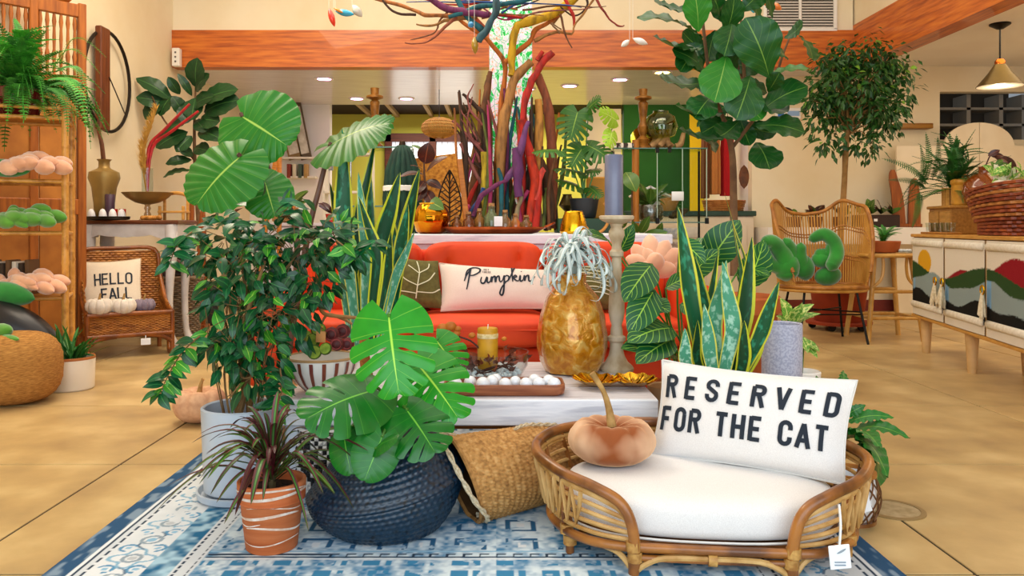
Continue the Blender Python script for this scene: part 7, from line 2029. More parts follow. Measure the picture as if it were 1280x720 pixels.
# green knotted plush
M_kn = mat('kelly_velvet', '#1f8f22', '#126a16', scale=6, rough=.85, sheen=.8)
def knot(label, Y, lobes, tubes):
    c = P(*lobes[0][0], Y); c.z = .51
    v = thing('cactus_plush', label, 'plush', c, 'green plush on the rattan chair')
    for p0, p1, r in lobes: MB().blob(P(*p0, Y), P(*p1, Y), r, 16, 12, pw=.5).build('lobe', M_kn, v)
    for pts, r in tubes:
        b = MB(); ps = [P(x, y, Y-.03*i) for i, (x, y) in enumerate(pts)]; b.tube(ps, r, 14, 5)
        for c_, c2_, q_ in ((ps[0], ps[1], r[0]), (ps[-1], ps[-2], r[-1])):
            d = (c_-c2_).normalized()*q_; b.blob(c_-d, c_+d, q_*1.01, 14, 12, pw=1)
        b.build('arm', M_kn, v)
knot('green velvet cactus plush lying on the left of the rattan chair', 6.92, [((985, 351), (981, 312), .115), ((1008, 351), (1003, 318), .085)], [([(984, 340), (978, 318), (966, 303), (957, 302)], [.10, .085, .065, .05]), ([(980, 335), (964, 330), (957, 318)], [.07, .06, .05]), ([(1006, 340), (1000, 322), (1001, 309)], [.075, .06, .045]), ([(990, 330), (988, 312), (983, 303)], [.07, .06, .05])])
knot('green velvet cactus plush with a curling arm on the right of the rattan chair', 6.9, [((1018, 348), (1052, 342), .085), ((1014, 326), (1042, 322), .075)], [([(1016, 298), (1030, 293), (1042, 302), (1046, 318), (1040, 332)], [.04, .06, .062, .06, .055]), ([(1024, 318), (1036, 316), (1040, 305)], [.05, .05, .04])])

# bamboo stool
sc_ = Vector((3.47, 7.16, 0))
t = thing('bamboo_stool', 'square bamboo stool with bowed braces between rattan chair and sideboard', 'stool', sc_)
M_blight = mat('bamboo_light', '#d7a95c', '#bd8a3c', scale=7, rough=.4)
h_ = .19
for sx in (-1, 1):
    for sy in (-1, 1): bamboo(sc_+Vector((sx*(h_+.05), sy*(h_+.03), 0)), sc_+Vector((sx*(h_-.03), sy*(h_-.03), .73)), .021, 4).build('leg', M_blight, t)
MB().box(sc_+Vector((0, 0, .745)), (.46, .46, .022), .006).build('seat', mat('bamboo_board', '#c8964a', '#a87430', scale=10, stretch=(1, 10, 1), rough=.45), t, False)
for s in (-1, 1):
    bamboo(sc_+Vector((-.23, s*.23, .745)), sc_+Vector((.23, s*.23, .745)), .018, 3).build('edge_rail', M_blight, t)
    bamboo(sc_+Vector((s*.23, -.23, .745)), sc_+Vector((s*.23, .23, .745)), .018, 3).build('edge_rail', M_blight, t)
    bamboo(sc_+Vector((-.22, s*.20, .20)), sc_+Vector((.22, s*.20, .20)), .015, 3).build('stretcher', M_blight, t)
    bamboo(sc_+Vector((s*.21, -.20, .20)), sc_+Vector((s*.21, .20, .20)), .015, 3).build('stretcher', M_blight, t)
    bamboo(sc_+Vector((-.20, s*.18, .43)), sc_+Vector((.20, s*.18, .43)), .015, 3).build('stretcher', M_blight, t)
    MB().tube([sc_+Vector((s*.19, -.20, .47)), sc_+Vector((s*.12, -.20, .54)), sc_+Vector((s*.10, -.20, .64)), sc_+Vector((s*.105, -.2, .73))], .013, 7, 4).build('bowed_brace', M_blight, t)
q = sc_+Vector((-.02, -.02, .765))
t = thing('terracotta_bowl', 'low terracotta bowl planted with a pale green fern on the bamboo stool', 'potted plant', q)
MB().lathe([(.10, 0), (.13, .01), (.15, .10), (.145, .105), (.135, .09), (.001, .08)], q, 36).build('bowl', M_terr, t)
for i in range(22):
    a = R.uniform(0, 6.28); e = R.uniform(.2, 1.2); d = Vector((math.cos(a)*math.cos(e), math.sin(a)*math.cos(e), math.sin(e)))
    place('frond', fr1, q+Vector((0, 0, .08)), q+Vector((0, 0, .08))+d*R.uniform(.14, .22), (0, -.3, 1), 1.3, t)
q = sc_+Vector((.12, -.14, .765))
t = thing('moss_dish', 'small clear dish of pale stones on the bamboo stool', 'dish', q)
MB().lathe([(.05, 0), (.07, .004), (.08, .03), (.075, .03), (.065, .008), (.001, .006)], q, 28).build('dish', M_gl, t)
for i in range(9): a = i*.7; c = q+Vector((.04*math.cos(a), .04*math.sin(a), .02)); MB().blob(c-Vector((.015, 0, 0)), c+Vector((.015, 0, .005)), .014, 8, 6).build('stone', mat('pebble', '#eceff2'), t)

# sideboard with woven doors
A0 = Vector((3.37, 6.45, 0)); dr_ = Vector((-.185, -1, 0)).normalized(); nr_ = Vector((dr_.y, -dr_.x, 0))     # nr_ points into the room
SBL, SBD = 2.12, .46
rz = Matrix.Rotation(math.atan2(dr_.y, dr_.x), 3, 'Z')
def SB(u, d, z): return A0+dr_*u-nr_*d+Vector((0, 0, z))
sb = thing('sideboard', 'wooden sideboard with woven landscape doors on the right', 'sideboard', SB(SBL/2, SBD/2, 0))
M_sb = wood('sideboard_oak', '#d09a48', '#b57c30', axis=1, scale=4, rough=.45)
M_tie = mat('oak_pale', '#d9b07a', '#c49a60', scale=8, rough=.5)
def SBX(u0, u1, d0, d1, z0, z1, bev=.005):
    return MB().box(SB((u0+u1)/2, (d0+d1)/2, (z0+z1)/2), (abs(u1-u0), abs(d1-d0), z1-z0), bev, rot=rz)
SBX(-.02, SBL+.02, -.02, SBD, .915, .94).build('top', M_sb, sb, False)
SBX(-.015, SBL+.015, -.015, SBD, .275, .30).build('bottom', M_sb, sb, False)
SBX(-.015, .012, 0, SBD, .30, .915).build('side', M_sb, sb, False); SBX(SBL-.012, SBL+.015, 0, SBD, .30, .915).build('side', M_sb, sb, False)
SBX(0, SBL, SBD-.02, SBD, .30, .915).build('back', M_sb, sb, False)
for u in (.70, 1.41): SBX(u-.014, u+.014, -.008, .3, .30, .915).build('divider', M_tie, sb, False)
for u in (.10, 1.0, SBL-.12):
    for d in (.06, SBD-.06):
        p0 = SB(u, d, .275); MB().lathe([(.028, 0), (.045, .275)], p0-Vector((0, 0, .275)), 14).build('leg', M_tie, sb)
def door(u0, u1, k):
    nu, nz_ = int((u1-u0)/.008), 78
    vs = []; cs = []
    W = SBL
    cw_, cg, cr_, cy, cb, ck, clb = lin('#e2d6c4'), lin('#2f4a22'), lin('#8f1620'), lin('#d9a01e'), lin('#8d9c9c'), lin('#15130f'), lin('#7fa8cc')
    for i in range(nu+1):
        for j in range(nz_+1):
            u = u0+(u1-u0)*i/nu; f = j/nz_; z = .305+.605*f
            rowj = R.random()*.0
            hz = .006*math.sin(j*PI)+.003*((i+j) % 2)
            vs.append(SB(u, -.012-hz-.006*math.sin(PI*min(1, (u-u0)/(u1-u0))), z))
            jag = .012*math.sin(i*2.1)*(i % 3-1)*.5
            blk = .29+.04*math.sin(u*5.3+.6)+.03*math.sin(u*11)+jag
            gry = .50+.07*math.sin(u*6.0-1.0)+.02*math.sin(u*13+1)+jag
            grn = .62+.09*math.cos(u*4.2+.35)-.0*u+jag
            red_ = .50+.25*math.exp(-((u-1.05)/.26)**2)*.62+.34*math.exp(-((u-1.85)/.42)**2)+jag if u > .62 else 0
            col = cw_
            if f < .115: col = cw_
            elif f < blk: col = ck
            elif f < gry: col = cb if (u-u0 > .07 or k == 0 and u < .05) else clb
            elif f < grn: col = cg
            elif f < red_: col = cr_
            elif ((u-.30)/.15)**2+((f-.70)/.155)**2 < 1: col = cy
            if k > 0 and u-u0 < .075 and blk < f < gry: col = clb
            cs.append(tuple(col)+(1,))
    fs = [(i*(nz_+1)+j, (i+1)*(nz_+1)+j, (i+1)*(nz_+1)+j+1, i*(nz_+1)+j+1) for i in range(nu) for j in range(nz_)]
    b = MB(); b.add(vs, fs); o = b.build('woven_door', None, sb, True)
    ca = o.data.color_attributes.new('Col', 'FLOAT_COLOR', 'POINT'); ca.data.foreach_set('color', np.array(cs, np.float32).ravel())
    o.data.materials.append(DOORM)
    SBX(u0, u1, -.002, .02, .305, .91).build('door_frame', M_tie, o, False)
    for z in (.845, .36): SBX(u0+.012, u1-.012, -.034, -.005, z, z+.05, .012).build('rolled_band', mat('cotton', '#e6dcca', '#d8ccb6', scale=40, rough=.95, bump=.2, bscale=150), o, True)
    return o
DOORM = vcol_mat('woven_yarn', .95, .5, 260)
tass = mat('tassel', '#e2d2b4', '#cbb68e', scale=60, rough=.9)
for k, (u0, u1, kn) in enumerate(((.012, .686, (.62,)), (.714, 1.396, (.76,)), (1.424, SBL-.014, (1.455,)))):
    o = door(u0, u1, k)
    for u in kn:
        q = SB(u, -.05, .60); MB().tube([q+dr_*(.028*math.cos(a))+Vector((0, 0, .028*math.sin(a))) for a in [2*PI*i/14 for i in range(14)]], .006, 6, 1, closed=True).build('ring_pull', M_gold, o)
        b = MB()
        for i in range(14):
            d = rv(.02); b.tube([q+Vector((0, 0, -.02))+d*.2, q+Vector((0, 0, -.10))+d*.8, q+Vector((0, 0, -.17))+d*1.3], [.006, .009, .008], 5, 2)
        b.build('tassel', tass, o, kind='stuff')

# on the sideboard
ZS = .941
q = SB(1.32, .22, ZS)
t = thing('woven_basket_tub', 'large red brown patterned oval basket on the sideboard', 'basket', q)
M_rb = mat('red_cane', '#9a4a1c', '#6a2a0c', scale=20, rough=.5, c3='#84391a'); M_rb2 = mat('tan_cane', '#b9783a', '#93561f', scale=20, rough=.5)
nrow = 14
for j in range(nrow):
    b = MB(); f = j/(nrow-1); z = .012+.27*f; r = .235+.10*f**.8 if j > 3 else .25
    def rp(k):
        a = 2*PI*k/60; tilt = .05*f*math.cos(a-.3)
        rr = r+.008*(1 if (k+j) % 2 else -1)
        return q+dr_*(1.25*rr*math.cos(a))+nr_*(.80*rr*math.sin(a))+Vector((0, 0, z+tilt))
    b.tube([rp(k) for k in range(60)], .0125, 5, 1, closed=True)
    b.build('woven_row', (M_rb, M_rb, M_rb2)[j % 3] if j > 4 else M_rb, t)
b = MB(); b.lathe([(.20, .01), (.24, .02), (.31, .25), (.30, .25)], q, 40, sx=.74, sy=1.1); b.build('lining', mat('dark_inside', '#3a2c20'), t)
# moss, stones and flowers in that basket
v = thing('pale_arrangement', 'arrangement of pale blossoms and lime leaves in the red brown basket', 'flower arrangement', q+Vector((0, 0, .25)))
MB().blob(q+Vector((-.16, .02, .20)), q+Vector((.18, -.1, .24)), .16, 14, 9).build('moss', mat('moss_dry', '#8a8030', '#66601f', scale=25, rough=1, bump=.5), v)
for i in range(8):
    c = P(R.uniform(1248, 1280), R.uniform(231, 240), 5.1); MB().blob(c-Vector((.05, 0, .03)), c+Vector((.05, 0, .02)), .045, 10, 7).build('shell', mat('pale_shell', '#e9e2d2', '#d2c8b2', scale=12, rough=.6), v)
M_petal = mat('cream_petal', '#f3ead0', '#e8d9a8', scale=8, rough=.6)
pm = leaf_mesh('petal', lambda s: .3*math.sin(PI*s**.9)**.8, M_petal, 7, 2, .15, .1)
for px, py in ((1258, 222), (1246, 218)):
    c = P(px, py, 5.2)
    for i in range(6):
        a = i*1.05; place('petal', pm, c, c+Vector((.075*math.cos(a), -.03, .075*math.sin(a))), (0, -1, .2), 1, v)
for i in range(16):
    c = P(R.uniform(1235, 1280), R.uniform(215, 232), 5.15); a = R.uniform(0, 6.28)
    place('leaf', dl, c, c+Vector((.10*math.cos(a), -.03, .06*math.sin(a)+.03)), Vector((0, -.6, .6))+rv(.4), 1, v)
for a, b_ in (((1245, 212), (1238, 202)), ((1246, 208), (1262, 207)), ((1244, 205), (1254, 200))): place('leaf', rl2, P(*a, 5.3), P(*b_, 5.3), (0, -1, .3), 1, v)
MB().tube([q+Vector((-.02, 0, .25)), P(1245, 220, 5.3), P(1246, 203, 5.3)], .005, 5).build('stem', M_pet, v)

q = SB(.30, .26, ZS)
t = thing('wooden_crate', 'oak crate with panelled front standing at the far end of the sideboard', 'crate', q)
CRH = .215
MB().box(q+Vector((0, 0, CRH/2)), (.46, .34, CRH), .006, rot=rz).build('body', wood('crate_oak', '#a8742e', '#855616', axis=1, scale=4), t, False)
MB().box(q+Vector((0, 0, CRH-.01)), (.49, .37, .022), .005, rot=rz).build('lid', wood('crate_lid', '#b88236', '#94651f', axis=1, scale=4), t, False)
for u in (-.12, .12): MB().box(q+dr_*u+nr_*.172+Vector((0, 0, CRH/2-.01)), (.20, .012, .15), .004, rot=rz).build('panel', wood('crate_panel', '#bd8a40', '#9a6a26', axis=1, scale=4), t, False)
ZC = ZS+CRH+.003
q2 = q+dr_*.03; q2.z = ZC
t = thing('rattan_canister', 'round rattan lidded canister on the oak crate', 'canister', q2)
prof = [(.085, 0)]
for i in range(16): prof.append((.092+.003*(i % 2), .004+.155*i/15))
prof += [(.10, .162), (.10, .19), (.085, .20), (.001, .202)]
MB().lathe(prof, q2, 36, sx=1.0).build('body', mat('rattan_gold', '#c9902e', '#a56c18', scale=14, rough=.45), t, smooth=70)
MB().tube([q2+Vector((-.03, 0, .20)), q2+Vector((0, 0, .235)), q2+Vector((.03, 0, .20))], .007, 6, 3).build('handle', M_cane2, t)
q2 = q+dr_*.21-nr_*.06; q2.z = ZC
t = thing('amber_jug', 'round amber glass jug with a white tag on the oak crate', 'jug', q2)
MB().lathe([(.08, 0), (.12, .015), (.145, .08), (.135, .16), (.075, .215), (.035, .235), (.033, .27), (.04, .28), (.028, .28), (.026, .235), (.001, .22)], q2, 40).build('jug', mat('amber_jug_glass', '#a8561a', '#8a3f10', scale=4, rough=.08, trans=.5, coat=.6), t)
MB().box(q2+Vector((.03, -.13, .20)), (.07, .004, .05), .001, rot=Matrix.Rotation(.5, 3, 'Y')).build('tag', M_leather, t, False)
MB().tube([q2+Vector((0, 0, .25)), q2+Vector((.06, 0, .38)), q2+Vector((.13, 0, .34))], .005, 5, 3).build('stem', M_brown if 'M_brown' in globals() else wd('#4a1c18'), t)
for i in range(5): place('leaf', rl, q2+Vector((.03+.02*i, 0, .36)), q2+Vector((.10+.03*i, -.03, .40-.045*i)), (0, -1, .4), 1, t)
q2 = q-dr_*.12+nr_*.02; q2.z = ZC
t = thing('fern_planter', 'green sword fern in a slatted wooden pot at the far end of the sideboard', 'potted plant', q2)
for k in range(14):
    a = 2*PI*k/14; MB().box(q2+Vector((.085*math.cos(a), .085*math.sin(a), .07)), (.012, .034, .14), .003, rot=Matrix.Rotation(a, 3, 'Z')).build('stave', M_sb, t, False)
MB().lathe([(.08, .0), (.08, .12), (.001, .12)], q2, 20).build('soil', M_soil, t)
M_fern2 = mat('fern_deep', '#2c6a20', '#1c4c16', scale=6, rough=.55, rand=.35)
fs1 = frond_mesh('fern_d', M_fern2, 24, .10, .11); fs2 = frond_mesh('fern_e', M_fern2, 24, .35, .11)
c = q2+Vector((0, 0, .13))
for i in range(95):
    a = R.uniform(0, 6.28); e = R.uniform(-.3, 1.4); d = Vector((math.cos(a)*math.cos(e), math.sin(a)*math.cos(e), math.sin(e))); L = R.uniform(.28, .50)
    place('frond', R.choice((fs1, fs2)), c+rv(.03), c+d*L+Vector((0, 0, -.1*math.cos(e)*L)), Vector((-d.x*math.sin(e), -d.y*math.sin(e), math.cos(e)+.2)), R.uniform(.9, 1.2), t)
for a, b_ in (((1155, 230), (1157, 165)), ((1165, 225), (1172, 170)), ((1160, 230), (1102, 198)), ((1158, 235), (1110, 225)), ((1170, 225), (1200, 200)), ((1150, 240), (1140, 285)), ((1150, 235), (1150, 180)), ((1165, 215), (1208, 205))): place('frond', fs1, P(*a, 6.3), P(*b_, 6.2), (.1, -.8, .6), 1.3, t)
# glasses on a wooden tray
q = SB(.40, .06, ZS)
t = thing('glass_tray', 'narrow wooden tray of small tea glasses at the sideboard front edge', 'tray', q)
MB().box(q+Vector((0, 0, .008)), (.56, .10, .016), .004, rot=rz).build('tray', M_bam2, t, False)
for i in range(5):
    g = q+dr_*(-.22+.11*i); g.z = ZS+.0165
    b = MB(); b.lathe([(.022, 0), (.026, .004), (.033, .07), (.030, .07), (.023, .008), (.001, .007)], g, 18)
    b.solo('tea_glass', M_gl, g, ('tea glass at the far end of the narrow tray', 'tea glass second from the far end of the narrow tray', 'tea glass in the middle of the narrow tray', 'tea glass second from the near end of the narrow tray', 'tea glass at the near end, by the red brown basket')[i], 'glass', 'tea glasses on the narrow tray')
# bent wood blades behind the sideboard end
q = Vector((4.70, 9.2, .991))
blades(q, ((-.06, .66, -.08, .07), (.11, .56, .0, .07)), 'bent_wood_stand', 'tapering bent brown wood blades on the ledge behind the far end of the sideboard', 'wood decor', M_bl)
# scalloped cream folding screen
q = Vector((5.58, 9.25, 0))
t = thing('arched_screen', 'cream two panel board with an arched top below the opening on the right', 'folding screen', q)
M_cb = mat('cream_board', '#efdfc2', '#e6d3b2', scale=3, rough=.8)
for s in (-1, 1):
    pts = [(0, 0), (.95*s, 0), (.95*s, 1.93), (.55*s, 1.93)]
    pts += [(.40*s*math.cos(a)*1.0+.0, 1.93+.27*math.sin(a)) for a in [math.radians(x) for x in range(0, 91, 9)]]
    vs = []; n_ = len(pts)
    for y in (-.015, .015): vs += [q+Vector((x+s*.004, y, z)) for x, z in pts]
    fs = [tuple(range(n_)), tuple(reversed(range(n_, 2*n_)))]+[(i, (i+1) % n_, n_+(i+1) % n_, n_+i) for i in range(n_)]
    MB().add(vs, fs).build('panel', M_cb, t, False)
# plants on the ledge
LZ = .991
q = Vector((4.34, 9.15, LZ))
t = thing('seedling_tray', 'dark planter tray of small plants on the white ledge behind the bamboo stool', 'planter', q)
MB().box(q+Vector((0, 0, .07)), (.46, .22, .14), .01).build('tray', mat('burgundy_tray', '#2b1512', rough=.5), t, False)
MB().box(q+Vector((-.05, -.112, .08)), (.04, .004, .03), .001).build('label', M_leather, t, False)
for x in [-.18, -.06, .06, .18]:
    for i in range(6):
        a = R.uniform(0, 6.28); c = q+Vector((x, 0, .15)); place('leaf', rl if R.random() < .4 else rl2, c, c+Vector((.11*math.cos(a), .06*math.sin(a)-.02, R.uniform(.05, .18))), (0, -.5, 1), 1.1, t)
q = Vector((3.72, 9.15, LZ))
for i, (x, lab) in enumerate(((3.42, 'leftmost on the white ledge'), (3.66, 'second from the left on the white ledge'), (3.95, 'third on the white ledge'))):
    q = Vector((x, 9.18, LZ))
    t = thing('ledge_plant', 'small brown leaved plant in a dark pot, '+lab, 'potted plant', q, 'small plants on the white ledge')
    MB().lathe([(.07, 0), (.085, .12), (.08, .12), (.001, .1)], q, 20).build('pot', mat('brown_pot', '#6a3f26', rough=.6), t)
    for k in range(9):
        a = R.uniform(0, 6.28); c = q+Vector((0, 0, .12)); place('leaf', rl if k % 3 else rl2, c, c+Vector((.13*math.cos(a), .08*math.sin(a)-.02, R.uniform(.03, .15))), (0, -.5, 1), 1.2, t)

# ================================================================== BACK OF THE SHOP
# cream counter with dark green top and glass display shelf
q = Vector((2.2, 9.6, 0))
t = thing('back_counter', 'cream panelled counter with a dark green top at the back right', 'counter', q)
M_cc = mat('cream_paint', '#e6d5bd', '#dccab0', scale=2, rough=.6)
MB().box((2.2, 9.6, .56), (1.60, .6, 1.12), .008).build('cabinet', M_cc, t, False)
MB().box((2.2, 9.59, 1.15), (1.64, .64, .06), .008).build('top', mat('green_top', '#2c4a3c', '#20382d', scale=6, rough=.4), t, False)
for x in (1.6, 2.13, 2.68): MB().box((x, 9.295, .58), (.48, .012, .86), .006).build('door', M_cc, t, False)
for i, (x, z, c) in enumerate(((2.02, .92, '#5d7ea0'), (2.12, .76, '#7c5a52'), (2.25, .93, '#c8c2bb'))): MB().box((x, 9.28, z), (.2, .012, .12), .002).solo('photo_card', mat('card_%d' % i, c, '#dcd6cc', scale=12, rough=.6), (x, 9.28, z), ('blue toned photo card pinned on the cream counter, upper left', 'brown photo card pinned on the cream counter, lower one', 'pale photo card pinned on the cream counter, right one')[i], 'photo card', 'cards on the cream counter')
# glass shelf tower
Yg = 8.0
gx0, gx1 = 1.17, 2.10
t = thing('glass_shelf_unit', 'clear glass display shelf with wooden post behind the blue candle', 'display shelf', Vector((1.63, Yg, 0)))
M_gg = glassmat('shelf_glass', '#eef6f0', mixc=.998)
M_ge = mat('glass_edge', '#3f6a5a', rough=.15)
for z in (1.775, 1.04, .55): 
    MB().box(((gx0+gx1)/2, Yg+.12, z), (gx1-gx0, .36, .012), .002).build('glass_shelf', M_gg, t, False)
    MB().box(((gx0+gx1)/2, Yg-.064, z), (gx1-gx0, .006, .012), .001).build('shelf_edge', M_ge, t, False)
MB().box((1.85, Yg-.06, 1.41), (.50, .008, .72), .001).build('glass_pane', M_gg, t, False)
for x in (1.60, 1.85, 2.09): MB().box((x, Yg-.06, 1.41), (.006, .012, .72), .001).build('pane_edge', mat('pale_edge', '#b9cfc4', rough=.2), t, False)
for x in (1.60, 1.72): MB().box((x, Yg-.07, 1.755), (.035, .03, .05), .004).build('clip', MATS['black_metal'], t, False)
for x in (1.60, 2.09): MB().box((x, Yg-.07, 1.055), (.035, .03, .06), .004).build('clip', M_bm, t, False)
for x in (1.39,): MB().lathe([(.035, 0), (.036, 1.86), (.001, 1.86)], (x, Yg-.03, 0), 16).build('post', wood('post_wood', '#bd7a2c', '#945714', axis=2, scale=3), t)
for x in (gx0+.02, gx1-.02): MB().tube([(x, Yg+.2, 0), (x, Yg+.2, 1.77)], .012, 8, 1).build('rear_post', MATS['black_metal'], t)
MB().box((1.27, Yg-.03, 1.80), (.22, .06, .06), .01).build('striped_rail', mat('zebra', '#e9dfd2', '#3a2a22', scale=5, rough=.6, stretch=(8, 1, 2), contrast=(.48, .52)), t, False)
# on the glass shelf
gz = 1.7815
q = Vector((1.48, Yg+.05, gz))
def column(q, label, s=1.0):
    v = thing('candle_column', label, 'candlestick', q)
    MB().lathe([(.085*s, 0), (.085*s, .02), (.05*s, .05), (.065*s, .09), (.03*s, .13), (.05*s, .19), (.055*s, .22), (.03*s, .27), (.035*s, .31), (.045*s, .40), (.05*s, .46), (.03*s, .48), (.085*s, .50), (.085*s, .52), (.04*s, .535), (.045*s, .60), (.03*s, .60), (.001, .57)], q, 28).build('shaft', mat('gilt_wood', '#a06a24', '#6e4210', scale=14, rough=.45, metal=.3), v, smooth=35)
column(q, 'turned gilt wood candle column on the glass shelf at the right')
q = Vector((1.66, Yg+.06, gz))
v = thing('glass_cloche', 'round bubble glass terrarium resting on pale driftwood on the glass shelf', 'terrarium', q)
MB().lathe([(.06, .10), (.14, .13), (.17, .22), (.14, .32), (.08, .36), (.075, .38), (.07, .36), (.13, .315), (.162, .22), (.13, .135), (.001, .11)], q, 40).build('glass', glassmat('olive_glass', '#cfd98a', mixc=.8), v)
M_dw = mat('driftwood_pale', '#b08a5c', '#7d5c38', scale=12, rough=.9, bump=.4)
for k in range(7):
    a = k*.9; MB().tube([q+Vector((.12*math.cos(a), .07*math.sin(a), 0.02)), q+Vector((.05*math.cos(a+1), .04*math.sin(a), .10)), q+Vector((.11*math.cos(a+.6), .06, .20))], [.03, .035, .014], 8, 4).build('driftwood', M_dw, v)
q = Vector((1.86, Yg+.06, gz)); MB().tube([q+Vector((-.05, 0, .025)), q+Vector((0, 0, .05)), q+Vector((.03, 0, .16))], [.03, .032, .02], 8, 4).solo('driftwood_stub', M_dw, q, 'stub of pale driftwood right of the bubble terrarium', 'driftwood')
q = Vector((1.50, Yg+.20, gz+.12)); b = MB(); b.lathe([(.001, -.008), (.12, -.008), (.12, .008), (.001, .008)], q, 36, rot=Matrix.Rotation(PI/2, 3, 'X')); b.solo('brass_disc', mat('bright_brass', '#e0c03a', rough=.15, metal=1), q, 'round bright brass disc standing behind the candle column', 'disc')
gz = 1.0465
q = Vector((1.55, Yg+.08, gz))
v = thing('glass_planter', 'leafy plant in a round frosted glass planter on the lower glass shelf', 'potted plant', q)
MB().lathe([(.10, 0), (.135, .03), (.14, .12), (.125, .17), (.12, .17), (.132, .12), (.125, .04), (.001, .01)], q, 36).build('bowl', glassmat('frost_glass', '#c9ccc2', .2, mixc=.6), v)
MB().lathe([(.12, .02), (.125, .09), (.001, .10)], q, 24).build('gravel', mat('gravel', '#a89c8c', '#6f655a', scale=60, rough=.9), v)
for i in range(26):
    a = R.uniform(0, 6.28); c = q+Vector((0, 0, .1)); place('leaf', rl2, c+Vector((.03*math.cos(a), .03*math.sin(a), R.uniform(.02, .16))), c+Vector((.19*math.cos(a), .12*math.sin(a), R.uniform(.06, .30))), (0, -.5, 1), .8, v)
q = Vector((1.58, Yg+.22, gz+.28)); b = MB()
for s in (-1, 1): b.box(q+Vector((s*.10, 0, .03)), (.24, .10, .02), .003, rot=Matrix.Rotation(s*.45, 3, 'Y'))
b.box(q+Vector((0, 0, -.14)), (.2, .08, .28), .004); b.solo('birdhouse', mat('white_ring', '#efe8ea'), q-Vector((0, 0, .28)), 'white roofed bird house behind the glass planter', 'birdhouse')
q = Vector((1.84, Yg+.08, gz)); v = thing('driftwood_knot', 'knotty brown driftwood piece on the lower glass shelf', 'driftwood', q)
for k in range(4): a = k*1.6; MB().blob(q+Vector((-.10+.03*k, 0, .04)), q+Vector((.11*math.cos(a)*.8+.02, .04*math.sin(a), .13-.02*k)), .042, 9, 7).build('knot', mat('bark_dark', '#5f4526', '#3c2a16', scale=20, rough=.95, bump=.5), v)
q = Vector((1.80, Yg-.075, 1.30)); MB().box(q, (.12, .004, .09), .001).solo('shelf_card', M_leather, q, 'blank white card on the glass pane of the display shelf', 'card')
q = Vector((2.02, 9.5, 1.181)); b = MB(); b.lathe([(.10, 0), (.15, .12), (.14, .2), (.12, .2), (.001, .16)], q, 30); b.solo('straw_basket', M_sea, q, 'brown straw basket on the dark green counter seen through glass', 'basket')
q = Vector((1.92, Yg+.0, .56)); 
# leafy things low in front of the glass shelf
q = Vector((1.30, 7.4, 0))
v = thing('leafy_floor_plant', 'glossy leafed plant on a stand between the blue candle and the glass shelf', 'potted plant', q)
MB().lathe([(.11, 0), (.13, .6), (.12, .6), (.001, .56)], q, 28).build('pot', MATS['black_glaze'], v)
MB().tube([q+Vector((0, 0, .58)), P(790, 260, 7.4), P(792, 215, 7.4)], [.014, .01, .006], 6).build('stem', M_fbark, v)
for a, b_, w_ in (((782, 215), (795, 240), 1.3), ((800, 292), (812, 270), .8), ((795, 294), (790, 276), .8), ((820, 296), (828, 278), .8), ((780, 285), (775, 262), .8), ((800, 300), (835, 290), .8)): place('leaf', rl2, P(*a, 7.35), P(*b_, 7.25), (0, -1, .4), w_, v)
# clothes on a rail at the right return wall
q = Vector((2.82, 9.95, 0))
rail = thing('clothes_rail', 'short wall rail holding hanging clothes at the back right', 'rail', Vector((2.82, 9.95, 2.42)))
MB().tube([(2.50, 9.95, 2.42), (3.03, 9.95, 2.42)], .014, 8, 1).build('rod', M_bm, rail)
for x, w_, z0, c, lab in ((2.60, .09, 1.35, '#6a3a1c', 'brown garment hanging leftmost on the rail'), (2.72, .14, 1.40, '#c07a3c', 'tan orange garment hanging in the middle of the rail'), (2.88, .17, 1.38, '#b01218', 'deep red garment hanging rightmost on the rail')):
    b = MB(); q = Vector((x, 9.95, z0))
    def cl_(u, v_, x=x, w_=w_, z0=z0):
        a = 2*PI*u; zz = z0+(2.34-z0)*v_; k = 1-.35*v_**3
        return Vector((x+w_*.5*k*math.cos(a)*(1+.10*math.sin(5*a)), 9.95+.10*k*math.sin(a)*(1+.15*math.sin(7*a)), zz))
    b.grid(cl_, 56, 10); v = thing('hanging_garment', lab, 'garment', q, 'garments on the clothes rail'); b.build('cloth', mat('cloth_'+c[1:], c, rough=.9, bump=.1), v)
    MB().tube([(x-w_*.3, 9.95, 2.33), (x, 9.95, 2.37), (x+w_*.3, 9.95, 2.33)], .006, 5, 1).tube([(x, 9.95, 2.37), (x, 9.95, 2.435)], .004, 5, 1).build('hanger', M_bm, v)
q = Vector((2.72, 9.55, 1.181))
v = thing('open_basket', 'shallow open weave brown basket on the green counter under the garments', 'basket', q)
for j in range(6):
    z = .012+.022*j; r = .22+.03*j/5
    MB().tube([q+Vector(((r+.006*(1 if (k+j) % 2 else -1))*math.cos(2*PI*k/36), (r)*.55*math.sin(2*PI*k/36), z)) for k in range(36)], .010, 5, 1, closed=True).build('woven_row', M_rb2, v)
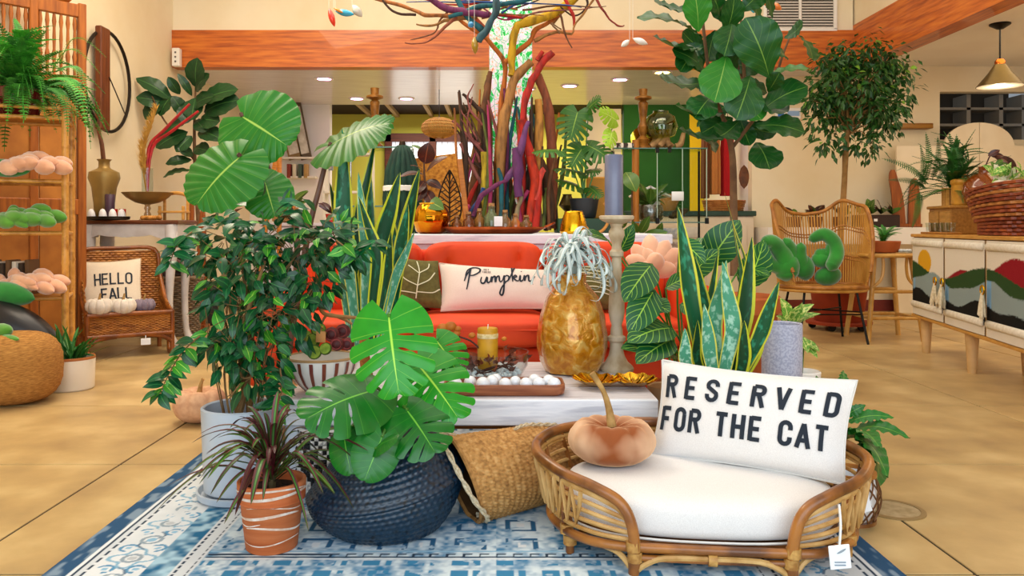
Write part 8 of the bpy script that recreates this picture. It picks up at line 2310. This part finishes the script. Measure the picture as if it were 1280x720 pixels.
# left glass case and counter
t = thing('left_glass_case', 'tall glass display case behind the snake plant on the left', 'display case', Vector((-1.2, 8.0, 0)))
for z in (1.785, 1.2, .7): MB().box((-1.18, 8.1, z), (.70, .36, .014), .002).build('glass_shelf', M_gg, t, False); MB().box((-1.18, 7.915, z), (.70, .006, .014), .001).build('shelf_edge', M_ge, t, False)
for x in (-1.50, -.86):
    for y in (7.94, 8.26): MB().tube([(x, y, 0), (x, y, 1.80)], .012, 8, 1).build('post', mat('chrome', '#b9b9b9', rough=.2, metal=1), t)
for x in (-1.50,): MB().box((x, 7.92, 1.74), (.05, .04, .09), .004).build('clip', M_bm, t, False)
column(Vector((-1.22, 8.06, 1.7925)), 'turned gilt wood candle column on the left glass case', 1.0)
q = Vector((-1.40, 8.1, 1.7925)); MB().blob(q, q+Vector((.06, 0, .16)), .06).solo('bronze_fish', mat('antique_gold', '#b58a35'), q, 'small bronze ornament beside the left candle column', 'ornament')
q = Vector((-1.8, 9.2, 0))
t = thing('lavender_counter', 'pale lilac counter with plants at the back left', 'counter', q)
M_lav = mat('pale_lilac', '#cdc3cb', '#c2b7c0', scale=2, rough=.6)
MB().box((-1.75, 9.2, .5), (1.7, .6, 1.0), .008).build('cabinet', M_lav, t, False); MB().box((-1.75, 9.2, 1.02), (1.75, .64, .04), .008).build('top', M_lav, t, False)
q = Vector((-2.35, 9.1, 1.041)); v = thing('cork_pot', 'pale cork patterned planter on the lilac counter at the back left', 'planter', q)
MB().lathe([(.14, 0), (.19, .02), (.20, .16), (.18, .17), (.001, .14)], q, 36).build('pot', mat('cork_pot_m', '#c99b62', '#8a5c2e', scale=14, rough=.9, bump=.3), v)
for i in range(14): a = R.uniform(0, 6.28); c = q+Vector((0, 0, .15)); place('leaf', rl2, c, c+Vector((.22*math.cos(a), .1*math.sin(a), R.uniform(.05, .22))), (0, -.5, 1), 1, v)
q = Vector((-1.85, 9.05, 1.041)); v = thing('red_pot_plant', 'small dark leaved plant in a red pot on the lilac counter', 'potted plant', q)
MB().lathe([(.06, 0), (.08, .10), (.07, .1), (.001, .08)], q, 24).build('pot', mat('red_glass', '#c01a18'), v)
for i in range(9): a = R.uniform(0, 6.28); c = q+Vector((0, 0, .1)); place('leaf', rl, c, c+Vector((.16*math.cos(a), .08*math.sin(a), R.uniform(.05, .16))), (0, -.5, 1), 1, v)
# wooden easel post, wall shelves with frames
v = thing('orange_easel', 'orange wooden easel frame behind the alocasia leaves', 'easel', Vector((-2.15, 8.0, 0)))
for x0, x1 in ((-2.17, -2.17), (-2.45, -2.2)): MB().tube([(x0, 8.0, 0), (x1, 8.02, 1.72)], .025, 6, 1).build('post', M_oran, v)
MB().box((-2.25, 7.98, 1.2), (.5, .03, .05), .005).build('ledge', M_oran, v, False)
for i, (py, n_) in enumerate(((198, 3), (222, 4))):
    q = P(372, py, 11.55)
    s = thing('picture_ledge', ('upper', 'lower')[i]+' white picture ledge on the back left wall', 'wall shelf', q, 'picture ledges')
    MB().box(q, (.55, .2, .03), .004).build('ledge', MATS['white_skirting'], s, False)
for i, (px, py, w_, h_2, tl_, c, lab) in enumerate(((362, 167, .20, .75, .25, '#8a6a3a', 'tall gilt frame leaning left on the upper picture ledge'), (376, 163, .16, .85, .2, '#5c4a30', 'tall dark frame leaning on the upper picture ledge'), (410, 202, .15, .26, 0, '#9aa4ac', 'small grey framed picture hanging on the back left wall'))):
    q = P(px, py, 11.5 if tl_ else 11.685); v = thing('framed_picture', lab, 'picture', q)
    rt = Matrix.Rotation(-tl_, 3, 'Y')
    MB().box(q, (w_, .03, h_2), .005, rot=rt).build('frame', mat('frame_%d' % i, c, rough=.5), v, False); MB().box(q+Vector((0, -.018, 0)), (w_*.72, .004, h_2*.8), rot=rt).build('picture', mat('pict_%d' % i, '#d8d0c0', '#a89a84', scale=8, rough=.4), v, False)
for i in range(4):
    q = P(362+7*i, 214, 11.5); MB().box(q, (.05, .12, .2), .003).solo('ledge_book', mat('lbook%d' % i, ('#8a3a2a', '#d8cbb0', '#4a5a4a', '#b08a50')[i], rough=.8), q, ('red brown', 'cream', 'grey green', 'tan')[i]+' book standing on the lower picture ledge', 'book', 'books on the lower picture ledge')
q = P(436, 232, 10.6); v = thing('white_wall_shelf', 'white shelf unit with crates behind the left glass case', 'shelf unit', Vector((q.x, q.y, 0)))
for z in (1.0, 1.45, 1.95): MB().box((q.x, q.y, z), (.62, .25, .03), .003).build('shelf', MATS['white_skirting'], v, False)
for s in (-1, 1): MB().box((q.x+s*.31, q.y, 1.0), (.03, .25, 2.0), .003).build('side', MATS['white_skirting'], v, False)
# round rattan pendant in the far left room
q = P(549, 160, 10.4)
v = thing('rattan_pendant', 'flattened round rattan pendant lamp hanging in the back room', 'lamp', Vector((q.x, q.y, 2.78)))
b = MB()
RX, RZ = .232, .135
for k in range(40):
    a = 2*PI*k/40
    b.tube([q+Vector((RX*math.sin(PI*i/10)*math.cos(a+.05*i), RX*math.sin(PI*i/10)*math.sin(a+.05*i), RZ*math.cos(PI*i/10))) for i in range(1, 10)], .005, 4, 1)
for z in (-.08, -.04, 0, .04, .08): r = RX*math.sqrt(1-(z/RZ)**2); b.tube([q+Vector((r*math.cos(2*PI*i/36), r*math.sin(2*PI*i/36), z)) for i in range(36)], .006, 4, 1, closed=True)
b.build('woven_shade', M_cane, v, kind='stuff')
MB().lathe([(max(.22*math.sin(PI*j/12), .001), -.125*math.cos(PI*j/12)) for j in range(13)], q, 30).build('paper_lining', mat('paper_tan', '#c9a45a', rough=.9), v)
MB().tube([q+Vector((0, 0, .12)), (q.x, q.y, 2.78)], .006, 5, 1).build('cord', M_bm, v)
